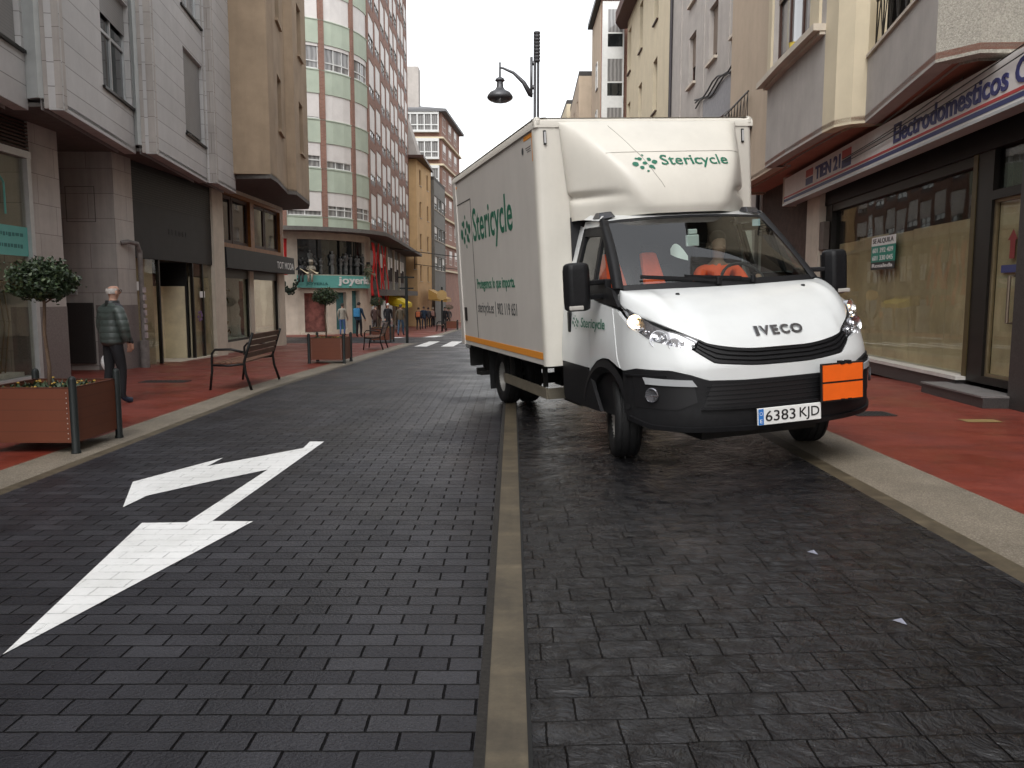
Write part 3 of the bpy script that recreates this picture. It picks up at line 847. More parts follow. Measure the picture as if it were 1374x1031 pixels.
mb = MB(); mb.box(BU0 + .2, BV0 + .002, BZ0, BU1 - .2, BV0 + .03, BZ1 - .04)
part(mb, "front_wall", M['cream_grp'], smooth=False, parent=box)
mb = MB()     # roof edge rail, rounded
W_ = .035
for (A, B) in (((BU0 - .004, BV0 - .008), (BU1 + .004, BV0 - .008)), ((BU0 - .004, BV0 - .008), (BU0 - .004, BV1 + .01)), ((BU1 + .004, BV0 - .008), (BU1 + .004, BV1 + .01))):
    d = Vector((B[0] - A[0], B[1] - A[1], 0)).normalized(); inw = Vector((-d.y, d.x, 0))
    if inw.dot(Vector((0, 3, 0)) - Vector(((A[0] + B[0]) / 2, (A[1] + B[1]) / 2, 0))) < 0: inw = -inw
    prof = [(0, BZ1 - .085), (0, BZ1 - .03), (.012, BZ1 - .01), (.035, BZ1), (.12, BZ1 + .004)]
    for (p, q_) in zip(prof, prof[1:]):
        mb.face([Vector((A[0], A[1], p[1])) + inw * p[0], Vector((B[0], B[1], p[1])) + inw * p[0], Vector((B[0], B[1], q_[1])) + inw * q_[0], Vector((A[0], A[1], q_[1])) + inw * q_[0]])
mb.face([(BU0, BV0, BZ1), (BU1, BV0, BZ1), (BU1, BV1, BZ1), (BU0, BV1, BZ1)])
part(mb, "roof_edge", M['cream_grp'], angle=50, parent=box)
mb = MB(); mb.box(BU0 - .006, BV0 - .012, BZ1 - .082, BU0 + .07, BV0 + .07, BZ1 + .012)
part(mb, "roof_corner", M['cream_grp'], smooth=False, parent=box, bevel=.03)
mb = MB(); mb.box(BU1 - .07, BV0 - .012, BZ1 - .082, BU1 + .006, BV0 + .07, BZ1 + .012)
part(mb, "roof_corner", M['cream_grp'], smooth=False, parent=box, bevel=.03)
sx = BU0 + .012
mb = MB(); mb.box(sx - .004, BV0 + .11, .888, sx, BV1 - .02, .955); part(mb, "orange_stripe", M['orange_stripe'], smooth=False, parent=box)
mb = MB(); mb.box(sx - .003, 1.12, 2.96, sx, 1.42, 3.0); mb.box(sx - .003, 1.12, 2.74, sx, 1.16, 2.96); mb.box(sx - .003, 4.72, 2.93, sx, 4.88, 2.96); mb.box(sx - .003, 4.84, 2.78, sx, 4.88, 2.93)
part(mb, "corner_reflector", M['orange_stripe'], smooth=False, parent=box)
mb = MB()
for (v0, v1, z0, z1) in ((3.935, 3.947, .96, 2.72), (4.80, 4.812, .96, 2.72), (3.947, 4.80, 2.708, 2.72)): mb.box(sx - .003, v0, z0, sx, v1, z1)
part(mb, "side_door_seam", M['chassis'], smooth=False, parent=box)
mb = MB(); mb.box(sx - .008, 4.55, 1.16, sx, 4.68, 1.34); part(mb, "side_door_latch", M['black_plastic'], smooth=False, parent=box)
mb = MB(); mb.box(BU0 - .002, 4.78, BZ0 - .01, BU0 + .02, 4.96, 3.04); part(mb, "rear_frame", M['box_panel'], smooth=False, parent=box)
for u in (BU0 + .09, BU1 - .11):
    mb = MB(); mb.box(u - .014, BV0 - .016, 2.86, u + .014, BV0, 2.99); part(mb, "front_marker", M['black'], smooth=False, parent=box, bevel=.006)
    mb = MB(); mb.box(u - .008, BV0 - .019, 2.875, u + .008, BV0 - .0165, 2.975); part(mb, "front_marker_lens", plain("clear_lens", (.5, .5, .5), .2), smooth=False, parent=box)
def side_fn(v0, v1, z0, z1): return lambda a, b, c: Vector((sx - .0015 - .002 * c, v0 + (v1 - v0) * a, z0 + (z1 - z0) * b))
mb = MB(); put_text(mb, "Stericycle", side_fn(3.87, 1.98, 2.05, 2.58), .012)
for dx, dy, r in DOTS:
    c = (4.32 - dx * 2.2, 2.33 + dy * 1.9); i0 = len(mb.v)
    for k in range(16): mb.vert((sx - .003, c[0] + r * 2.2 * math.cos(k * math.pi / 8), c[1] + r * 2.0 * math.sin(k * math.pi / 8)))
    mb.idx(list(range(i0, i0 + 16)))
part(mb, "side_lettering", M['green_print'], smooth=False, parent=box)
mb = MB(); put_text(mb, "Protegemos lo que importa.", side_fn(3.83, 2.02, 1.545, 1.71), .012)
part(mb, "slogan_lettering", M['green_print'], smooth=False, parent=box)
mb = MB(); put_text(mb, "stericycle.es", side_fn(3.85, 3.02, 1.25, 1.42), -.002); part(mb, "web_lettering", M['dark_print'], smooth=False, parent=box)
mb = MB(); mb.box(sx - .003, 2.925, 1.25, sx, 2.935, 1.43); part(mb, "lettering_bar", M['dark_print'], smooth=False, parent=box)
mb = MB(); put_text(mb, "902 119 651", side_fn(2.84, 2.0, 1.285, 1.415), -.002); part(mb, "phone_lettering", M['dark_print'], smooth=False, parent=box)
mb = MB()
for k in range(3): mb.box(sx - .002, 1.2, 2.885 - k * .02, sx, 1.38 - .03 * k, 2.89 - k * .02)
mb.lathe([(0, 0), (.035, 0)], (sx - .003, 1.47, 2.88), 12, Matrix.Rotation(R(90), 3, 'Y')); part(mb, "small_sticker", M['dark_print'], smooth=False, parent=box)
# door lettering
mb = MB()
def doorfn(v0, v1, z0, z1): return lambda a, b, c: WS(-sV(v0 + (v1 - v0) * a), z0 + (z1 - z0) * b) + Vector((-.022 - .001 * c, 0, 0))
put_text(mb, "Stericycle", doorfn(.46, -.10, 1.19, 1.30), .008)
for dx, dy, r in DOTS:
    p = WS(-sV(.60), 1.255); i0 = len(mb.v)
    for k in range(10): mb.vert((p.x - .022, p.y - dx * .62 + r * .6 * math.cos(k * math.pi / 5), 1.255 + dy * .55 + r * .55 * math.sin(k * math.pi / 5)))
    mb.idx(list(range(i0, i0 + 10)))
part(mb, "door_lettering", M['green_print'], smooth=False)
# mirrors
for sg in (-1, 1):
    mb = MB()
    cx_, cy_ = sg * 1.20, .0
    for (z0, z1, w) in ((1.395, 1.75, .115),):
        prof = [(-.09, -.02), (-.085, .06), (.085, .07), (.10, -.01), (.07, -.075), (-.05, -.085)]
        rows = [(1.375, .80), (1.395, .96), (1.45, 1.0), (1.70, 1.0), (1.74, .93), (1.762, .76)]
        rings = [[mb.vert((cx_ + sg * p[0] * k * 1.15, cy_ + p[1] * k, z)) for p in prof] for z, k in rows]
        for a, b in zip(rings, rings[1:]):
            for k in range(6): mb.idx((a[k], a[(k + 1) % 6], b[(k + 1) % 6], b[k]))
        mb.idx(rings[0]); mb.idx(rings[-1])
    mr = part(mb, "door_mirror", M['black_plastic'], angle=30, bevel=.02)
    mb = MB()
    for z in (1.60, 1.485): mb.bar((sg * .93, .06, z), (sg * 1.13, .0, z - .005), .05, .042)
    mb.box(sg * .90, .0, 1.44, sg * .955, .18, 1.62)
    part(mb, "mirror_arm", M['black_plastic'], parent=mr, smooth=False, bevel=.01)
    mb = MB(); mb.box(cx_ - .085, cy_ + .066, 1.43, cx_ + .085, cy_ + .074, 1.72); part(mb, "mirror_glass", M['chrome'], parent=mr, smooth=False)
    mb = MB(); mb.box(cx_ - .02 if sg > 0 else cx_ - .10, -.09, 1.385, cx_ + .10 if sg > 0 else cx_ + .02, -.06, 1.42)
    part(mb, "mirror_indicator", plain("indicator_lens", (.4, .38, .35), .25), parent=mr, smooth=False, bevel=.008)
# hazard plate and number plate
mb = MB(); mb.box(.24, -1.135, .635, .60, -1.12, .918); hz = part(mb, "hazard_plate", M['black'], smooth=False)
mb = MB(); mb.box(.252, -1.142, .785, .588, -1.1355, .906); mb.box(.252, -1.142, .648, .588, -1.1355, .770); part(mb, "plate_panel", M['orange_plate'], smooth=False, parent=hz)
mb = MB()
for u in (.40, .46): mb.box(u, -1.147, .905, u + .03, -1.10, .93); mb.box(u, -1.147, .64, u + .03, -1.143, .652)
part(mb, "plate_clip", M['black_plastic'], smooth=False, parent=hz)
mb = MB(); mb.box(-.272, -1.115, .512, .252, -1.10, .636); npl = part(mb, "number_plate", M['plate_white'], smooth=False, bevel=.004)
mb = MB(); mb.box(-.268, -1.118, .516, -.226, -1.1155, .632); part(mb, "plate_band", M['plate_blue'], smooth=False, parent=npl)
for t_, u_, w_ in (("6383", -.21, .245), ("KJD", .07, .165)):
    zb_, zh_ = (.537, .078) if t_ == "6383" else (.5215, .0935)
    mb = MB(); put_text(mb, t_, quad_fn((u_, -1.1158, zb_), (w_, 0, 0), (0, 0, zh_), (0, -1, 0), .002), .004)
    part(mb, "plate_number", M['black'], smooth=False, parent=npl)
mb = MB(); put_text(mb, "E", quad_fn((-.256, -1.1185, .53), (.018, 0, 0), (0, 0, .026), (0, -1, 0), .001)); mb.lathe([(.010, 0), (.013, 0)], (-.247, -1.119, .597), 14, Matrix.Rotation(R(90), 3, 'X'))
part(mb, "plate_country", M['plate_white'], smooth=False, parent=npl)
# wheel arch trims
for sg in (-1, 1):
    mb = MB(); n = 18
    A0, A1 = R(20), R(155)
    rows = []
    for i in range(n + 1):
        t = A0 + (A1 - A0) * i / n
        rows.append([(-.05 + r * math.cos(t), .40 + r * math.sin(t)) for r in (.46, .51, .575)])
    ids = [[mb.vert(Vector((sg * (1.016 + o), max(p[0], -.6), p[1]))) for p, o in zip(row, (-.03, .012, .0))] for row in rows]
    inn = [mb.vert(Vector((sg * .70, row[0][0], row[0][1]))) for row in rows]
    for i in range(n):
        for j in range(2): mb.idx((ids[i][j], ids[i + 1][j], ids[i + 1][j + 1], ids[i][j + 1]))
        mb.idx((inn[i], inn[i + 1], ids[i + 1][0], ids[i][0]))
    part(mb, "wheel_arch", M['grey_plastic'])
# cab interior
mb = MB(); mb.hexa([(-.80, -.20, 1.30), (.80, -.20, 1.30), (.84, .12, 1.30), (-.84, .12, 1.30), (-.80, -.18, 1.485), (.80, -.18, 1.485), (.82, .10, 1.50), (-.82, .10, 1.50)])
mb.box(.12, .0, 1.45, .22, .09, 1.55)
mb.box(-.93, -.10, 1.22, -.845, .30, 1.545); mb.box(.845, -.10, 1.22, .93, .30, 1.545)
part(mb, "dashboard", M['cab_inside'], smooth=False)
mb = MB(); mb.box(-.88, .98, .8, .88, 1.0, 2.2); mb.box(-.85, .0, .78, .85, 1.0, .82); part(mb, "cab_back", M['cab_inside'], smooth=False)
for u in (-.55, -.12, .42):
    mb = MB(); mb.hexa([(u - .21, .62, 1.10), (u + .21, .62, 1.10), (u + .21, .76, 1.10), (u - .21, .76, 1.10), (u - .18, .82, 1.72), (u + .18, .82, 1.72), (u + .18, .92, 1.72), (u - .18, .92, 1.72)])
    mb.box(u - .12, .84, 1.73, u + .12, .92, 1.92); mb.box(u - .22, .30, .98, u + .22, .70, 1.10)
    part(mb, "seat", M['cab_inside'], smooth=False, bevel=.03)
for (u, w) in ((-.62, .14), (-.22, .12)):
    mb = MB(); mb.hexa([(u - w * .9, .60, 1.50), (u + w, .60, 1.50), (u + w, .66, 1.50), (u - w * .9, .66, 1.50), (u - w * .8, .70, 1.84), (u + w * .5, .70, 1.84), (u + w * .5, .78, 1.84), (u - w * .8, .78, 1.84)])
    part(mb, "safety_vest", M['hi_vis'], smooth=False, bevel=.03)
mb = MB()
for k in range(24):
    a, b = 2 * math.pi * k / 24, 2 * math.pi * (k + 1) / 24
    f = lambda t: Vector((.44 + .21 * math.cos(t), .10 + .12 + .10 * math.sin(t), 1.52 + .17 * math.sin(t)))
    mb.tube([f(a), f(b)], .014, 6, False)
mb.bar((.25, .23, 1.53), (.63, .23, 1.53), .03, .05)
part(mb, "steering_wheel", M['cab_inside'])
mb = MB(); mb.box(-.06, .30, 1.86, .06, .33, 1.96); mb.box(-.035, .31, 1.965, .05, .335, 2.01); part(mb, "dash_camera", plain("device_grey", (.55, .57, .56), .5), smooth=False, bevel=.008)
mb = MB(); mb.grid(lambda a, b: (-.20 + .17 * a, .34 + .04 * math.sin(a * 3), 1.80 + .12 * b * math.sin(.4 + a * 2.4) - .06 * a), 6, 4); part(mb, "face_mask", M['paper'])
mb = MB(); mb.box(-.10, -.10, 1.50, .22, .02, 1.505); part(mb, "delivery_note", M['paper'], smooth=False)
mb = MB(); mb.box(.66, .42, 2.02, .74, .425, 2.08); part(mb, "inspection_sticker", plain("sticker", (.45, .55, .60), .5), smooth=False)
# chassis, side guard, tank, rear gear
mb = MB()
for u in (-.42, .42): mb.box(u - .05, .3, .62, u + .05, 4.7, .80)
for v in (1.1, 1.9, 2.7, 3.5, 4.5): mb.box(-.42, v, .66, .42, v + .08, .76)
for v in (1.2, 2.0, 2.8, 4.4): mb.box(BU0 + .05, v, .80, BU1 - .05, v + .06, .834)
mb.box(-.84, 1.05, .42, -.5, 1.55, .74); mb.box(.4, 1.2, .40, .9, 2.5, .75); mb.box(-.5, .4, .35, .5, 1.1, .7)
mb.tube([(-.85, 3.75, .385), (.85, 3.75, .385)], .07, 10); mb.box(-.18, 3.6, .28, .18, 3.9, .52)
mb.box(-.5, -.7, .36, .5, .3, .62)
part(mb, "chassis_frame", M['chassis'], smooth=False)
mb = MB(); mb.bar((-1.02, 1.52, .50), (-1.02, 3.22, .50), .035, .11); mb.bar((-1.02, 1.52, .50), (-.80, 1.50, .50), .035, .11)
guard = part(mb, "side_guard", M['galv'], smooth=False, bevel=.006)
mb = MB()
for v in (1.68, 3.0): mb.box(-1.0, v, .55, -.96, v + .06, .84)
part(mb, "guard_bracket", M['chassis'], smooth=False, parent=guard)
mb = MB(); mb.box(-.84, 1.18, .46, -.55, 1.42, .62); part(mb, "battery_cover", plain("alu_cover", (.5, .51, .52), .35, .6), smooth=False, bevel=.02)
mb = MB(); mb.box(-1.0, 4.85, .38, .95, 4.95, .47); mb.box(-.9, 4.7, .44, -.86, 4.95, .84); mb.box(-1.06, 4.96, .50, -.86, 5.06, .80); mb.box(-1.02, 4.55, .40, -.9, 4.8, .45)
part(mb, "underrun_bar", M['chassis'], smooth=False)
mb = MB(); mb.ball((-1.08, 5.0, .80), .05, 8, 6); part(mb, "side_marker", M['paper'])
mb = MB()
for s_ in (-1, 1):
    mb = MB(); mb.box(s_ * .62, 4.12, .26, s_ * 1.0, 4.135, .80); part(mb, "mud_flap", M['rubber'], smooth=False)
# wheels (upright to the cambered ground)
TYRE = [(.205, -.075), (.215, -.092), (.27, -.112), (.33, -.110), (.356, -.098), (.368, -.082), (.371, -.068), (.360, -.066), (.360, -.054), (.372, -.052), (.373, -.008), (.361, -.006), (.361, .006), (.373, .008), (.372, .052), (.360, .054), (.360, .066), (.371, .068), (.368, .082), (.356, .098), (.33, .110), (.27, .112), (.215, .092), (.205, .075)]
RIM = [(.0, .02), (.055, .02), (.06, .055), (.075, .058), (.085, .02), (.12, .0), (.165, .012), (.19, .05), (.205, .075), (.214, .088), (.218, .082), (.206, .06), (.206, -.09)]
def wheel(u, v, steer, side, zc=.372):
    xw = TR.location.x + TS * (u * math.cos(.263) - v * math.sin(.263)); yw = TR.location.y + TS * (u * math.sin(.263) + v * math.cos(.263))
    zw = (gz(xw, yw) - TR.location.z) / TS + .3385
    Mx = Matrix.Rotation(steer, 3, 'Z') @ Matrix.Rotation(GROLL, 3, 'Y').inverted() @ Matrix.Rotation(R(90) * side, 3, 'Y')
    mb = MB(); mb.lathe([(r_ * .908, h_ * .95) for r_, h_ in TYRE], (u, v, zw), 48, Mx)
    w = mb.build("wheel", M['rubber'], TR, smooth=True, angle=40)
    mb = MB(); mb.lathe([(r_ * .908, h_ * .95) for r_, h_ in RIM], (u, v, zw), 32, Mx)
    mb.build("rim", M['rim'], w, smooth=True, angle=40)
    mb = MB()
    for k in range(6):
        a = k * math.pi / 3; c = Mx @ Vector((.089 * math.cos(a), .089 * math.sin(a), .012)) + Vector((u, v, zw))
        mb.ball(c, .013, 6, 4)
    for k in range(5):
        pass
    mb.build("wheel_nut", M['chassis'], w)
ST = R(-15)
wheel(-.87, 0, ST, -1); wheel(.87, 0, ST, 1)
wheel(-.87, 3.75, 0, -1); wheel(-.62, 3.75, 0, -1); wheel(.87, 3.75, 0, 1); wheel(.62, 3.75, 0, 1)
# ------------------------------------------------------------------ building kit
class Path:
    """A facade line in plan; a runs along it, o points out of the wall (side=+1: left of travel)."""
    def __init__(s, pts, side=1):
        s.p = [Vector((x, y)) for x, y in pts]; s.side = side
        s.L = [0]
        for a, b in zip(s.p, s.p[1:]): s.L.append(s.L[-1] + (b - a).length)
        s.len = s.L[-1]
    def seg(s, a):
        k = 0
        while k < len(s.L) - 2 and s.L[k + 1] < a - 1e-6: k += 1
        return k
    def nrm(s, k):
        d = (s.p[k + 1] - s.p[k]).normalized(); return Vector((-d.y, d.x)) * s.side
    def pt(s, a, z, o=0.0, k=None):
        k = s.seg(a) if k is None else k
        d = (s.p[k + 1] - s.p[k]).normalized(); q = s.p[k] + d * (a - s.L[k])
        n = s.nrm(k)
        if o and len(s.p) > 2:      # mitre at joints
            for j, kk in ((k, k - 1), (k + 1, k + 1)):
                if abs(a - s.L[j]) < 1e-5 and 0 <= kk < len(s.p) - 1:
                    m = (n + s.nrm(kk)).normalized(); n = m / max(.4, m.dot(n)); break
        q = q + n * o
        return Vector((q.x, q.y, z))
    def cuts(s, a0, a1): return [a0] + [l for l in s.L if a0 + 1e-4 < l < a1 - 1e-4] + [a1]
def cb(mb, P, a0, a1, z0, z1, o0, o1):
    cs = P.cuts(a0, a1)
    for x, y in zip(cs, cs[1:]):
        k = P.seg((x + y) / 2)
        mb.hexa([P.pt(x, z0, o0, k), P.pt(y, z0, o0, k), P.pt(y, z0, o1, k), P.pt(x, z0, o1, k), P.pt(x, z1, o0, k), P.pt(y, z1, o0, k), P.pt(y, z1, o1, k), P.pt(x, z1, o1, k)])
def wallf(mb, P, a0, a1, z0, z1, ops=(), depth=.18, o=0.0, cap=True, back=True):
    A = sorted(set([a0, a1] + [v for q in ops for v in q[:2] if a0 < v < a1] + P.cuts(a0, a1)[1:-1])); Zs = sorted(set([z0, z1] + [v for q in ops for v in q[2:4] if z0 < v < z1]))
    hole = lambda a, z: any(q[0] - 1e-6 < a < q[1] + 1e-6 and q[2] - 1e-6 < z < q[3] + 1e-6 for q in ops)
    for x, y in zip(A, A[1:]):
        k = P.seg((x + y) / 2)
        for u, w in zip(Zs, Zs[1:]):
            if hole((x + y) / 2, (u + w) / 2): continue
            mb.face([P.pt(x, u, o, k), P.pt(y, u, o, k), P.pt(y, w, o, k), P.pt(x, w, o, k)], [(x, u), (y, u), (y, w), (x, w)])
    for q in ops:
        x, y, u, w = q[:4]
        for ca, cb_ in zip(P.cuts(x, y), P.cuts(x, y)[1:]):
            k = P.seg((ca + cb_) / 2)
            for zz in (u, w): mb.face([P.pt(ca, zz, o, k), P.pt(cb_, zz, o, k), P.pt(cb_, zz, o - depth, k), P.pt(ca, zz, o - depth, k)], [(ca, 0), (cb_, 0), (cb_, depth), (ca, depth)])
        for aa in (x, y): mb.face([P.pt(aa, u, o), P.pt(aa, w, o), P.pt(aa, w, o - depth), P.pt(aa, u, o - depth)], [(aa, u), (aa, w), (aa + depth, w), (aa + depth, u)])
    if cap:
        for x, y in zip(P.cuts(a0, a1), P.cuts(a0, a1)[1:]):
            k = P.seg((x + y) / 2)
            for zz in (z0, z1): mb.face([P.pt(x, zz, o, k), P.pt(y, zz, o, k), P.pt(y, zz, o - depth, k), P.pt(x, zz, o - depth, k)])
        for aa in (a0, a1): mb.face([P.pt(aa, z0, o), P.pt(aa, z1, o), P.pt(aa, z1, o - depth), P.pt(aa, z0, o - depth)])
        # blind back, so that nothing shows through
        for x, y in (zip(P.cuts(a0, a1), P.cuts(a0, a1)[1:]) if back else ()):
            k = P.seg((x + y) / 2); d = depth + .12
            mb.face([P.pt(x, z0, o - d, k), P.pt(y, z0, o - d, k), P.pt(y, z1, o - d, k), P.pt(x, z1, o - d, k)])

def darkglass(name, base=(.018, .021, .022), refl=.5, curtain=0):
    m, nt, N, L, P = nodes(name)
    P.inputs["Roughness"].default_value = .03; P.inputs["Specular IOR Level"].default_value = .75
    tc = N.new("ShaderNodeTexCoord")
    if curtain:
        w = N.new("ShaderNodeTexWave"); w.inputs["Scale"].default_value = 1.3; w.inputs["Distortion"].default_value = 2.5; w.inputs["Detail"].default_value = 2
        L.new(tc.outputs["Object"], w.inputs["Vector"])
        r = ramp(N, L, w.outputs["Fac"], [(.2, sc((.30, .29, .28), .7 * curtain)), (.8, sc((.36, .35, .34), curtain))]); L.new(r.outputs[0], P.inputs["Base Color"])
    else:
        n = noise(N, L, tc.outputs["Object"], .9, 3); r = ramp(N, L, n.outputs["Fac"], [(.35, sc(base, .4)), (.7, sc(base, 1.8))]); L.new(r.outputs[0], P.inputs["Base Color"])
    n = noise(N, L, tc.outputs["Object"], .8, 1)
    b = N.new("ShaderNodeBump"); b.inputs["Strength"].default_value = .05; b.inputs["Distance"].default_value = .05; L.new(n.outputs["Fac"], b.inputs["Height"]); L.new(b.outputs[0], P.inputs["Normal"])
    return m
def slatmat(name, col, pitch=.05):
    m, nt, N, L, P = nodes(name)
    uv = N.new("ShaderNodeTexCoord"); s = N.new("ShaderNodeSeparateXYZ"); L.new(uv.outputs["Object"], s.inputs[0])
    mu = N.new("ShaderNodeMath"); mu.operation = 'PINGPONG'; mu.inputs[1].default_value = pitch / 2; L.new(s.outputs[2], mu.inputs[0])
    r = ramp(N, L, mu.outputs[0], [(0.0, .72), (.006, 1.0)]); n = noise(N, L, uv.outputs["Object"], 1.5, 4); r2 = ramp(N, L, n.outputs["Fac"], [(.3, sc(col, .85)), (.7, col)])
    L.new(mixc(N, L, 1.0, r2.outputs[0], r.outputs[0], 'MULTIPLY'), P.inputs["Base Color"]); P.inputs["Roughness"].default_value = .55
    b = N.new("ShaderNodeBump"); b.inputs["Strength"].default_value = .5; b.inputs["Distance"].default_value = .012; L.new(mu.outputs[0], b.inputs["Height"]); L.new(b.outputs[0], P.inputs["Normal"])
    return m
M['pane'] = darkglass("window_pane")
M['pane_curtain'] = darkglass("window_pane_curtained", curtain=.75)
M['white_frame'] = mat("white_window_frame", (.62, .62, .60), .5, var=.06)
M['alu'] = mat("aluminium_frame", (.50, .51, .51), .4, .4, var=.08)
M['brown_frame'] = mat("brown_window_frame", (.055, .022, .014), .5, var=.15)
M['dark_frame'] = mat("dark_bronze_frame", (.013, .011, .009), .4, .2, var=.2)
M['blind_w'] = slatmat("white_blind", (.72, .68, .65))
M['blind_g'] = slatmat("grey_blind", (.26, .25, .24))
M['blind_b'] = slatmat("brown_blind", (.20, .15, .115), .06)
M['shop_glass'] = glassmat("shop_glass", (.88, .88, .84), .01, refl=.75, ior=1.36)
M['stone_plank'] = brickmat("stone_cladding", (.50, .485, .475), (.54, .525, .515), (.25, .235, .225), 40, .37, .008, .6, .5, 0.3, .14, 1, .05)
M['stone_block'] = brickmat("stone_pier", (.44, .40, .37), (.50, .46, .425), (.22, .19, .175), 1.1, .52, .006, .55, .4, .5, .22)
M['stone_polish'] = mat("polished_stone", (.17, .145, .14), .3, var=.3, nscale=40)
M['metal_panel'] = mat("grey_metal_panel", (.52, .54, .53), .45, .2, var=.06, streak=.15)
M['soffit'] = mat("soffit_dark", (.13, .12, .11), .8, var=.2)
M['black_fascia'] = mat("black_fascia", (.010, .010, .0115), .55, var=.3, nscale=3, streak=.3)
M['board'] = mat("paper_board", (.66, .58, .40), .75, var=.22, nscale=1.5, streak=.2)
M['board_l'] = mat("pale_board", (.46, .41, .28), .75, var=.2, nscale=1.2)
M['brown_render'] = mat("brown_render", (.36, .27, .185), .85, var=.14, nscale=1.2, bump=.3, bscale=30, streak=.35)
M['tan_render'] = mat("tan_render", (.33, .225, .14), .85, var=.14, nscale=1.2, streak=.3)
M['cream_stone'] = mat("cream_stone", (.54, .475, .39), .7, var=.12, nscale=2, streak=.25)
M['wood'] = mat("orange_wood", (.26, .10, .025), .45, var=.25, nscale=5)
M['green_band'] = mat("green_render", (.42, .475, .385), .8, var=.07, nscale=1.2, streak=.14)
M['brick'] = brickmat("red_brick", (.32, .16, .115), (.26, .125, .09), (.30, .22, .18), .24, .075, .008, .85, .5, .5, .25)
M['orange_render'] = mat("orange_render", (.58, .385, .20), .85, var=.1, nscale=1, streak=.2)
M['dark_clad'] = mat("dark_grey_cladding", (.14, .13, .115), .7, var=.15, nscale=2, streak=.2)
M['roof_tile'] = mat("roof_dark", (.06, .055, .052), .8, var=.2)
M['grey_render'] = mat("grey_render", (.42, .385, .355), .9, var=.1, nscale=1.5, bump=.2, bscale=40, streak=.25)
M['cream_render'] = mat("cream_render", (.58, .50, .36), .85, var=.07, nscale=1.2, streak=.15)
M['pink_render'] = mat("pinkish_render", (.50, .40, .30), .85, var=.08, nscale=1.2, streak=.2)
M['rough_stone'] = mat("pebbled_render", (.36, .335, .285), .95, var=.35, nscale=45, bump=1.0, bscale=60)
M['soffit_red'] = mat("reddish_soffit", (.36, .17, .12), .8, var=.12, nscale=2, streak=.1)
M['marble'] = mat("pale_marble", (.55, .52, .48), .4, var=.12, nscale=4)
M['dark_stone'] = mat("dark_granite", (.045, .04, .038), .4, var=.4, nscale=50)
M['teal'] = mat("teal_sign", (.13, .40, .36), .5, var=.05)
M['shop_white'] = mat("shop_interior_white", (.66, .68, .65), .8, var=.1)

def window(parent, P, a0, a1, z0, z1, o=-.12, fm='white_frame', pane='pane', cols=2, rows=1, split=None, blind=0.0, bm='blind_w', fw=.055, sill=None, sill_o=.08, sill_h=.06):
    mb = MB(); t = .06
    cb(mb, P, a0, a1, z0, z0 + fw, o - t, o); cb(mb, P, a0, a1, z1 - fw, z1, o - t, o)
    cb(mb, P, a0, a0 + fw, z0 + fw, z1 - fw, o - t, o); cb(mb, P, a1 - fw, a1, z0 + fw, z1 - fw, o - t, o)
    for k in range(1, cols):
        a = a0 + (a1 - a0) * k / cols; cb(mb, P, a - fw * .5, a + fw * .5, z0 + fw, z1 - fw, o - t, o - .002)
    zs = [z0 + (z1 - z0) * k / rows for k in range(1, rows)] if split is None else [z0 + (z1 - z0) * q for q in split]
    for z in zs: cb(mb, P, a0 + fw, a1 - fw, z - fw * .45, z + fw * .45, o - t, o - .004)
    w = mb.build("window", M[fm] if isinstance(fm, str) else fm, parent)
    mb = MB(); cb(mb, P, a0 + fw * .5, a1 - fw * .5, z0 + fw * .5, z1 - fw * .5, o - t * .8, o - t * .6); mb.build("pane", M[pane], w)
    if blind > 0:
        mb = MB(); cb(mb, P, a0 + fw * .3, a1 - fw * .3, z1 - (z1 - z0) * blind, z1 - .004, o + .005, o + .02); mb.build("blind", M[bm], w)
    if sill:
        mb = MB(); cb(mb, P, a0 - .06, a1 + .06, z0 - sill_h, z0 - .002, o - .02, sill_o); mb.build("sill", M[sill], w)
    return w

# ------------------------------------------------------------------ left: grey stone building with saw-tooth bays
B = wempty("stone_building", "grey stone building with saw-tooth bays over a boarded shop on the left", "building", (-8.4, 14, 0))
G = Path([(-8.4, 4), (-8.4, 23.8)], -1)
mb = MB(); A_ = lambda y: y - 4
cb(mb, G, A_(14.35), A_(15.25), -.1, 4.75, -.6, 0); mb.build("pier", M['stone_block'], B)
mb = MB(); cb(mb, G, A_(17.3), A_(18.15), -.3, 4.75, -2.6, 0); mb.build("pier", M['stone_block'], B)
mb = MB(); cb(mb, G, A_(22.95), A_(23.8), -.5, 4.6, -.8, 0); mb.build("pier", M['cream_stone'], B)
for y0, y1 in ((14.35, 15.25), (17.3, 18.15)):
    mb = MB(); cb(mb, G, A_(y0) - .004, A_(y1) + .004, -.2, 1.30, -.5, .006); mb.build("pier_base", M['stone_polish'], B)
mb = MB(); cb(mb, G, A_(15.25), A_(17.3), -.2, 4.7, -2.7, -2.5); cb(mb, G, A_(14.9), A_(15.25), -.2, 4.7, -2.5, -.6); mb.build("porch_wall", M['stone_block'], B)
mb = MB(); cb(mb, G, A_(17.24), A_(17.298), .05, 1.35, -1.25, -.55); mb.build("porch_panel", M['dark_stone'], B)
mb = MB(); cb(mb, G, A_(17.27), A_(17.298), 1.52, 1.86, -1.02, -.88); ic = mb.build("intercom", M['alu'], B)
mb = MB(); cb(mb, G, A_(17.262), A_(17.268), 1.56, 1.70, -.98, -.92); mb.build("speaker_panel", M['black'], ic)
mb = MB()
for q in ((-1.02, -.40, 3.78, 3.792), (-1.02, -.40, 3.05, 3.062), (-1.02, -1.008, 3.062, 3.78), (-.412, -.40, 3.062, 3.78)): cb(mb, G, A_(17.292), A_(17.299), q[2], q[3], q[0], q[1])
mb.build("service_hatch", M['soffit'], B)
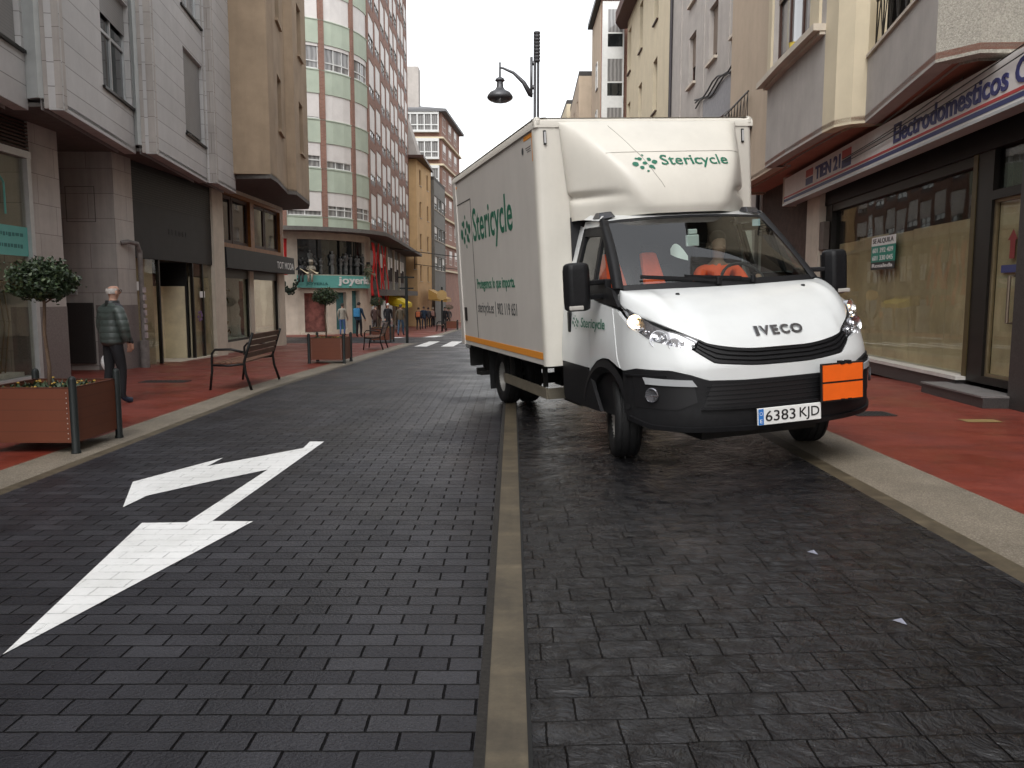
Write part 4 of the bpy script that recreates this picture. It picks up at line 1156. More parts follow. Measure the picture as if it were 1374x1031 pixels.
# soffit following the bays
PB = [(-7.05, 8.9), (-7.72, 13.25), (-7.15, 13.25), (-7.86, 17.25), (-7.42, 17.25), (-8.0, 21.6), (-7.75, 21.6), (-8.0, 23.8)]
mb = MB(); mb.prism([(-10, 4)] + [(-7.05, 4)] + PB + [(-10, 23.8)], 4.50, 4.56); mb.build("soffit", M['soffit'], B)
teeth = [((-7.0, 8.9), (-7.72, 13.25)), ((-7.15, 13.25), (-7.86, 17.25)), ((-7.42, 17.25), (-8.0, 21.6)), ((-7.75, 21.6), (-8.0, 23.8))]
FL = [(5.35, 7.35), (8.3, 10.3), (11.3, 13.3)]
for i, (p0, p1) in enumerate(teeth):
    P = Path([p0, p1], -1); L_ = P.len
    ops = []
    if i < 3:
        w0, w1 = L_ - 1.95, L_ - .12
        for z0, z1 in FL: ops.append((w0, w1, z0, z1))
    mb = MB(); wallf(mb, P, 0, L_, 4.44, 14.5, ops, .22); mb.build("bay_wall", M['stone_plank'], B)
    for j, q in enumerate(ops):
        bl = {(1, 0): .30, (0, 0): .98, (2, 0): .93, (2, 1): .35}.get((i, j), .5)
        window(B, P, q[0], q[1], q[2], q[3], -.10, 'alu', 'pane_curtain' if i == 2 else 'pane', 2, 2, [.55], bl, 'blind_g', .06, 'dark_frame', .05, .05)
    if i < 3:      # metal return of the tooth and the stone nib of the next one
        n0 = teeth[i + 1][0]; Q = Path([p1, ((p1[0] * .62 + n0[0] * .38), p1[1] - .22)], -1)
        mb = MB(); mb.hexa([(p1[0], p1[1] - .02, 4.62), (p1[0], p1[1] + .32, 4.62), (n0[0] - .30, n0[1] + .0, 4.62), (n0[0] - .34, n0[1] - .1, 4.62), (p1[0], p1[1] - .02, 14.5), (p1[0], p1[1] + .32, 14.5), (n0[0] - .30, n0[1] + .0, 14.5), (n0[0] - .34, n0[1] - .1, 14.5)])
        mb.build("metal_return", M['metal_panel'], B)
        mb = MB(); mb.box(n0[0] - .30, n0[1] - .02, 4.47, n0[0] - .005, n0[1] + .12, 14.5); mb.build("stone_nib", M['stone_block'], B)
mb = MB(); mb.box(-22, 4, 4.56, -8.6, 23.8, 14.5); mb.build("core", M['soffit'], B)
mb = MB(); mb.box(-22, 4, -1, -11.3, 23.8, 4.5); mb.box(-11.3, 18.3, -.5, -10.4, 23.8, 4.4); mb.build("ground_core", M['soffit'], B)
mb = MB(); mb.box(-22, 4, 14.5, -7.0, 23.8, 14.8); mb.build("roof", M['roof_tile'], B)
# estate office front at the frame edge
mb = MB(); cb(mb, G, A_(8), A_(14.35), 3.98, 4.5, -.4, -.05); mb.build("louvre_back", M['dark_frame'], B)
mb = MB()
for k in range(8): cb(mb, G, A_(8), A_(14.35), 4.0 + k * .062, 4.03 + k * .062, -.05, .0)
mb.build("louvre", M['brown_frame'], B)
SF = wempty("office_shopfront", "glazed office front with teal house outline and teal lettering band", "shop front", (-8.4, 12, 0))
mb = MB(); cb(mb, G, A_(8), A_(14.35), 3.86, 3.98, -.12, .03); cb(mb, G, A_(14.24), A_(14.35), 0, 3.86, -.12, .02); cb(mb, G, A_(12.72), A_(12.98), 0, 3.86, -.12, .02); cb(mb, G, A_(8), A_(14.24), -.1, .10, -.2, .02); mb.build("frame", M['alu'], SF)
mb = MB(); cb(mb, G, A_(8), A_(14.24), .1, 3.86, -.08, -.06); mb.build("glazing", M['shop_glass'], SF)
mb = MB(); cb(mb, G, A_(12.98), A_(14.24), 2.18, 2.68, -.058, -.05); band = mb.build("lettering_band", M['teal'], SF)
def wallfn(P, a0, a1, z0, z1, o, d=.004): return lambda a, b, c: P.pt(a0 + (a1 - a0) * a, z0 + (z1 - z0) * b, o + d * c)


mb = MB()
for k, (z, h) in enumerate(((2.53, .07), (2.34, .07))):
    a = 13.1
    while a < 14.1:
        w = random.uniform(.03, .10); cb(mb, G, A_(a), A_(a + w), z - h / 2 * random.uniform(.5, 1), z + h / 2, -.049, -.047); a += w + .025
mb.build("band_smudge", mat("dark_teal", (.04, .16, .15), .5), band)
mb = MB()
hs_ = [(13.12, 3.05), (13.12, 3.35), (13.38, 3.62), (13.66, 3.38), (13.66, 2.86)]
for p, q in zip(hs_, hs_[1:]): mb.bar(G.pt(A_(p[0]), p[1], -.05), G.pt(A_(q[0]), q[1], -.05), .03, .01)
mb.bar(G.pt(A_(13.0), 3.36, -.05), G.pt(A_(13.12), 3.36, -.05), .03, .01)
mb.build("house_outline", M['teal'], SF)
mb = MB(); cb(mb, G, A_(8), A_(14.3), -.1, 4, -1.3, -1.2); cb(mb, G, A_(13.2), A_(14.0), 3.1, 3.8, -1.0, -.95); cb(mb, G, A_(8), A_(14.3), -.05, .15, -1.2, -.3); mb.build("back_wall", M['shop_white'], SF)
mb = MB()
for k in range(9):
    y = 12.95 + .14 * k + random.uniform(-.04, .04); z = .3 + 1.6 * abs(math.sin(k * 2.1)); mb.ball(G.pt(A_(y), z, -.45), random.uniform(.03, .09), 7, 5)
    mb.tube([G.pt(A_(y), .15, -.5), G.pt(A_(y + .08), z * .6, -.42), G.pt(A_(y), z, -.45)], .012, 5)
mb.build("window_display", mat("display_dried", (.16, .12, .07), .8, var=.5), SF)
# boarded-up shop
BS = wempty("boarded_shop", "empty shop with blank black fascia and papered glass between stone piers", "shop front", (-8.4, 20.5, -.1))
mb = MB(); cb(mb, G, A_(18.15), A_(22.95), 2.36, 4.5, -.35, -.06); fa = mb.build("fascia", M['black_fascia'], BS)
mb = MB()
for k in range(14): cb(mb, G, A_(18.2), A_(22.9), 3.62 + k * .055, 3.64 + k * .055, -.06, -.045)
mb.build("fascia_rib", M['black'], fa)
mb = MB()
for k, w in enumerate((.10, .05, .09, .10, .08, .06)): cb(mb, G, A_(20.1 + k * .21), A_(20.1 + k * .21 + w), 3.0, 3.13, -.059, -.056)
mb.build("faded_letter_mark", mat("faded_mark", (.022, .022, .024), .7), fa)
mb = MB(); cb(mb, G, A_(18.15), A_(19.55), -.2, 2.36, -.30, -.26); mb.build("papered_window", M['board_l'], BS)
mb = MB(); cb(mb, G, A_(19.75), A_(21.55), -.25, 1.75, -.9, -.86); cb(mb, G, A_(21.5), A_(21.55), -.25, 1.75, -.86, -.3); mb.build("plywood_screen", M['board'], BS)
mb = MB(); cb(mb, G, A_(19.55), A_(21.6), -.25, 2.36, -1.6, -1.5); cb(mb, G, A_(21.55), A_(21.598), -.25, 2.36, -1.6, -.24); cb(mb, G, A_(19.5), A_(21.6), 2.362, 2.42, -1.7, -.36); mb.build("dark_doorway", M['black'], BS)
mb = MB(); cb(mb, G, A_(21.6), A_(22.95), -.25, 2.0, -.22, -.18); mb.build("papered_window", M['board_l'], BS)
mb = MB(); cb(mb, G, A_(21.6), A_(22.95), -.2, 2.36, -.12, -.10); mb.build("glazing", M['shop_glass'], BS)
mb = MB(); cb(mb, G, A_(18.15), A_(19.55), -.2, 2.36, -.14, -.12); mb.build("glazing", M['shop_glass'], BS)
mb = MB()
for y in (19.5, 21.56, 22.25): cb(mb, G, A_(y), A_(y + .06), -.25, 2.36, -.16, -.08)
mb.build("glazing_bar", M['dark_frame'], BS)
mb = MB(); cb(mb, G, A_(18.3), A_(18.75), 1.62, 1.82, -.119, -.112); mb.build("notice", M['paper'], BS)
mb = MB(); cb(mb, G, A_(22.05), A_(22.4), 1.45, 1.62, -.099, -.092); mb.build("notice", M['paper'], BS)
mb = MB()
for k in range(7):
    a = k * 1.1; mb.ball(G.pt(A_(22.0 + .12 * math.cos(a)), .95 + .12 * math.sin(a), -.095), .07, 6, 4, (.1, 1, .6))
mb.build("paint_scrawl", mat("violet_spray", (.17, .10, .20), .8), BS)
mb = MB(); cb(mb, G, A_(18.15), A_(22.95), -.4, -.16, -1.5, .03); mb.build("threshold", M['cream_stone'], BS)
# drainpipe on the pier
dp = MB(); dp.tube([(-8.4, 17.5, 2.62), (-8.30, 17.65, 2.66), (-8.28, 18.0, 2.64), (-8.28, 18.12, 2.45)], .05, 10); dp.tube([(-8.28, 18.12, 2.5), (-8.28, 18.12, .5)], .055, 10); dp.tube([(-8.28, 18.12, .5), (-8.28, 18.12, -.2)], .10, 10)
tag(dp.build("drainpipe", mat("pipe_grey", (.17, .15, .14), .6, var=.3, nscale=8), None, smooth=True, angle=50), "thin grey drainpipe running down the stone pier behind the elderly man", "drainpipe")
dpo = C.objects[-1]
mb = MB()
for k in range(7):
    mb.box(-8.235, 18.06, .55 + k * .17, -8.21, 18.18, .55 + k * .17 + random.uniform(.08, .14)); mb.cur = 0
mb.build("sticker", mat("stickers", (.35, .3, .3), .7, var=.6, nscale=6), dpo)

# ------------------------------------------------------------------ left: brown rendered building with the fashion shop
B = wempty("brown_building", "brown rendered building with faceted overhanging bays and wooden first-floor windows", "building", (-8.8, 27, -.3))
H_ = Path([(-8.8, 23.8), (-8.8, 31.4)], -1)
ops = [(.55, 3.45, .05, 2.35), (3.85, 6.8, .05, 2.35), (.3, 7.4, 2.98, 4.72)]
mb = MB(); wallf(mb, H_, 0, 7.6, -.6, 4.85, ops, .25, back=False); mb.build("shop_wall", M['cream_stone'], B)
mb = MB(); cb(mb, H_, -.02, .35, -.6, .95, 0, .01); mb.build("plinth_patch", M['stone_polish'], B)
mb = MB()
for a0, a1 in ((.3, .62), (3.62, 4.0), (7.1, 7.4)): cb(mb, H_, a0, a1, 2.98, 4.72, -.2, .03)
for z0, z1 in ((2.98, 3.12), (4.60, 4.72)): cb(mb, H_, .62, 3.62, z0, z1, -.2, .028); cb(mb, H_, 4.0, 7.1, z0, z1, -.2, .028)
mb.build("wooden_surround", M['wood'], B)
for a0, a1 in ((.66, 2.0), (2.06, 3.58), (4.04, 5.4), (5.46, 7.06)):
    window(B, H_, a0, a1, 3.13, 4.59, -.06, 'brown_frame', 'pane', 1, 1, [], 0, fw=.1)
OV = [(-8.8, 22.9), (-6.85, 23.3), (-6.85, 24.1), (-7.35, 27.2), (-7.15, 27.4), (-7.8, 31.9), (-8.3, 32.6), (-14, 32.6)]
OV = [(-8.2, 23.55), (-6.95, 23.7), (-7.0, 24.5), (-7.45, 27.3), (-7.22, 27.55), (-7.55, 30.6), (-7.95, 32.0), (-9.5, 32.6)]
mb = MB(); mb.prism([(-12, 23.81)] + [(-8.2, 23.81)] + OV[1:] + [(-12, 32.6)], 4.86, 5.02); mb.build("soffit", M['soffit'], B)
P = Path(OV, -1)
S = P.L
ops = []
seg3 = (S[2], S[3]); seg5 = (S[4], S[5])
for fl in range(4):
    z = 6.55 + 3.25 * fl
    ops += [(seg3[0] + .75, seg3[0] + 1.75, z, z + 1.65), (seg5[0] + 1.0, seg5[0] + 1.9, z - .1, z + 1.6)]
mb = MB(); wallf(mb, P, 0, P.len, 4.98, 19.2, ops, .3); mb.build("upper_wall", M['brown_render'], B)
for q in ops: window(B, P, q[0], q[1], q[2], q[3], -.22, 'white_frame', 'pane', 2, 1, [.5], random.choice([0, .3, .6]), 'blind_b', .05, 'brown_render', .08, .08)
mb = MB(); mb.box(-20, 23.85, -1, -10.2, 31.35, 4.84); mb.build("ground_core", M['soffit'], B)
mb = MB(); mb.box(-20, 23.8, 5.02, -9.6, 32.4, 19.2); mb.build("core", M['soffit'], B)
mb = MB(); mb.prism([(-20, 23.8), (-6.9, 23.8)] + OV[1:] + [(-20, 32.6)], 19.2, 19.5); mb.build("roof", M['roof_tile'], B)
mb = MB(); mb.tube([(-8.72, 23.84, 4.8), (-8.72, 23.84, 3.3), (-8.7, 24.0, 2.95), (-8.68, 24.6, 2.9)], .02, 6); mb.build("cable", M['black'], B)
FS = wempty("fashion_shopfront", "clothes shop front with black awning fascia and two lit display windows", "shop front", (-8.8, 27.6, -.3))
mb = MB(); mb.hexa([H_.pt(.15, 2.32, 0), H_.pt(7.55, 2.32, 0), H_.pt(7.55, 2.32, .42), H_.pt(.15, 2.32, .42), H_.pt(.15, 2.95, 0), H_.pt(7.55, 2.95, 0), H_.pt(7.55, 2.93, .40), H_.pt(.15, 2.93, .40)]); aw = mb.build("fascia", M['black_fascia'], FS)
mb = MB(); put_text(mb, "TOT MODA", wallfn(H_, 5.2, 7.4, 2.47, 2.72, .422), .012); mb.build("fascia_lettering", M['paper'], aw)
for a0, a1, k in ((.55, 3.45, 0), (3.85, 6.8, 1)):
    mb = MB(); cb(mb, H_, a0, a0 + .06, .05, 2.35, -.14, -.06); cb(mb, H_, a1 - .06, a1, .05, 2.35, -.14, -.06); cb(mb, H_, a0 + .06, a1 - .06, .05, .12, -.14, -.06); cb(mb, H_, a0 + .06, a1 - .06, 2.05, 2.35, -.14, -.06); fr = mb.build("window_frame", M['dark_frame'], FS)
    mb = MB(); cb(mb, H_, a0 + .06, a1 - .06, .12, 2.05, -.11, -.10); mb.build("pane", M['shop_glass'], fr)
    mb = MB(); cb(mb, H_, a0, a1, .0, 2.3, -1.3, -1.25); cb(mb, H_, a0, a1, -.05, .12, -1.25, -.15); mb.build("display_back", M['shop_white'], fr)
mb = MB(); cb(mb, H_, .75, 1.5, 1.92, 1.99, -.3, -.2); mb.build("green_lamp", plain("lit_green", (.1, .8, .4), .5, emit=2.0, emc=(.1, .9, .4)), FS)
rnd = random.Random(3)
mb = MB()
for k in range(60):
    a = .8 + 2.4 * rnd.random(); z = .2 + rnd.random() ** 1.5 * 1.5; c = H_.pt(a, z, -.5 - .3 * rnd.random()); d = Vector((rnd.uniform(-.1, .1), rnd.uniform(-.2, .2), rnd.uniform(-.1, .25)))
    mb.tube([c, c + d * .6 + Vector((0, 0, .03)), c + d], [.014, .03, .006], 5)
mb.build("dried_branches", mat("dried_arrangement", (.24, .17, .10), .8, var=.6, nscale=3), FS)
def mannequin(mb, base, h, s=1.0):
    mb.lathe([(.02, 0), (.10 * s, .02), (.13 * s, h * .2), (.10 * s, h * .42), (.16 * s, h * .5), (.12 * s, h * .62), (.19 * s, h * .8), (.16 * s, h * .86), (.05 * s, h * .89), (.06 * s, h * .93), (.085 * s, h * .97), (.03, h)], base, 10)
mb = MB(); mannequin(mb, H_.pt(4.5, .12, -.6), 1.45); mb.build("display_mannequin", mat("dark_red_dress", (.16, .02, .03), .8), FS)
mb = MB(); mannequin(mb, H_.pt(5.3, .12, -.7), 1.5); mb.build("display_mannequin", mat("black_dress", (.03, .03, .035), .8), FS)
mb = MB(); mb.box(-9.5, 28.2, 1.3, -9.4, 28.9, 2.0); mb.build("red_poster", plain("red_poster", (.45, .05, .04), .6), FS)

# ------------------------------------------------------------------ left: brick and green rounded building with the jeweller's
B = wempty("rounded_brick_building", "tall red brick apartment block with pale green bands and a rounded corner", "building", (-11, 50, -.7))
JC = (-13.8, 51.0); JR = 5.0
arcp = [(JC[0] + JR * math.cos(R(t)), JC[1] + JR * math.sin(R(t))) for t in range(-90, 1, 9)]
JP = Path([(-30, 46.0)] + arcp + [(-8.9, 56), (-9.55, 76)], -1)
a_arc0 = JP.L[1]; a_arc1 = JP.L[11]; ARC = a_arc1 - a_arc0
NF = 8
wz = lambda f: (6.0 + 2.72 * f, 7.42 + 2.72 * f)
pil = [a_arc0 + ARC * q for q in (.12, .42, .70, .985)]
# masonry: end wall, arc bands, street side
mb = MB(); wallf(mb, JP, 0, pil[0], 5.4, 28.2, [], .3, cap=True); mb.build("end_wall", M['brick'], B)
for f in range(NF + 1):
    z0 = 5.35 if f == 0 else wz(f - 1)[1]; z1 = wz(f)[0] if f < NF else 28.2
    mb = MB(); cb(mb, JP, pil[0], pil[3], z0, z1, -.3, .0); cb(mb, JP, pil[0], pil[3], z1 - .05, z1 + .0, 0, .03); mb.build("green_band", M['green_band'], B)
for i, a in enumerate(pil):
    mb = MB(); cb(mb, JP, a - .17, a + .17, 5.35, 28.2, -.25, .03); mb.build("brick_pilaster", M['brick'], B)
rb = random.Random(11)
BLK = {0: (.78, .55, .5), 1: (.52, .68, .99), 2: (.92, .99, .99), 3: (.12, .14, .22), 4: (1, .99, 1)}
for f in range(NF):
    z0, z1 = wz(f)
    for k in range(3):
        bl = BLK[f][k] if f in BLK else rb.choice([1, .9, .5, .99])
        a0, a1 = pil[k] + .18, pil[k + 1] - .18
        mb = MB(); cb(mb, JP, a0, a1, z0 + .03, z0 + .09, -.14, -.06); cb(mb, JP, a0, a1, z1 - .07, z1, -.14, -.06)
        n = 3 if k == 1 else 2
        for j in range(n + 1):
            aa = a0 + (a1 - a0 - .055) * j / n; cb(mb, JP, aa, aa + .055, z0 + .09, z1 - .07, -.14, -.065)
        cb(mb, JP, a0 + .07, a1 - .07, z0 + .42, z0 + .48, -.14, -.07)
        w = mb.build("window", M['white_frame'], B)
        mb = MB(); cb(mb, JP, a0, a1, z0 + .06, z1 - .04, -.13, -.11); mb.build("pane", M['pane_curtain'], w)
        if bl > 0: mb = MB(); cb(mb, JP, a0 + .01, a1 - .01, z1 - (z1 - z0) * bl, z1 - .002, -.058, -.045); mb.build("blind", M['blind_w'], w)
# street side of the block
s0 = pil[3] + .17; cols = []
ops = []
SW = JP.len - s0
NC = 9
for k in range(NC):
    a0 = s0 + .3 + k * (SW - .3) / NC; wd = (SW - .3) / NC - .55
    for f in range(NF):
        z = 5.75 + 2.72 * f + (.35 if k % 2 else 0)
        ops.append((a0, a0 + wd, z, z + 2.15, k, f))
mb = MB(); wallf(mb, JP, s0, JP.len, 5.35, 28.2, ops, .25); mb.build("street_wall", M['brick'], B)
for q in ops:
    k, f = q[4], q[5]
    w = window(B, JP, q[0], q[1], q[2], q[3], -.05, 'white_frame', 'pane', 2, 1, [.30], rb.choice([.70, .70, .68, .55]), 'blind_w', .06)
    mb = MB(); cb(mb, JP, q[0] + .06, q[1] - .06, q[2] + .0, q[2] + .28, -.06, -.03); mb.build("spandrel", M['brown_frame'], w)
mb = MB(); cb(mb, JP, 20, JP.len, 28.2, 28.5, -5, .6); mb.build("eaves", M['dark_frame'], B)
mb = MB(); mb.prism([(-28, 46.3), (-13.8, 46.4), (-11.2, 47.5), (-9.4, 51), (-9.9, 75.9), (-28, 75.9)], 5.0, 28.2); mb.build("core", M['soffit'], B)
mb = MB(); mb.prism([(-28, 47.4), (-13.8, 47.4), (-11.9, 48.4), (-10.3, 51.2), (-10.6, 75.8), (-28, 75.8)], -1.5, 4.98); mb.build("ground_core", M['soffit'], B)
mb = MB(); cb(mb, JP, a_arc0 - 2, JP.len, 5.12, 5.34, -.5, 1.15); mb.build("canopy_ledge", M['soffit'], B)
# ground floors under the ledge
mb = MB(); wallf(mb, JP, a_arc0 - 1.5, a_arc0 + ARC * 1.0, -1.2, 5.12, [(a_arc0 + ARC * .21, a_arc0 + ARC * .86, 2.72, 4.72), (a_arc0 + ARC * .25, a_arc0 + ARC * .43, -.62, 1.65), (a_arc0 + ARC * .50, a_arc0 + ARC * .60, -.5, 1.7), (a_arc0 + ARC * .66, a_arc0 + ARC * .76, -.9, 1.8)], .35, o=-.1, back=False); mb.build("corner_shop_wall", M['cream_stone'], B)
mb = MB(); cb(mb, JP, a_arc1 + .02, JP.len, -1.6, 5.12, -.5, -.35); mb.build("street_shop_wall", M['dark_clad'], B)
for k in range(5):
    a0 = a_arc1 + 1.0 + k * 4.4
    window(B, JP, a0, a0 + 1.3, 2.5, 4.4, -.25, 'brown_frame', 'pane_curtain', 2, 1, [], .5, 'blind_w', .08); window(B, JP, a0 + 1.7, a0 + 3.0, 2.5, 4.4, -.25, 'brown_frame', 'pane', 2, 1, [], .4, 'blind_w', .08)
    mb = MB(); cb(mb, JP, a0 - .4, a0 - .15, -1.6, 5.1, -.35, -.2); mb.build("shop_pier", M['cream_stone'], B)
    mb = MB(); cb(mb, JP, a0 + .2, a0 + 3.2, -1.3, 1.2, -.34, -.3); mb.build("shop_window", M['pane'], B)
mb = MB(); cb(mb, JP, a_arc1 + 1, JP.len - 1, 1.5, 1.9, -.35, .8); mb.build("street_shop_canopy", M['soffit'], B)

JS = wempty("jeweller_shopfront", "rounded jeweller's shop front with turquoise sign band below a dark curved window", "shop front", (-11, 47.5, -.75))
cbA = lambda q: a_arc0 + ARC * q
mb = MB(); cb(mb, JP, cbA(.2), cbA(.87), 2.72, 4.72, -.34, -.30); mb.build("upper_window", M['pane'], JS)
mb = MB()
for q in (.36, .55, .74): cb(mb, JP, cbA(q), cbA(q) + .06, 2.72, 4.72, -.26, -.2)
mb.build("mullion", M['dark_frame'], JS)
mb = MB(); cb(mb, JP, cbA(.20), cbA(.87), 1.95, 2.66, -.05, .16); sg_ = mb.build("sign_band", M['teal'], JS)
mb = MB(); put_text(mb, "joyeria", wallfn(JP, cbA(.50), cbA(.84), 2.06, 2.60, .165, .05), .02); mb.build("sign_lettering", M['paper'], sg_)
mb = MB(); put_text(mb, "JOYERIA", wallfn(JP, cbA(.26), cbA(.42), 2.06, 2.26, .162, .02), .01); mb.build("sign_small_lettering", mat("sign_dark_letters", (.04, .16, .15), .6), sg_)  # small lettering in a darker teal than the band
mb = MB(); cb(mb, JP, cbA(.24), cbA(.44), -.6, 1.7, -.7, -.65); mb.build("pink_display", mat("pink_display", (.26, .10, .085), .7, var=.6, nscale=2.4), JS)
mb = MB(); cb(mb, JP, cbA(.49), cbA(.61), -.5, 1.75, -.42, -.38); cb(mb, JP, cbA(.65), cbA(.77), -.9, 1.85, -.42, -.38); mb.build("teal_window", mat("teal_glass", (.05, .15, .16), .1), JS)
mb = MB(); cb(mb, JP, cbA(.22), cbA(.46), -.95, -.62, -.9, .3); mb.build("doorstep", M['cream_stone'], JS)
mb = MB()
for k in range(9):
    a = cbA(.25 + .58 * k / 8 + .02 * math.sin(k * 5)); z = 3.5 + .6 * abs(math.sin(k * 1.7)); mannequin(mb, JP.pt(a, 2.72, -.18), z - 2.7, .8 + .3 * math.sin(k * 3)); p_ = JP.pt(a, z - .35, -.18); mb.tube([p_, p_ + Vector((.3 * math.sin(k * 2), 0, .25 * math.cos(k * 3))), p_ + Vector((.45 * math.sin(k * 2), -.1, .5 * math.cos(k * 3)))], .05, 5)
mb.build("window_figures", mat("grey_figures", (.13, .13, .125), .7, var=.6), JS)
# ornaments on the corner
def drape(name, label, a0, a1, z0, z1, n, col):
    e = empty(name, label, "banner", JP.pt((a0 + a1) / 2, z0, .3)[:])
    inv = Vector(e.location)
    for k in range(n):
        f = k / max(1, n - 1); a = a0 + (a1 - a0) * f; zb = z0 + random.uniform(0, 1.0) * (z1 - z0) * .25
        mb = MB(); w = (a1 - a0) / n * .62
        mb.grid(lambda u, v: JP.pt(a + w * (u - .5) * (1 - .25 * math.sin(v * 3 + k)), z1 + (zb - z1) * v, .32 + .10 * math.sin(v * 6 + k * 2) + .05 * math.sin(u * 6)) - inv, 4, 14)
        o = mb.build("red_cloth", col, e, smooth=True, solid=.01)
redc = mat("red_cloth", (.52, .025, .025), .75, var=.25, nscale=3)
drape("red_banner", "bunch of red cloth strips hanging right of the jeweller's dark window", cbA(.90), a_arc1 + 4.6, .5, 4.75, 6, redc)
drape("red_banner", "single thin red cloth strip hanging left of the jeweller's dark window", cbA(.125), cbA(.165), 2.2, 4.7, 1, redc)
for i, (q, lab, cl) in enumerate(((.235, "dark seated musician figure above the turquoise sign, left end", (.03, .03, .032)), (.30, "pale seated musician figure with a horn above the turquoise sign", (.28, .25, .20)), (.855, "seated drummer figure with black hat at the sign's right end", (.16, .17, .11)))):
    c = JP.pt(cbA(q), 2.68, .14); e = empty("musician_figure", lab, "figure", c, group="musician figures on the shop sign")
    mb = MB(); mb.tube([(0, 0, .0), (0, 0, .30), (0, 0, .52)], [.16, .2, .14], 8); mb.tube([(.05, -.1, .02), (.12, -.35, .0), (.12, -.38, -.4)], .07, 6); mb.tube([(-.08, -.1, .02), (-.08, -.35, .0), (-.08, -.36, -.4)], .07, 6)
    mb.tube([(.17, 0, .48), (.28, -.2, .3), (.05, -.38, .36)], .045, 6); mb.tube([(-.17, 0, .48), (-.28, -.2, .28), (-.02, -.36, .3)], .045, 6); mb.ball((0, -.02, .68), .12, 8, 6)
    mb.build("figure_body", mat("figure_cloth", cl, .8), e, smooth=True)
    mb = MB(); mb.lathe([(.2, .74), (.12, .75), (.12, .86), (0, .87)], (0, -.02, 0), 10); mb.build("hat", M['black'] if i != 1 else M['cream_stone'], e)
    mb = MB(); mb.tube([(.0, -.38, .34), (.35, -.5, .12), (.5, -.5, .05)], [.02, .04, .11], 8); mb.build("instrument", mat("brass", (.35, .30, .2), .3, .6), e)
gar = MB()
rr_ = random.Random(4)
for k in range(130):
    t = rr_.random(); p = JP.pt(cbA(.10 + .10 * t), 2.35 - .65 * math.sin(math.pi * t), .35); gar.ball(p + Vector((rr_.uniform(-.12, .12), rr_.uniform(-.1, .1), rr_.uniform(-.12, .12))), .06, 5, 4)
tag(gar.build("garland", mat("garland_dark", (.02, .03, .02), .9)), "drooping dark garland at the left corner of the jeweller's", "garland")

# ------------------------------------------------------------------ left: farther houses
def simple_house(name, label, poly, zb, zt, wallm, faces, fm='white_frame', roof=None, extra=None):
    """poly in plan (ccw); faces: list of (edge index, columns, floors, z0, pitch, w, h, blind)"""
    c = poly[0]
    e = empty(name, label, "building", (c[0], c[1], zb))
    off = Vector((c[0], c[1], zb))
    for i in range(len(poly)):
        a, b = poly[i], poly[(i + 1) % len(poly)]; P = Path([(a[0] - off.x, a[1] - off.y), (b[0] - off.x, b[1] - off.y)], -1)
        ops = []
        for (ei, nc, nf, z0, pit, w, h, bl) in faces:
            if ei != i: continue
            for c_ in range(nc):
                a0 = P.len * (c_ + .5) / nc - w / 2
                for f in range(nf): ops.append((a0, a0 + w, z0 - zb + pit * f, z0 - zb + pit * f + h, bl))
        mb = MB(); wallf(mb, P, 0, P.len, 0, zt - zb, ops, .2); mb.build("wall", M[wallm], e)
        for q in ops: window(e, P, q[0], q[1], q[2], q[3], -.12, fm, random.choice(['pane', 'pane_curtain']), 2, 1, [.35], random.choice([0, q[4], q[4]]) if q[4] else 0, 'blind_w', .07, 'cream_stone', .07)
    mb = MB(); mb.prism([(p[0] - off.x, p[1] - off.y) for p in poly], zt - zb, zt - zb + .35)
    mb.build("roof", M[roof or 'roof_tile'], e)
    return e
o1 = simple_house("orange_house", "narrow orange rendered house with dark eaves beyond the brick block", [(-9.3, 76.5), (-8.9, 76.5), (-8.3, 84), (-18, 84), (-18, 76.5)], -1.5, 14.2, 'orange_render', [(0, 1, 1, 4, 3, .25, 1.2, 0), (1, 2, 4, 2.9, 3.0, .9, 1.5, 0)], 'brown_frame')
mb = MB(); mb.box(-9, -.9, 15.6, 1.2, 8.3, 15.85); mb.build("eaves", M['brown_frame'], o1)
mb = MB(); mb.hexa([(-3.5, -.3, 15.9), (.6, -.3, 15.9), (.6, 5, 15.9), (-3.5, 5, 15.9), (-2.5, .2, 19.5), (-.6, .2, 19.8), (-.6, 4, 19.8), (-2.5, 4, 19.5)]); mb.build("chimney_stack", M['grey_render'], o1)
simple_house("dark_house", "dark grey clad house with ribbon windows past the orange house", [(-8.3, 84.2), (-8.0, 84.2), (-7.6, 93), (-18, 93), (-18, 84.2)], -1.7, 13.3, 'dark_clad', [(1, 3, 3, 4.2, 3.1, 2.4, 1.4, .5)], 'alu')
B = wempty("bay_window_tower", "distant brick tower with white glazed bay windows at the street's far bend", "building", (-9, 96, -1.8))
TP = Path([(-16, 96), (-8.2, 96), (-7.0, 110)], -1)
mb = MB(); wallf(mb, TP, 0, TP.len, -2, 22.6, [], .3); mb.build("wall", M['brick'], B)
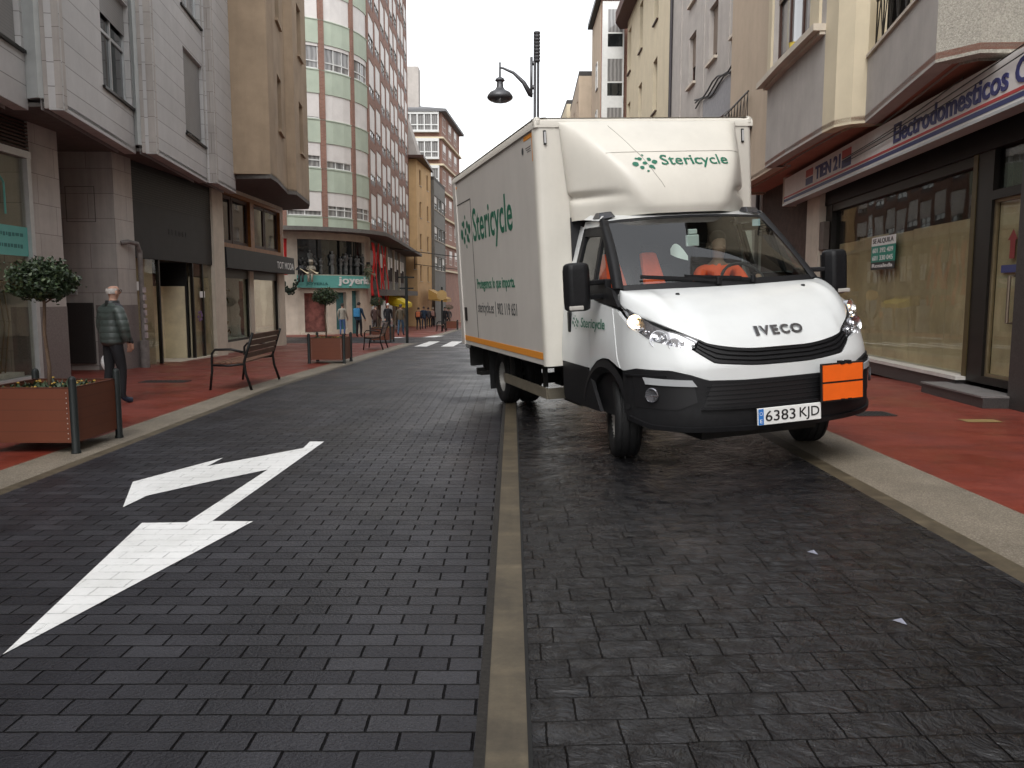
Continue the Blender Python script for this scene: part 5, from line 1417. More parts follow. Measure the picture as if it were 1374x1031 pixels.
for f in range(6):
    z0 = 5.3 + 3.05 * f
    for a0, a1, n in ((2.6, 7.55, 6),):
        if f == 2:
            window(B, TP, 3.5, 5.6, z0, z0 + 1.6, .0, 'white_frame', 'pane_curtain', 2, 1, [], .6); continue
        mb = MB(); cb(mb, TP, a0, a1, z0 - .25, z0, -.1, .5); cb(mb, TP, a0, a1, z0 + 1.75, z0 + 2.1, -.1, .5)
        for k in range(n + 1):
            a = a0 + (a1 - a0 - .14) * k / n; cb(mb, TP, a, a + .14, z0, z0 + 1.75, .3, .48)
        cb(mb, TP, a0, a1, z0 + .5, z0 + .62, .3, .47)
        w = mb.build("bay_window", M['white_frame'], B)
        mb = MB(); cb(mb, TP, a0 + .1, a1 - .1, z0, z0 + 1.75, .2, .38); mb.build("pane", M['pane_curtain'], w)
    for k in range(3):
        a0 = 8.6 + k * 4.2; window(B, TP, a0, a0 + 1.9, z0, z0 + 1.7, .02, 'white_frame', 'pane_curtain', 2, 1, [.4], random.choice([0, .5]))
    mb = MB(); cb(mb, TP, 2.4, TP.len, z0 - .95, z0 - .75, 0, .3); mb.build("string_course", M['cream_render'], B)
mb = MB(); mb.prism([(-16.5, 95.4), (-7.6, 95.4), (-6.4, 110.4), (-16.5, 110.4)], 22.6, 22.9); mb.hexa([(-16.5, 95.4, 22.9), (-7.6, 95.4, 22.9), (-6.4, 110.4, 22.9), (-16.5, 110.4, 22.9), (-16, 99, 24.0), (-11.5, 99, 24.0), (-11, 107, 24.0), (-16, 107, 24.0)]); mb.build("roof", mat("pale_slate_roof", (.16, .16, .165), .7), B)
mb = MB(); mb.box(-12.6, 97, 23, -10.9, 99, 28); mb.build("chimney", M['grey_render'], B)
mb = MB(); mb.box(-15.8, 96.3, -2, -8.4, 109.5, 22.6); mb.build("core", M['soffit'], B)
simple_house("far_pale_house", "pale house closing the view beyond the brick tower", [(-7.4, 112), (-5.9, 112), (-4.6, 128), (-16, 128)], -2.4, 12.5, 'cream_render', [(1, 4, 4, 2.5, 2.9, 1.1, 1.5, .5)])
simple_house("far_grey_house", "small grey house half hidden behind the truck at the street's end", [(-5.2, 134), (2, 134), (2, 142), (-5.2, 142)], -3, 7.5, 'grey_render', [(0, 5, 3, .5, 2.8, .9, 1.4, .5)])
# ------------------------------------------------------------------ right: big cream building over the electrical shop
B = wempty("cream_corner_building", "cream and grey building with overhanging bays above the electrical shop on the right", "building", (6.6, 15, .09))
RW = Path([(6.02, 5.2), (7.22, 23.6)], 1)      # wall line, a = distance from the near end
ra = lambda y: (y - 5.2) / (23.6 - 5.2) * RW.len
OVR = [(7.5, 23.6), (6.2, 23.6), (6.06, 20.9), (5.93, 18.75), (5.74, 18.7), (5.62, 17.0), (5.52, 14.75), (5.54, 14.25), (5.72, 13.98), (5.92, 13.9), (5.27, 10.4), (5.58, 9.98), (6.2, 9.95), (9, 9.95)]
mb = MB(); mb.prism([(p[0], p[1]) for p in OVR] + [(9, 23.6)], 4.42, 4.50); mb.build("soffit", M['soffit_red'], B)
P = Path(OVR, -1); S = P.L
BR = Path(OVR[2:], -1)
z0_ = 4.38
def seg_wall(i, j, z0, z1, m, ops=(), name="wall"):
    mb = MB(); wallf(mb, P, S[i], S[j], z0, z1, ops, .22); return mb.build(name, m, B)
# first-floor parapets and storeys above
wop = [(S[4] + .45, S[5] + 1.45, 6.3, 8.3), (S[4] + .45, S[5] + 1.45, 9.5, 11.4)]
seg_wall(0, 3, z0_, 13, M['pink_render'])
seg_wall(3, 6, z0_, 13, M['grey_render'], wop, "bay_wall")
seg_wall(6, 9, z0_, 13, M['cream_render'], (), "curved_wall")
seg_wall(9, 10, z0_, 5.42, M['grey_render'], (), "balcony_parapet")
seg_wall(10, 13, z0_, 5.95, M['rough_stone'], (), "balcony_end")
for q in wop: window(B, P, q[0], q[1], q[2], q[3], -.10, 'brown_frame', 'pane_curtain', 3, 1, [], .28, 'blind_b', .10)
mb = MB(); cb(mb, P, S[4] + .02, S[6] - .02, 6.08, 6.14, 0, .10); cb(mb, P, S[4] + .0, S[6] - .0, 6.14, 6.26, 0, .22); mb.build("stone_sill", M['cream_stone'], B)
mb = MB(); cb(mb, P, S[4] + .12, S[4] + .42, 6.26, 8.5, 0, .05); cb(mb, P, S[5] + 1.48, S[6] - .25, 6.26, 8.5, 0, .05); mb.build("window_jamb", M['cream_render'], B)
mb = MB(); mb.lathe([(0.06, 0), (.09, .16), (.095, .16), (.08, .13), (0, .13)], P.pt(S[5] + .6, 6.262, .08), 14); mb.build("flower_pot", plain("yellow_pot", (.55, .42, .07), .5), B)
# balcony with railing and the wall behind it
mb = MB(); cb(mb, P, S[9], S[10], 5.42, 5.47, -.25, .04); mb.build("parapet_coping", M['cream_stone'], B)
rail = MB()
cb(rail, P, S[9] + .05, S[10] - .05, 6.3, 6.34, -.12, -.08); cb(rail, P, S[9] + .05, S[10] - .05, 5.5, 5.53, -.12, -.08)
n = 16
for k in range(n + 1):
    a = S[9] + .06 + (S[10] - S[9] - .12) * k / n
    if k % 2 == 0: rail.bar(P.pt(a, 5.47, -.1), P.pt(a, 6.3, -.1), .018)
    if k < n:
        b = S[9] + .06 + (S[10] - S[9] - .12) * (k + 1) / n
        rail.bar(P.pt(a, 5.53 if k % 2 == 0 else 6.3, -.1), P.pt(b, 6.3 if k % 2 == 0 else 5.53, -.1), .014)
rail.build("railing", M['dark_frame'], B)
BW = Path([(6.6, 13.95), (6.4, 9.95)], -1)
mb = MB(); wallf(mb, BW, 0, BW.len, 4.5, 13, [(1.0, 2.4, 4.9, 7.2)], .2); mb.build("balcony_wall", M['cream_render'], B)
window(B, BW, 1.0, 2.4, 4.9, 7.2, -.1, 'brown_frame', 'pane', 2, 1, [], .4, 'blind_b')
mb = MB(); mb.prism([(6.6, 23.6), (6.6, 9.96), (16, 9.96), (16, 23.6)], 8.2, 13.0); mb.build("upper_block", M['cream_render'], B)
mb = MB(); mb.prism([(5.5, 23.6), (5.5, 9.9), (16, 9.9), (16, 23.6)], 13.0, 13.3); mb.build("roof", M['roof_tile'], B)
mb = MB(); mb.prism([(7.6, 23.5), (7.0, 10.0), (16, 10.0), (16, 23.5)], 4.5, 13.0); mb.build("core", M['soffit'], B)
# far left end: small balcony rail beside the truck's roof
rail = MB()
for k in range(8):
    a = S[1] + .05 + (S[2] - S[1] - .1) * k / 7; rail.bar(P.pt(a, 5.75, .12), P.pt(a, 6.6, .12), .016)
    if k < 7: rail.bar(P.pt(a, 5.75, .12), P.pt(a + (S[2] - S[1] - .1) / 7, 6.6, .12), .012)
cb(rail, P, S[1], S[2], 6.6, 6.63, .1, .14); cb(rail, P, S[1], S[2], 5.70, 5.75, 0, .2)
rail.build("small_railing", M['dark_frame'], B)
# ground floor
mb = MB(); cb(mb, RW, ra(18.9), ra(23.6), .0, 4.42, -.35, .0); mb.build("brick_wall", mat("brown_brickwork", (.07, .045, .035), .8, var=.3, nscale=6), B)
mb = MB(); cb(mb, RW, ra(18.0), ra(18.9), .0, 4.42, -.35, .10); mb.build("pale_pier", M['cream_stone'], B)
mb = MB(); cb(mb, RW, ra(5.2), ra(10.05), .0, 4.42, -.35, .10); mb.build("black_pier", M['dark_stone'], B)
mb = MB(); cb(mb, RW, ra(10.05), ra(18.0), 3.45, 4.42, -.5, -.02); mb.build("shop_lintel", M['black_fascia'], B)
mb = MB(); mb.box(9.6, 5.2, 0, 9.7, 23.5, 4.4); mb.box(7.0, 17.9, 0, 9.6, 18.0, 4.4); mb.build("shop_back_wall", mat("dark_inside", (.10, .085, .07), .9), B)
SFR = wempty("electrical_shopfront", "closed electrical shop front with paper-lined window and dark framed door", "shop front", (6.8, 13, .1))
mb = MB(); cb(mb, RW, ra(11.5), ra(18.0), .09, .30, -.45, .06); mb.build("plinth", M['dark_stone'], SFR)
mb = MB(); cb(mb, RW, ra(11.45), ra(18.0), .302, .355, -.45, .09); mb.build("sill", M['marble'], SFR)
mb = MB(); cb(mb, RW, ra(11.5), ra(17.6), .355, 3.45, -.16, -.145); mb.build("display_window", M['shop_glass'], SFR)
mb = MB()
ys = [11.5, 12.6, 13.9, 15.0, 16.4, 17.6]
for y0, y1 in zip(ys, ys[1:]): cb(mb, RW, ra(y0) + .006, ra(y1) - .006, .36, 2.62 + .02 * math.sin(y0 * 3), -.26 - .006 * random.random(), -.24)
mb.build("paper_lining", M['board'], SFR)
mb = MB()
cb(mb, RW, ra(11.44), ra(11.56), .355, 3.45, -.2, -.04); mb.build("window_post", mat("olive_bronze", (.10, .075, .03), .4, .4), SFR)
mb = MB(); cb(mb, RW, ra(17.6), ra(18.0), .355, 3.45, -.3, -.05); cb(mb, RW, ra(11.56), ra(17.6), 3.3, 3.45, -.2, -.06); mb.build("window_head", M['dark_frame'], SFR)
mb = MB(); cb(mb, RW, ra(11.02), ra(11.44), .30, 3.45, -.3, -.05); cb(mb, RW, ra(10.05), ra(10.16), .30, 3.45, -.3, -.05); cb(mb, RW, ra(10.16), ra(11.02), 2.78, 2.9, -.3, -.05); cb(mb, RW, ra(10.16), ra(11.02), .30, .40, -.3, -.05); mb.build("door_frame", M['dark_frame'], SFR)
mb = MB()
for a0, a1, z0, z1 in ((10.16, 10.20, .4, 2.78), (10.98, 11.02, .4, 2.78), (10.20, 10.98, .40, .44), (10.20, 10.98, 2.74, 2.78)): cb(mb, RW, ra(a0), ra(a1), z0, z1, -.14, -.09)
door = mb.build("door", mat("brass_edge", (.26, .21, .13), .4, .5), SFR)
mb = MB(); cb(mb, RW, ra(10.20), ra(10.98), .44, 2.74, -.13, -.115); mb.build("door_glass", M['shop_glass'], door)
mb = MB(); cb(mb, RW, ra(10.20), ra(10.98), .44, 2.74, -.17, -.15); mb.build("door_paper", M['board'], door)
mb = MB(); hx = [RW.pt(ra(10.28), 1.75, -.06), RW.pt(ra(10.28), 1.75, .05), RW.pt(ra(10.28), 1.15, .05), RW.pt(ra(10.28), 1.15, -.06)]
mb.tube(hx, .022, 8); mb.build("handle", mat("bronze_handle", (.20, .16, .12), .35, .6), door)
mb = MB(); mb.hexa([RW.pt(ra(10.50), 1.98, -.112), RW.pt(ra(10.62), 1.98, -.112), RW.pt(ra(10.62), 1.98, -.11), RW.pt(ra(10.50), 1.98, -.11), RW.pt(ra(10.50), 2.25, -.112), RW.pt(ra(10.62), 2.25, -.112), RW.pt(ra(10.62), 2.25, -.11), RW.pt(ra(10.50), 2.25, -.11)])
mb.face([RW.pt(ra(10.45), 2.22, -.111), RW.pt(ra(10.68), 2.22, -.111), RW.pt(ra(10.56), 2.36, -.111)]); mb.build("door_arrow_sticker", plain("red_sticker", (.24, .03, .03), .5), door)
mb = MB(); cb(mb, RW, ra(10.34), ra(10.80), 1.80, 1.90, -.112, -.109); mb.build("door_blue_sticker", plain("blue_sticker", (.05, .06, .18), .5), door)
mb = MB(); cb(mb, RW, ra(10.16), ra(11.02), 2.9, 3.45, -.14, -.12); mb.build("transom_glass", M['shop_glass'], SFR)
mb = MB(); cb(mb, RW, ra(10.0), ra(11.75), .05, .22, -.3, .42); mb.build("step", M['dark_stone'], SFR)
mb = MB(); cb(mb, RW, ra(10.0), ra(11.75), .222, .245, -.05, .44); mb.build("step_tread", mat("slate_tread", (.15, .14, .135), .5, var=.2, nscale=10), SFR)
# shop sign
SP = Path([(6.60, 19.9), (5.72, 8.6)], -1)
sp = lambda y: (19.9 - y) / (19.9 - 8.6) * SP.len
SG = wempty("shop_sign", "long white fascia sign with blue lettering and red and blue stripes over the shop", "sign", (6.2, 14, 3.7))
mb = MB(); cb(mb, SP, 0, SP.len, 3.70, 4.30, -.22, 0); mb.build("sign_box", mat("sign_white", (.74, .70, .67), .5, var=.06, streak=.2), SG)
mb = MB(); cb(mb, SP, 0, SP.len, 3.825, 3.865, 0, .006); mb.build("red_stripe", plain("sign_red", (.46, .045, .045), .5), SG)
mb = MB(); cb(mb, SP, 0, SP.len, 3.745, 3.805, 0, .006); mb.build("blue_stripe", plain("sign_blue", (.022, .032, .13), .5), SG)
mb = MB(); cb(mb, SP, 0, SP.len, 3.66, 3.70, -.22, .03); mb.build("sign_trim", M['alu'], SG)
mb = MB(); cb(mb, SP, -.06, 0, 3.66, 4.34, -.3, .02); mb.build("sign_end", M['cream_stone'], SG)
M['s_blue'] = plain("sign_blue_letters", (.035, .04, .15), .5); M['s_red'] = plain("sign_red_block", (.46, .06, .05), .5)
y = lambda v: sp(v)
mb = MB(); put_text(mb, "TIEN 21", wallfn(SP, y(17.35), y(15.75), 3.93, 4.20, .0, .012), .03); mb.build("sign_lettering", M['s_blue'], SG)
mb = MB(); put_text(mb, "Electrodomesticos Ca", wallfn(SP, y(13.15), y(9.08), 3.90, 4.20, .0, .012), .02); mb.build("sign_lettering", M['s_blue'], SG)
for yy in (18.05, 15.65):
    mb = MB(); cb(mb, SP, y(yy), y(yy - .5), 4.07, 4.22, 0, .01); mb.build("red_block", M['s_red'], SG)
    mb = MB(); cb(mb, SP, y(yy), y(yy - .5), 3.90, 4.045, 0, .01); mb.build("blue_block", M['s_blue'], SG)
mb = MB()
for (y0, z0, y1, z1) in ((15.5, 4.02, 9.0, 4.33), (15.4, 3.97, 9.2, 4.22), (15.5, 4.05, 10.8, 4.31)):
    mb.tube([SP.pt(y(y0 + (y1 - y0) * k / 8), z0 + (z1 - z0) * k / 8 - .05 * math.sin(math.pi * k / 8), .04) for k in range(9)], .008, 5)
tag(mb.build("overhead_cables", M['black']), "thin black cables sagging across the front of the electrical shop's sign", "cable")
# for-rent board
RS = empty("rent_sign", "small white, green and black for-rent board on the papered shop window", "sign", RW.pt(ra(15.0), 2.2, -.12)[:])
ori = Vector(RS.location)
def rb_(z0, z1, m, name, txt, tm, pad=.03, bold=.01):
    mb = MB(); pts = [RW.pt(ra(15.45), z0, -.135), RW.pt(ra(14.35), z0, -.135), RW.pt(ra(14.35), z0, -.125), RW.pt(ra(15.45), z0, -.125)]
    mb.hexa([p - ori for p in pts] + [p - ori + Vector((0, 0, z1 - z0)) for p in pts]); o = mb.build(name, m, RS)
    for t, za, zb in txt:
        mb = MB(); put_text(mb, t, lambda a, b, c: RW.pt(ra(15.38 - .95 * a), za + (zb - za) * b, -.124 + .004 * c) - ori, bold); mb.build("board_lettering", tm, o)
rb_(2.42, 2.58, M['paper'], "white_panel", [("SE ALQUILA", 2.45, 2.55)], M['black'])
rb_(2.12, 2.418, mat("rent_green", (.02, .24, .17), .5), "green_panel", [("601 392 409", 2.29, 2.38), ("601 330 045", 2.15, 2.24)], M['paper'])
rb_(1.98, 2.118, M['black'], "black_panel", [("Rosaleda", 2.02, 2.09)], M['paper'])
# intercom box on the pale pier
mb = MB(); cb(mb, RW, ra(17.7), ra(18.0), 2.5, 3.1, -.04, .08); tag(mb.build("alarm_box", mat("alarm_grey", (.12, .10, .085), .6)), "grey alarm box between the pale pier and the shop sign", "alarm box")

# ------------------------------------------------------------------ right: next houses
B = wempty("grey_house", "grey rendered house with deep-set windows behind the truck's roof", "building", (7.2, 30, 0))
HP = Path([(7.2, 37.6), (7.2, 23.6)], -1)
ops = []
for k, a0 in enumerate((3.6, 7.0, 10.2)):
    for f in range(4):
        z = 9.9 + 3.2 * f; ops.append((a0, a0 + 1.25, z, z + 1.95))
ops.append((9.2, 13.6, 6.1, 7.5))
mb = MB(); wallf(mb, HP, 0, 14, -.8, 19.5, ops, .28); mb.build("wall", M['grey_render'], B)
for q in ops[:-1]: window(B, HP, q[0], q[1], q[2], q[3], -.18, 'brown_frame', 'pane', 2, 1, [], random.choice([.7, .85, .6]), 'blind_b', .07, 'cream_stone', .12, .1)
window(B, HP, 9.2, 13.6, 6.1, 7.5, -.2, 'alu', 'pane_curtain', 3, 1, [])
mb = MB(); cb(mb, HP, 6.5, 13.7, 7.6, 8.75, 0, .05); mb.build("grey_panel", mat("slate_panel", (.23, .225, .235), .5, var=.15), B)
mb = MB()
for j in range(3): mb.tube([HP.pt(5.5 + 8.3 * k / 12, 8.7 + .1 * j + .12 * math.sin(k * 1.3 + j), .10 + .02 * j) for k in range(13)], .03, 6)
mb.build("cable_bundle", M['black'], B)
mb = MB(); mb.tube([HP.pt(13.85, -.5, .08), HP.pt(13.85, 19, .08)], .06, 8); mb.tube([HP.pt(.1, -.5, .08), HP.pt(.1, 19, .08)], .07, 8); mb.build("downpipe", mat("dark_pipe", (.05, .045, .05), .5), B)
for a in (1.8, 6.0, 9.6): mb = MB(); cb(mb, HP, a, a + .35, 2, 19.5, 0, .04); mb.build("pilaster", M['grey_render'], B)
mb = MB(); mb.box(7.5, 23.7, -.8, 16, 37.5, 19.5); mb.build("core", M['soffit'], B)
mb = MB(); mb.box(6.7, 23.6, 19.5, 16, 37.6, 19.9); mb.build("roof", M['roof_tile'], B)
B = wempty("cream_house", "cream rendered house with tall narrow windows and a curved brown eave", "building", (7.2, 45, -.6))
HP = Path([(7.6, 53.3), (7.2, 52.2), (7.2, 37.6)], -1)
ops = []
for k, a0 in enumerate((1.6, 6.0, 10.8)):
    for f in range(3):
        z = 6.3 + 4.4 * f; ops.append((a0, a0 + 1.2, z, z + 2.6))
mb = MB(); wallf(mb, HP, 0, HP.len, -1, 18.6, ops, .28); mb.build("wall", M['cream_render'], B)
for q in ops: window(B, HP, q[0], q[1], q[2], q[3], -.2, 'brown_frame', 'pane', 2, 1, [], random.choice([0, .4]), 'blind_b', .07, 'brown_frame', .1, .06)
mb = MB(); cb(mb, HP, 0, HP.len, 18.4, 19.0, -2, .75); mb.build("eave", mat("brown_eave", (.11, .06, .05), .7), B)
mb = MB(); mb.box(7.6, 37.7, -1, 16, 52.2, 18.6); mb.build("core", M['soffit'], B)
B = wempty("white_bay_house", "tall brick house with a white glazed bay rising behind the truck", "building", (6.5, 54, -1))
HP = Path([(5.75, 60), (5.75, 54.0), (7.9, 54.0)], -1)
mb = MB(); wallf(mb, HP, 0, HP.len, -1.5, 20.4, [], .3); mb.build("wall", M['brick'], B)
mb = MB(); cb(mb, HP, .1, 5.9, 4, 20.3, 0, .02); mb.build("street_render", M['pink_render'], B)
mb = MB(); cb(mb, HP, 6.05, 7.45, 3, 20.2, 0, .25); bw = mb.build("white_bay", M['white_frame'], B)
for f in range(5):
    z = 5.2 + 3.05 * f
    mb = MB(); cb(mb, HP, 6.4, 7.35, z + .9, z + 2.3, .25, .262); mb.build("bay_pane", M['pane_curtain'], bw); mb = MB(); cb(mb, HP, 6.4, 7.35, z, z + .8, .25, .262); mb.build("bay_pane", M['pane'], bw)
for f in range(4): window(B, HP, 3.4, 4.4, 6 + 3.1 * f, 7.7 + 3.1 * f, .08, 'white_frame', 'pane', 1, 1, [], 0, sill='brown_frame')
mb = MB(); cb(mb, HP, 0, HP.len, 20.4, 20.7, -3, .35); mb.build("roof", M['dark_frame'], B)
mb = MB(); mb.box(6.1, 54.3, -1.5, 14, 60, 20.4); mb.build("core", M['soffit'], B)
simple_house("beige_house", "beige house with dark eaves seen left of the white bay", [(5.0, 62.2), (13, 62.2), (13, 74), (4.9, 74)][::-1] if False else [(5.2, 74), (5.0, 62.2), (13, 62.2), (13, 74)], -1.5, 17.8, 'pink_render', [(0, 3, 4, 5.5, 3.1, 1.1, 1.6, .5)])
simple_house("distant_cream_house", "cream house farthest along the right side of the street", [(4.6, 92), (4.9, 74.5), (13, 74.5), (13, 92)], -2.0, 18.6, 'cream_render', [(0, 4, 4, 5.5, 3.1, 1.1, 1.6, .5)])
# the neighbours beside and behind the camera: they close the street, shade it and stand in the windscreen's reflection
B = wempty("neighbour_building", "tall grey building standing right beside the camera, next to the black pier", "building", (6.6, 0, .09))
NP = Path([(6.45, 8.9), (5.4, -22)], -1)
ops = [(1.2 + 3.1 * k, 2.6 + 3.1 * k, 5.2 + 3.2 * f, 7.0 + 3.2 * f) for k in range(9) for f in range(3)]
mb = MB(); wallf(mb, NP, 0, NP.len, 0, 15.5, ops, .2); mb.build("wall", M['grey_render'], B)
for q in ops: window(B, NP, *q, -.1, 'brown_frame', 'pane', 2, 1, [], .3, 'blind_b')
mb = MB(); mb.prism([(6.6, 8.85), (15, 8.85), (15, -22), (5.6, -22)], 15.5, 15.8); mb.prism([(6.7, 8.8), (15, 8.8), (15, -22), (5.9, -22)], .05, 15.5); mb.build("core", M['soffit'], B)
B = wempty("neighbour_building", "stone building beside the camera on the left, before the office front", "building", (-8.4, -4, 0))
NP = Path([(-8.2, -22), (-8.2, 3.95)], -1)
ops = [(1.2 + 3.1 * k, 2.6 + 3.1 * k, 5.2 + 3.2 * f, 7.0 + 3.2 * f) for k in range(8) for f in range(2)]
mb = MB(); wallf(mb, NP, 0, NP.len, 0, 12.5, ops, .2); mb.build("wall", M['stone_plank'], B)
for q in ops: window(B, NP, *q, -.1, 'alu', 'pane', 2, 1, [], .3, 'blind_g')
mb = MB(); mb.box(-18, -22, 0, -8.6, 3.9, 12.5); mb.build("core", M['soffit'], B)
# ------------------------------------------------------------------ street furniture
M['plank'] = slatmat("planter_boards", (.135, .037, .015), .104)
M['post'] = mat("dark_green_post", (.011, .014, .0135), .55, 0, var=.2, nscale=10)
M['soil'] = mat("soil", (.03, .022, .016), .95, var=.4, nscale=20)
M['leaf'] = None
def leafmat(name, c):
    m, nt, N, L, P = nodes(name)
    tc = N.new("ShaderNodeTexCoord"); n = noise(N, L, tc.outputs["Object"], 14, 4, .7)
    r = ramp(N, L, n.outputs["Fac"], [(.3, sc(c, .45)), (.55, c), (.78, sc(c, 1.9))]); L.new(r.outputs[0], P.inputs["Base Color"]); P.inputs["Roughness"].default_value = .55
    return m
M['leaf'] = leafmat("topiary_leaf", (.030, .052, .020))
M["leaf_pale"] = leafmat("topiary_leaf_pale", (.060, .085, .030)); M["leaf_dark"] = leafmat("topiary_leaf_dark", (.016, .030, .012))
M['bark'] = mat("bark", (.115, .075, .05), .9, var=.3, nscale=12, bump=.5)
def planter(x, y, label, s=.85, h=.62):
    e = empty("planter", label, "planter", (x, y, gz(x, y)), group="wooden planters along the pavement edge")
    k = s / 2
    mb = MB(); mb.box(-k + .04, -k, .10, k - .04, -k + .03, h); mb.build("front_panel", M['plank'], e)
    mb = MB(); mb.box(-k + .04, k - .03, .10, k - .04, k, h); mb.build("back_panel", M['plank'], e)
    mb = MB(); mb.box(k - .03, -k + .04, .10, k, k - .04, h); mb.build("side_panel", M['plank'], e)
    mb = MB(); mb.box(-k, -k + .04, .10, -k + .03, k - .04, h); mb.build("side_panel", M['plank'], e)
    mb = MB(); mb.box(-k + .04, -k - .001, h + .001, k - .04, -k + .032, h + .013); mb.box(-k + .04, k - .032, h + .001, k - .04, k + .001, h + .013)
    mb.box(k - .032, -k + .04, h + .001, k + .001, k - .04, h + .013); mb.box(-k - .001, -k + .04, h + .001, -k + .032, k - .04, h + .013); mb.build("rim", mat("planter_rim", (.07, .022, .012), .5), e)
    for sx_ in (-1, 1):
        for sy in (-1, 1):
            mb = MB(); mb.lathe([(0, 0), (.045, 0), (.043, .02), (.036, .03), (.036, h + .085), (.030, h + .105), (.016, h + .118), (0, h + .122)], (sx_ * k, sy * k, 0), 16); mb.build("post", M['post'], e, smooth=True, angle=50)
    mb = MB(); mb.box(-k + .031, -k + .031, .2, k - .031, k - .031, h - .05); mb.build("soil", M['soil'], e)
    mb = MB()
    for q in range(10): mb.ball((k - .065, -k - .002, .14 + q * (h - .18) / 9), .006, 6, 4); mb.ball((-k + .065, -k - .002, .14 + q * (h - .18) / 9), .006, 6, 4)
    mb.build("rivets", M['alu'], e)
    rr = random.Random(int(abs(x * 100)))
    mb = MB(); fl = MB()
    for q in range(260):
        px, py = rr.uniform(-k + .05, k - .05), rr.uniform(-k + .05, k - .05); z = h - .05; a = rr.uniform(0, 6.28); l = rr.uniform(.03, .075); d = Vector((math.cos(a) * l, math.sin(a) * l, rr.uniform(.02, .08))); w = Vector((-math.sin(a), math.cos(a), 0)) * l * .35
        c = Vector((px, py, z)); mb.face([c, c + d * .5 + w, c + d, c + d * .5 - w])
        if q % 9 == 0:
            c2 = c + d * .9 + Vector((0, 0, .01)); fl.ball(c2, .016, 6, 4, (1, 1, .6))
    mb.build("bedding_leaves", M['leaf'], e); fl.build("flowers", mat("flower_heads", (.34, .21, .04), .7, var=.5, nscale=30), e)
    return e
def topiary(x, y, base, label, hz=1.75, r=.34, n=5200, trunk_h=1.0):
    e = empty("topiary_tree", label, "tree", (x, y, base), group="clipped trees growing in the planters")
    mb = MB(); mb.tube([(0, 0, 0), (.012, .006, trunk_h * .35), (-.012, .0, trunk_h * .7), (.004, .004, trunk_h), (.0, 0, trunk_h + .18)], [.022, .019, .017, .016, .012], 8)
    rr = random.Random(int(abs(x * 77) + y))
    for k in range(10):
        a = k * 2.4; c = Vector((0, 0, trunk_h + .02 * k)); mb.tube([c, c + Vector((math.cos(a) * r * .4, math.sin(a) * r * .4, .07)), c + Vector((math.cos(a) * r * .75, math.sin(a) * r * .75, .12 + .1 * rr.random()))], [.009, .006, .003], 5)
    mb.build("trunk", M['bark'], e, smooth=True)
    mb = MB(); cz = trunk_h + r * .72
    for k in range(n):
        u = rr.uniform(-1, 1); a = rr.uniform(0, 2 * math.pi); q = math.sqrt(1 - u * u)
        bump = 1 + .10 * math.sin(3 * a + 2 * u * 3) + .07 * math.sin(7 * a - 5 * u) + .05 * math.sin(13 * a + 9 * u)
        rad = r * bump * (rr.random() ** .22)
        if rr.random() < .12: rad *= 1.0 + .22 * rr.random()
        d = Vector((q * math.cos(a), q * math.sin(a), u * (.72 if u > 0 else .58)))
        c = Vector((0, 0, cz)) + d * rad
        t = Vector((rr.uniform(-1, 1), rr.uniform(-1, 1), rr.uniform(-.6, 1))).normalized(); l = rr.uniform(.016, .034)
        w = t.cross(Vector((rr.uniform(-1, 1), rr.uniform(-1, 1), rr.uniform(-1, 1)))).normalized() * l * .45
        mb.cur = 0 if rr.random() < .6 else (1 if rr.random() < .45 else 2); c0 = c - t * l; mb.face([c0, c + w, c + t * l, c - w])
    mb.build("crown", [M["leaf"], M["leaf_pale"], M["leaf_dark"]], e)
    return e
PL = [(-4.60, 8.02, "large brown wooden planter nearest the camera at the left edge"),
      (-4.52, 20.0, "brown wooden planter between the two benches, seen from its front"),
      (-5.55, 34.4, "brown wooden planter by the crossing, partly behind the metal-framed chair"),
      (-4.55, 61, "small far brown planter beside the round yellow sign")]
for x, y, lab in PL: planter(x, y, lab)
topiary(-4.66, 8.05, .45, "round-crowned clipped tree in the nearest planter at the left edge", trunk_h=.97, r=.30)
topiary(-4.62, 20.0, .35, "clipped round tree in front of the jeweller's, in the second planter", trunk_h=.90, r=.30, n=2600)
topiary(-5.75, 34.5, -.1, "paler clipped tree in the planter beside the crossing", trunk_h=1.12, r=.30, n=1400)
topiary(-4.74, 61, -.6, "farthest small clipped tree near the round yellow sign", trunk_h=1.0, r=.32, n=500)
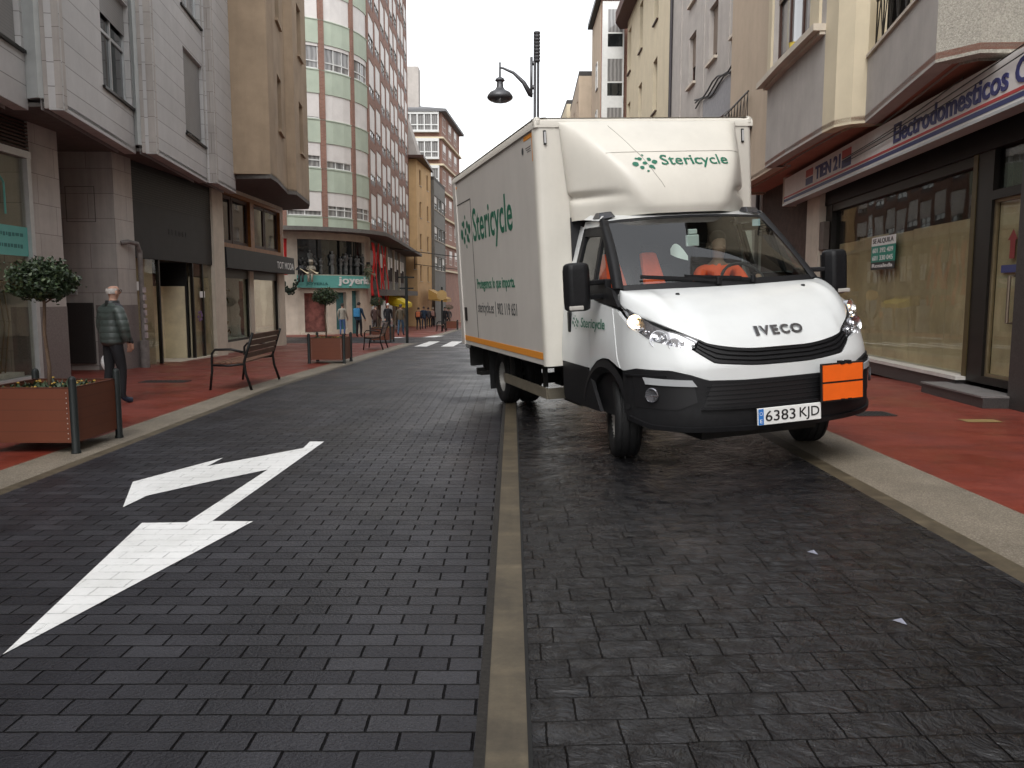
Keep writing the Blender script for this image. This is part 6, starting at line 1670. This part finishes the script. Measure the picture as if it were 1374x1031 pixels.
# benches
M['bench_wood'] = mat("bench_slats", (.13, .06, .034), .5, var=.3, nscale=9)
M['bench_iron'] = mat("bench_iron", (.012, .012, .012), .45, .3)
def bench(x, y, rz, label, L_=1.75):
    e = empty("bench", label, "bench", (x, y, gz(x, y)), rz, group="wooden slat benches on the red pavement")
    # local: sitter looks along -y; length along x
    mb = MB()
    for k in range(5): mb.box(-L_ / 2 + .02, -.24 + k * .098, .425 + .006 * abs(k - 1.5), L_ / 2 - .02, -.155 + k * .098, .45 + .006 * abs(k - 1.5))
    mb.build("seat", M['bench_wood'], e, bevel=.006)
    mb = MB()
    for k in range(4):
        z = .52 + k * .10; yy = .26 + k * .028; mb.hexa([(-L_ / 2 + .02, yy, z), (L_ / 2 - .02, yy, z), (L_ / 2 - .02, yy + .025, z), (-L_ / 2 + .02, yy + .025, z), (-L_ / 2 + .02, yy + .022, z + .085), (L_ / 2 - .02, yy + .022, z + .085), (L_ / 2 - .02, yy + .047, z + .085), (-L_ / 2 + .02, yy + .047, z + .085)])
    mb.build("backrest", M['bench_wood'], e, bevel=.006)
    for s_ in (-1, 1):
        X = s_ * (L_ / 2 + .0)
        mb = MB(); mb.tube([(X, -.30, 0), (X, -.26, .30), (X, -.25, .60), (X, -.20, .66), (X, .05, .665), (X, .24, .62)], .02, 8); mb.tube([(X, .36, 0), (X, .27, .28), (X, .25, .46), (X, .30, .62), (X, .40, .93)], .022, 8); mb.tube([(X, -.25, .415), (X, .0, .405), (X, .26, .43)], .018, 8)
        mb.build("side_frame", M['bench_iron'], e, smooth=True)
    return e
bench(-4.55, 13.65, R(-88), "dark wooden slat bench with curved arms nearest the camera, on the left pavement")
bench(-4.7, 27.6, R(-87), "wooden slat bench farther along, just beyond the second planter", 1.5)
bench(-4.85, 55, R(-87), "small far bench near the round yellow sign")
# lamp post with a hanging lantern
LP = empty("street_lamp", "tall dark twin-tube street lamp with a hanging bell lantern above the truck", "street lamp", (.62, 21.5, gz(.62, 21.5)))
g0 = LP.location.z
zt = lambda v: v - g0
lm = mat("lamp_grey", (.10, .10, .105), .45, .5)
mb = MB(); mb.tube([(-.03, 0, 0), (-.03, 0, zt(8.2))], .036, 12); mb.tube([(.055, 0, 0), (.055, 0, zt(8.2))], .034, 12); mb.lathe([(.18, 0), (.18, .1), (.12, .2)], (.02, 0, 0), 14); mb.build("post", lm, LP, smooth=True, angle=50)
mb = MB()
for k in range(9): mb.lathe([(.075, zt(7.48) + k * .085), (.085, zt(7.51) + k * .085), (.085, zt(7.54) + k * .085), (.06, zt(7.55) + k * .085)], (.02, 0, 0), 14)
mb.build("finned_cap", lm, LP)
mb = MB()
mb.tube([(-.12, 0, zt(6.60)), (-.12, 0, zt(7.60))], .035, 8); mb.box(-.12, -.03, zt(6.80), .0, .03, zt(6.90)); mb.box(-.12, -.03, zt(7.40), .0, .03, zt(7.50))
mb.tube([(-.13, 0, zt(6.65)), (-.32, 0, zt(6.97)), (-.58, 0, zt(7.21)), (-.86, 0, zt(7.33)), (-.94, 0, zt(7.34))], [.07, .055, .04, .03, .028], 8)
mb.tube([(-.93, 0, zt(7.47)), (-.93, 0, zt(7.10))], .025, 8)
mb.build("arm", lm, LP, smooth=True)
mb = MB(); mb.lathe([(.03, zt(7.11)), (.10, zt(7.07)), (.13, zt(7.02)), (.08, zt(6.98)), (.09, zt(6.85)), (.14, zt(6.78)), (.26, zt(6.72)), (.33, zt(6.63)), (.335, zt(6.58)), (.30, zt(6.54)), (.20, zt(6.49)), (.0, zt(6.48))], (-.93, 0, 0), 24); lan = mb.build("lantern", lm, LP, smooth=True, angle=50)
mb = MB(); mb.lathe([(.25, zt(6.53)), (.24, zt(6.37)), (.18, zt(6.22)), (.08, zt(6.14)), (.0, zt(6.12))], (-.93, 0, 0), 20); mb.build("glass_bowl", M['lamp_glass'], lan, smooth=True)
# sign posts
def sign_post(x, y, h, label, arms):
    e = empty("sign_post", label, "sign post", (x, y, gz(x, y))); mb = MB(); mb.tube([(0, 0, 0), (0, 0, h)], .06, 10); mb.build("post", M['post'], e)
    for z, w in arms: mb = MB(); mb.box(-w / 2, -.025, z - .03, w / 2, .025, z + .03); mb.build("cross_arm", M['post'], e)
    return e
sign_post(-4.35, 33.4, 2.75, "slim black finger-post without panels at the corner of the crossing", [(2.70, .66), (2.25, .58)])
e = sign_post(-4.72, 54.5, 3.0, "black post carrying a round yellow sign down the street", [])
mb = MB(); mb.lathe([(0, -.03), (.34, -.03), (.34, .03), (0, .03)], (0, -.06, 2.45), 20, Matrix.Rotation(R(90), 3, 'X')); mb.build("round_sign", mat("yellow_ochre_sign", (.30, .20, .08), .6), e)
# awnings
def awning(name, label, x0, x1, y0, y1, z0, z1, m):
    e = empty(name, label, "awning", (x0, y0, z0)); mb = MB()
    mb.hexa([(0, 0, z1 - z0), (0, y1 - y0, z1 - z0), (.05, y1 - y0, z1 - z0), (.05, 0, z1 - z0), (0, 0, z1 - z0 + .05), (0, y1 - y0, z1 - z0 + .05), (.05, y1 - y0, z1 - z0 + .05), (.05, 0, z1 - z0 + .05)])
    mb.grid(lambda a, b: (.05 + (x1 - x0 - .05) * a, (y1 - y0) * b, (z1 - z0) * (1 - a) + .05 * math.sin(b * 25) * a), 6, 24)
    mb.grid(lambda a, b: (x1 - x0, (y1 - y0) * b, -.32 * a + .05 * math.sin(b * 25)), 2, 24)
    mb.face([(.05, 0, z1 - z0), (x1 - x0, 0, 0), (x1 - x0, 0, -.32), (.05, 0, -.1)])
    mb.build("canopy", m, e); mb = MB(); mb.bar((0, .02, -.1), (x1 - x0, .02, -.1), .04); mb.build("arm", M['dark_frame'], e)
awning("awning", "bright yellow awning over a shop beyond the jeweller's", -9.0, -7.65, 58, 62, .95, 1.65, mat("yellow_awning", (.62, .46, .02), .7, var=.12))
awning("awning", "small ochre awning farther down the left side of the street", -8.1, -6.3, 78, 84, 1.2, 2.1, mat("ochre_awning", (.40, .24, .07), .7, var=.12))
for (za, zb, lab, ya) in ((5.0, 4.3, "thin black cable strung across the street past the brick block, upper one", 60), (4.4, 3.9, "lower thin black cable strung across the street past the brick block", 75)):
    mb = MB(); mb.tube([(-9.0 + 15.8 * k / 14, ya + .4 * k / 14, za + (zb - za) * k / 14 - .5 * math.sin(math.pi * k / 14)) for k in range(15)], .03, 5); tag(mb.build("street_cable", M['black']), lab, "cable")

# ------------------------------------------------------------------ people
def skinmesh(verts, edges, radii, level=2, root=0):
    me = bpy.data.meshes.new("tmp"); me.from_pydata(verts, edges, []); o = bpy.data.objects.new("tmp", me); C.objects.link(o)
    md = o.modifiers.new("skin", 'SKIN'); md.use_smooth_shade = True; md.branch_smoothing = .6
    if not me.skin_vertices: 
        bpy.context.view_layer.objects.active = o; me.skin_vertices.new() if hasattr(me.skin_vertices, 'new') else None
    for i, r in enumerate(radii):
        sv_ = me.skin_vertices[0].data[i]; sv_.radius = r if isinstance(r, tuple) else (r, r); sv_.use_root = (i == root)
    if level: sub = o.modifiers.new("sub", 'SUBSURF'); sub.levels = level; sub.render_levels = level
    dg = bpy.context.evaluated_depsgraph_get(); res = bpy.data.meshes.new_from_object(o.evaluated_get(dg))
    bpy.data.objects.remove(o); bpy.data.meshes.remove(me)
    return res
SKIN = mat("skin", (.40, .23, .165), .55, var=.1, nscale=8)
class Fig:
    def __init__(s): s.v = []; s.e = []; s.r = []
    def add(s, p, r, parent=None):
        s.v.append(tuple(p)); s.r.append(r)
        if parent is not None: s.e.append((parent, len(s.v) - 1))
        return len(s.v) - 1
    def chain(s, pts, start=None):
        k = start
        for p, r in pts: k = s.add(p, r, k)
        return k
def body_fig(k=1.0, stride=.16, armL=0.1, armR=-.1, lean=0.0, coat=1.0, build_=1.0, fore=.1, ax=0.0):
    f = Fig(); c = coat; b = build_
    pel = f.add((0, 0, .93), (.155 * b * c, .115 * b * c))
    wa = f.add((0, -.01 - lean * .3, 1.10), (.155 * b * c, .12 * b * c), pel)
    ch = f.add((0, -.015 - lean * .7, 1.28), (.17 * b * c, .125 * c), wa)
    sh = f.add((0, -.01 - lean, 1.41), (.12, .09), ch)
    nk = f.add((0, -.02 - lean, 1.49), .055, sh)
    hd = f.add((0, -.035 - lean, 1.555), (.068, .078), nk); h2 = f.add((0, -.035 - lean, 1.63), (.078, .095), hd); f.add((0, -.025 - lean, 1.70), (.062, .075), h2)
    for s_, sw in ((-1, armL), (1, armR)):
        a = f.add((s_ * .165 * b * c, -lean, 1.385), .068 * c, sh)
        el = f.add((s_ * (.165 * b * c + .035 + ax), .01 - lean * .7 - sw * .5, 1.13), .052 * c, a)
        wr = f.add((s_ * (.165 * b * c + .03 + ax), -.06 - sw - fore, .90), .040 * c ** .5, el)
        f.add((s_ * (.165 * b * c + .025 + ax), -.075 - sw - fore, .845), (.030, .040), wr)
        f.add((s_ * (.165 * b * c + .015 + ax), -.09 - sw - fore, .775), (.018, .034), len(f.v) - 1)
    for s_, st in ((-1, stride), (1, -stride)):
        hp = f.add((s_ * .09, 0, .84), .098 * b, pel)
        kn = f.add((s_ * .095, -st * .55 - .03, .49), .068, hp)
        an = f.add((s_ * .095, -st + .02, .095), .048, kn)
        f.add((s_ * .10, -st - .05, .045), (.045, .04), an); f.add((s_ * .105, -st - .135, .035), (.042, .03), len(f.v) - 1)
    if k != 1.0: f.v = [tuple(q * k for q in p) for p in f.v]; f.r = [tuple(q * k for q in r) if isinstance(r, tuple) else r * k for r in f.r]
    return f
def person(label, x, y, rz, k, top, legs, hair, level=1, hairstyle='short', bag=None, hat=None, group="people walking on the far pavement", **kw):
    e = empty("person", label, "person", (x, y, gz(x, y)), rz, group)
    f = body_fig(k, **kw); me = skinmesh(f.v, f.e, f.r, level); me.name = "body"
    shoe = mat("shoe_dark", (.02, .018, .017), .5)
    for m in (SKIN, top, legs, shoe): me.materials.append(m)
    for p in me.polygons:
        z = p.center.z / k; x_ = abs(p.center.x / k)
        p.material_index = 0 if z > 1.465 else (0 if (z < .875 and x_ > .165 and p.center.y < -.085 and z > .70) else (3 if z < .075 else (1 if z > .86 or (x_ > .2 and z > .8) else 2)))
        p.use_smooth = True
    o = bpy.data.objects.new("body", me); C.objects.link(o); o.parent = e
    ln = kw.get('lean', 0)
    mb = MB(); 
    def cap(a, b):
        th = 2 * math.pi * a; ph = (math.pi * .56) * b + (.35 * math.sin(th) * b if True else 0)
        rr = 1.10
        return Vector((.082 * rr * math.sin(ph) * math.cos(th), -.028 - ln + .098 * rr * math.sin(ph) * math.sin(th), 1.64 + .105 * rr * math.cos(ph))) * k
    mb.grid(cap, 16, 6); mb.build("hair" if hat is None else "cap", mat("hair_%d" % int(hair[0] * 999), hair, .7, var=.25, nscale=40), e, smooth=True)
    mb = MB(); mb.tube([Vector((0, -.118 - ln, 1.615)) * k, Vector((0, -.142 - ln, 1.59)) * k, Vector((0, -.12 - ln, 1.575)) * k], [.012, .016, .01], 6); mb.build("nose", SKIN, e, smooth=True)
    if bag: mb = MB(); mb.box(-.16 * k, .10 * k, 1.0 * k, .16 * k, .26 * k, 1.42 * k); mb.build("backpack", bag, e, bevel=.04)
    return e
cl = lambda n, c: mat("cloth_" + n, c, .85, var=.2, nscale=6)
P_ = lambda px, y: ((px - 687) / 1080 * y, y)
x, y = P_(460, 45.5); person("man in grey-beige jacket and blue jeans seen from behind by the jeweller's", x, y, R(172), 1.03, cl("greige", (.25, .23, .19)), cl("jeans", (.05, .10, .22)), (.03, .025, .02), coat=1.12, stride=.06)
x, y = P_(482, 42.0); person("man in black with bright blue shoulders, back turned, beside the jeweller's", x, y, R(160), 1.04, cl("navy", (.02, .045, .08)), cl("black_trousers", (.012, .012, .014)), (.025, .02, .018), coat=1.1, stride=.05, bag=cl("blue_hood", (.05, .22, .42)))
x, y = P_(504, 46.5); person("person in dark brown coat half hidden behind the chair and planter", x, y, R(150), 1.0, cl("brown", (.05, .028, .024)), cl("brown_trousers", (.03, .02, .018)), (.15, .14, .13), coat=1.25)
x, y = P_(521, 47.5); person("person in black jacket with white hair walking toward the camera", x, y, R(20), 1.04, cl("black", (.012, .012, .015)), cl("dark_trousers", (.02, .02, .022)), (.45, .44, .42), coat=1.15)
x, y = P_(538, 45.0); person("person in olive-brown jacket and blue trousers behind the finger-post", x, y, R(168), 1.0, cl("olive", (.075, .06, .04)), cl("blue_trousers", (.035, .07, .11)), (.05, .04, .03), coat=1.2)
x, y = P_(562, 60); person("woman in dark clothes with an orange backpack, seen from behind", x, y, R(175), .96, cl("dark", (.03, .03, .035)), cl("dark2", (.02, .02, .025)), (.04, .03, .025), coat=1.1, bag=cl("orange_bag", (.42, .13, .06)))
x, y = P_(569, 64); person("person in navy jacket walking beside the orange backpack", x, y, R(178), 1.02, cl("navy2", (.02, .035, .06)), cl("navy3", (.02, .025, .04)), (.08, .06, .05), coat=1.2)
x, y = P_(575, 70); person("person in grey jacket in the far group on the pavement", x, y, R(178), 1.0, cl("grey2", (.06, .055, .06)), cl("dark4", (.02, .02, .02)), (.04, .03, .03), coat=1.15)
x, y = P_(581, 72); person("person with a pinkish backpack at the end of the far group", x, y, R(182), 1.0, cl("dark5", (.05, .04, .04)), cl("dark6", (.015, .015, .02)), (.2, .17, .13), coat=1.15, bag=cl("pink_bag", (.30, .17, .14)))
x, y = P_(597, 66); person("distant person in black beside the farthest planter", x, y, R(5), 1.0, cl("black2", (.012, .012, .014)), cl("black3", (.012, .012, .014)), (.03, .025, .02), coat=1.2)
x, y = P_(602, 68); person("distant person in dark grey next to the one in black", x, y, R(-8), .97, cl("grey3", (.04, .04, .045)), cl("black4", (.015, .015, .017)), (.03, .025, .02), coat=1.2)

# the elderly man near the camera, seen from behind his left shoulder, looking to the right
def old_man():
    e = empty("person", "elderly balding man in grey-green quilted jacket holding a white bag, near the first planter", "person", (-5.56, 11.2, gz(-5.56, 11.2)), R(148))
    k = .965
    f = body_fig(k, stride=.07, armL=.02, armR=.02, lean=.02, coat=1.0, fore=.04, ax=.05, build_=1.05)
    # longer skull and chin so the profile reads
    me = skinmesh(f.v, f.e, f.r, 2); me.name = "body"
    tr = cl("black_trousers2", (.012, .012, .014)); sh_ = mat("shoe_navy", (.02, .03, .05), .5)
    for m in (SKIN, cl("under", (.05, .05, .055)), tr, sh_): me.materials.append(m)
    for p in me.polygons:
        z = p.center.z / k; x_ = abs(p.center.x / k); p.use_smooth = True
        p.material_index = 0 if z > 1.465 else (0 if (z < .875 and x_ > .165 and p.center.y < -.085 and z > .70) else (3 if z < .09 else (1 if z > .9 else 2)))
    o = bpy.data.objects.new("body", me); C.objects.link(o); o.parent = e
    # padded jacket
    g_ = Fig()
    pel = g_.add((0, .0, .82), (.19, .16)); w0 = g_.add((0, .0, .92), (.205, .172), pel); wa = g_.add((0, .0, 1.06), (.20, .17), w0); ch = g_.add((0, .01, 1.24), (.21, .165), wa); s1 = g_.add((0, .01, 1.37), (.165, .125), ch); g_.add((0, -.01, 1.45), (.085, .085), s1)
    for s_ in (-1, 1):
        a = g_.add((s_ * .185, 0, 1.36), .095, s1); el = g_.add((s_ * .275, -.01, 1.12), .082, a); g_.add((s_ * .262, -.05, .97), .070, el); g_.add((s_ * .255, -.075, .885), .058, len(g_.v) - 1)
    g_.v = [tuple(q * k for q in p) for p in g_.v]; g_.r = [tuple(q * k for q in r) if isinstance(r, tuple) else r * k for r in g_.r]
    jm = skinmesh(g_.v, g_.e, g_.r, 2); jm.name = "jacket"
    m, nt, N, L, P = nodes("quilted_jacket"); tc = N.new("ShaderNodeTexCoord"); sx_ = N.new("ShaderNodeSeparateXYZ"); L.new(tc.outputs["Object"], sx_.inputs[0])
    pp_ = N.new("ShaderNodeMath"); pp_.operation = 'PINGPONG'; pp_.inputs[1].default_value = .045; L.new(sx_.outputs[2], pp_.inputs[0])
    r = ramp(N, L, pp_.outputs[0], [(0, (.030, .038, .035)), (.008, (.042, .054, .049)), (.05, (.046, .060, .054))]); L.new(r.outputs[0], P.inputs["Base Color"]); P.inputs["Roughness"].default_value = .48
    ma = N.new("ShaderNodeMath"); ma.operation = 'MULTIPLY'; ma.inputs[1].default_value = 20; L.new(pp_.outputs[0], ma.inputs[0]); sq = N.new("ShaderNodeMath"); sq.operation = 'POWER'; sq.inputs[1].default_value = .5; L.new(ma.outputs[0], sq.inputs[0])
    nn = noise(N, L, tc.outputs["Object"], 14, 4, .6); ad = N.new("ShaderNodeMath"); ad.operation = 'MULTIPLY_ADD'; ad.inputs[1].default_value = .7; L.new(nn.outputs["Fac"], ad.inputs[0]); L.new(sq.outputs[0], ad.inputs[2])
    b = N.new("ShaderNodeBump"); b.inputs["Strength"].default_value = .45; b.inputs["Distance"].default_value = .016; L.new(ad.outputs[0], b.inputs["Height"]); L.new(b.outputs[0], P.inputs["Normal"])
    jm.materials.append(m)
    for p in jm.polygons: p.use_smooth = True
    o = bpy.data.objects.new("jacket", jm); C.objects.link(o); o.parent = e
    mb = MB(); mb.lathe([(.098, 1.40), (.092, 1.44), (.084, 1.485), (.078, 1.488), (.08, 1.44)], (0, -.03, 0), 20, Matrix.Diagonal((1, 1.15, 1))); mb.v = [tuple(q * k for q in p) for p in mb.v]; mb.build("collar", M['black'], e, smooth=True)
    mb = MB()     # ring of white hair round the back and sides
    def ring(a, b):
        th = -.12 + (math.pi + .24) * a; rr = 1.025
        ph = 1.30 + .75 * b
        return Vector((.081 * rr * math.sin(ph) * math.cos(th), -.03 - .02 + .102 * rr * math.sin(ph) * math.sin(th), 1.628 + .10 * rr * math.cos(ph))) * k
    mb.grid(ring, 24, 6); mb.build("hair", mat("white_hair", (.46, .43, .40), .8, var=.25, nscale=60), e, smooth=True)
    for s_ in (-1, 1): mb = MB(); mb.ball((s_ * .086 * k, -.045 * k, 1.595 * k), .03 * k, 8, 6, (.35, .8, 1.15)); mb.build("ear", SKIN, e, smooth=True)
    mb = MB(); mb.tube([Vector(p) * k for p in ((0, -.135, 1.635), (0, -.160, 1.60), (0, -.135, 1.58))], [.011, .017, .010], 8); mb.build("nose", SKIN, e, smooth=True)
    mb = MB()
    for s_ in (-1, 1):
        mb.bar(Vector((s_ * .082, -.04, 1.635)) * k, Vector((s_ * .072, -.142, 1.632)) * k, .005)
        c = Vector((s_ * .036, -.145, 1.625)) * k
        for q in range(10): a0, a1 = q * .628, (q + 1) * .628; mb.bar(c + Vector((.024 * math.cos(a0), 0, .017 * math.sin(a0))), c + Vector((.024 * math.cos(a1), 0, .017 * math.sin(a1))), .004)
    mb.build("glasses", M['black'], e)
    mb = MB(); mb.box(-.015 * k, -.132 * k, 1.548 * k, .015 * k, -.125 * k, 1.552 * k); mb.ball((-.03 * k, -.122 * k, 1.628 * k), .011, 6, 4); mb.ball((.03 * k, -.122 * k, 1.628 * k), .011, 6, 4); mb.build("eyes_and_mouth", mat("lips_eyes", (.16, .07, .06), .5), e)
    for s_ in (-1, 1):       # hands with separate fingers
        c = Vector((s_ * .235, -.115, .835)) * k
        hm = Fig(); w0 = hm.add(c + Vector((0, .03, .06)), .026); pm = hm.add(c, (.020, .036), w0); 
        for q in range(4): hm.chain([(c + Vector((s_ * -.004, -.030 + .02 * q, -.035)), .0095), (c + Vector((s_ * -.014, -.032 + .019 * q, -.068 - .006 * (q in (1, 2)))), .0085), (c + Vector((s_ * -.034, -.030 + .018 * q, -.088)), .0075)], pm)
        hm.chain([(c + Vector((s_ * -.02, -.045, -.005)), .010), (c + Vector((s_ * -.032, -.055, -.04)), .008)], pm)
        h = skinmesh(hm.v, hm.e, hm.r, 1); h.name = "hand"; h.materials.append(SKIN); o = bpy.data.objects.new("hand", h); C.objects.link(o); o.parent = e
    return e
om = old_man()
bag = MB(); Rm = Matrix.Rotation(R(148), 3, 'Z')
bc = Rm @ Vector((.255 * .965, -.08, 0)) + om.location
bag.grid(lambda a, b: Vector((bc.x, bc.y, bc.z)) + Vector(((.10 * math.sin(math.pi * b) + .012) * math.cos(2 * math.pi * a) * (1 + .15 * math.sin(6 * a)), (.07 * math.sin(math.pi * b) + .01) * math.sin(2 * math.pi * a), .74 - .36 * b)), 16, 10)
tag(bag.build("plastic_bag", mat("white_plastic_bag", (.60, .60, .60), .4, var=.1), smooth=True), "white plastic carrier bag hanging from the elderly man's hand", "bag")

# driver, seated behind the wheel
def driver():
    u0, v0 = .40, .60
    def W(p):
        p = (p[0], p[1], p[2] + .075); q = TB(u0 + p[0], v0 + p[1], p[2]); return Matrix.Rotation(.263, 3, 'Z') @ (Vector(q) * TS) + TR.location
    base = W((0, 0, 1.10))
    e = empty("person", "truck driver in an orange top holding the wheel behind the windscreen", "person", base)
    f = Fig()
    pel = f.add((0, .05, 1.14), (.17, .13)); wa = f.add((0, .05, 1.30), (.165, .12), pel); ch = f.add((0, .02, 1.47), (.185, .12), wa); sh = f.add((0, .01, 1.59), (.13, .09), ch); nk = f.add((0, -.01, 1.67), .058, sh); hd = f.add((0, -.03, 1.735), (.07, .08), nk); h2 = f.add((0, -.03, 1.81), (.08, .095), hd); f.add((0, -.02, 1.88), (.064, .075), h2)
    for s_ in (-1, 1):
        a = f.add((s_ * .19, .0, 1.56), .07, sh); el = f.add((s_ * .27, -.12, 1.36), .056, a); wr = f.add((s_ * .205, -.33, 1.46), .040, el); f.add((s_ * .19, -.385, 1.50), (.032, .032), wr)
    for s_ in (-1, 1):
        hp = f.add((s_ * .10, -.02, 1.12), .10, pel); kn = f.add((s_ * .13, -.42, 1.17), .075, hp); an = f.add((s_ * .13, -.50, .88), .05, kn)
    f.v = [tuple(W(p) - base) for p in f.v]
    me = skinmesh(f.v, f.e, f.r, 2); me.name = "body"
    hv = M['hi_vis']
    for m in (mat("driver_skin", (.22, .13, .09), .6), hv, cl("driver_trousers", (.02, .02, .025))): me.materials.append(m)
    inv = Matrix.Rotation(-.263, 3, 'Z')
    for p in me.polygons:
        z = p.center.z; p.use_smooth = True
        q = inv @ p.center
        p.material_index = 0 if z > .565 or (q.y < -.30 and z > .28) else (2 if z < .1 else 1)
    o = bpy.data.objects.new("body", me); C.objects.link(o); o.parent = e
    hc = W((0, -.02, 1.84)) - base
    mb = MB(); mb.ball(hc + Vector((0, .02, .02)), .088, 12, 8, (.98, 1.12, .92)); mb.build("hair", mat("driver_hair", (.02, .015, .012), .8), e, smooth=True)
    mb = MB(); c = W((0, -.125, 1.775)) - base; mb.ball(c, .016, 8, 6); mb.build("nose", me.materials[0], e, smooth=True)
    return e
driver()
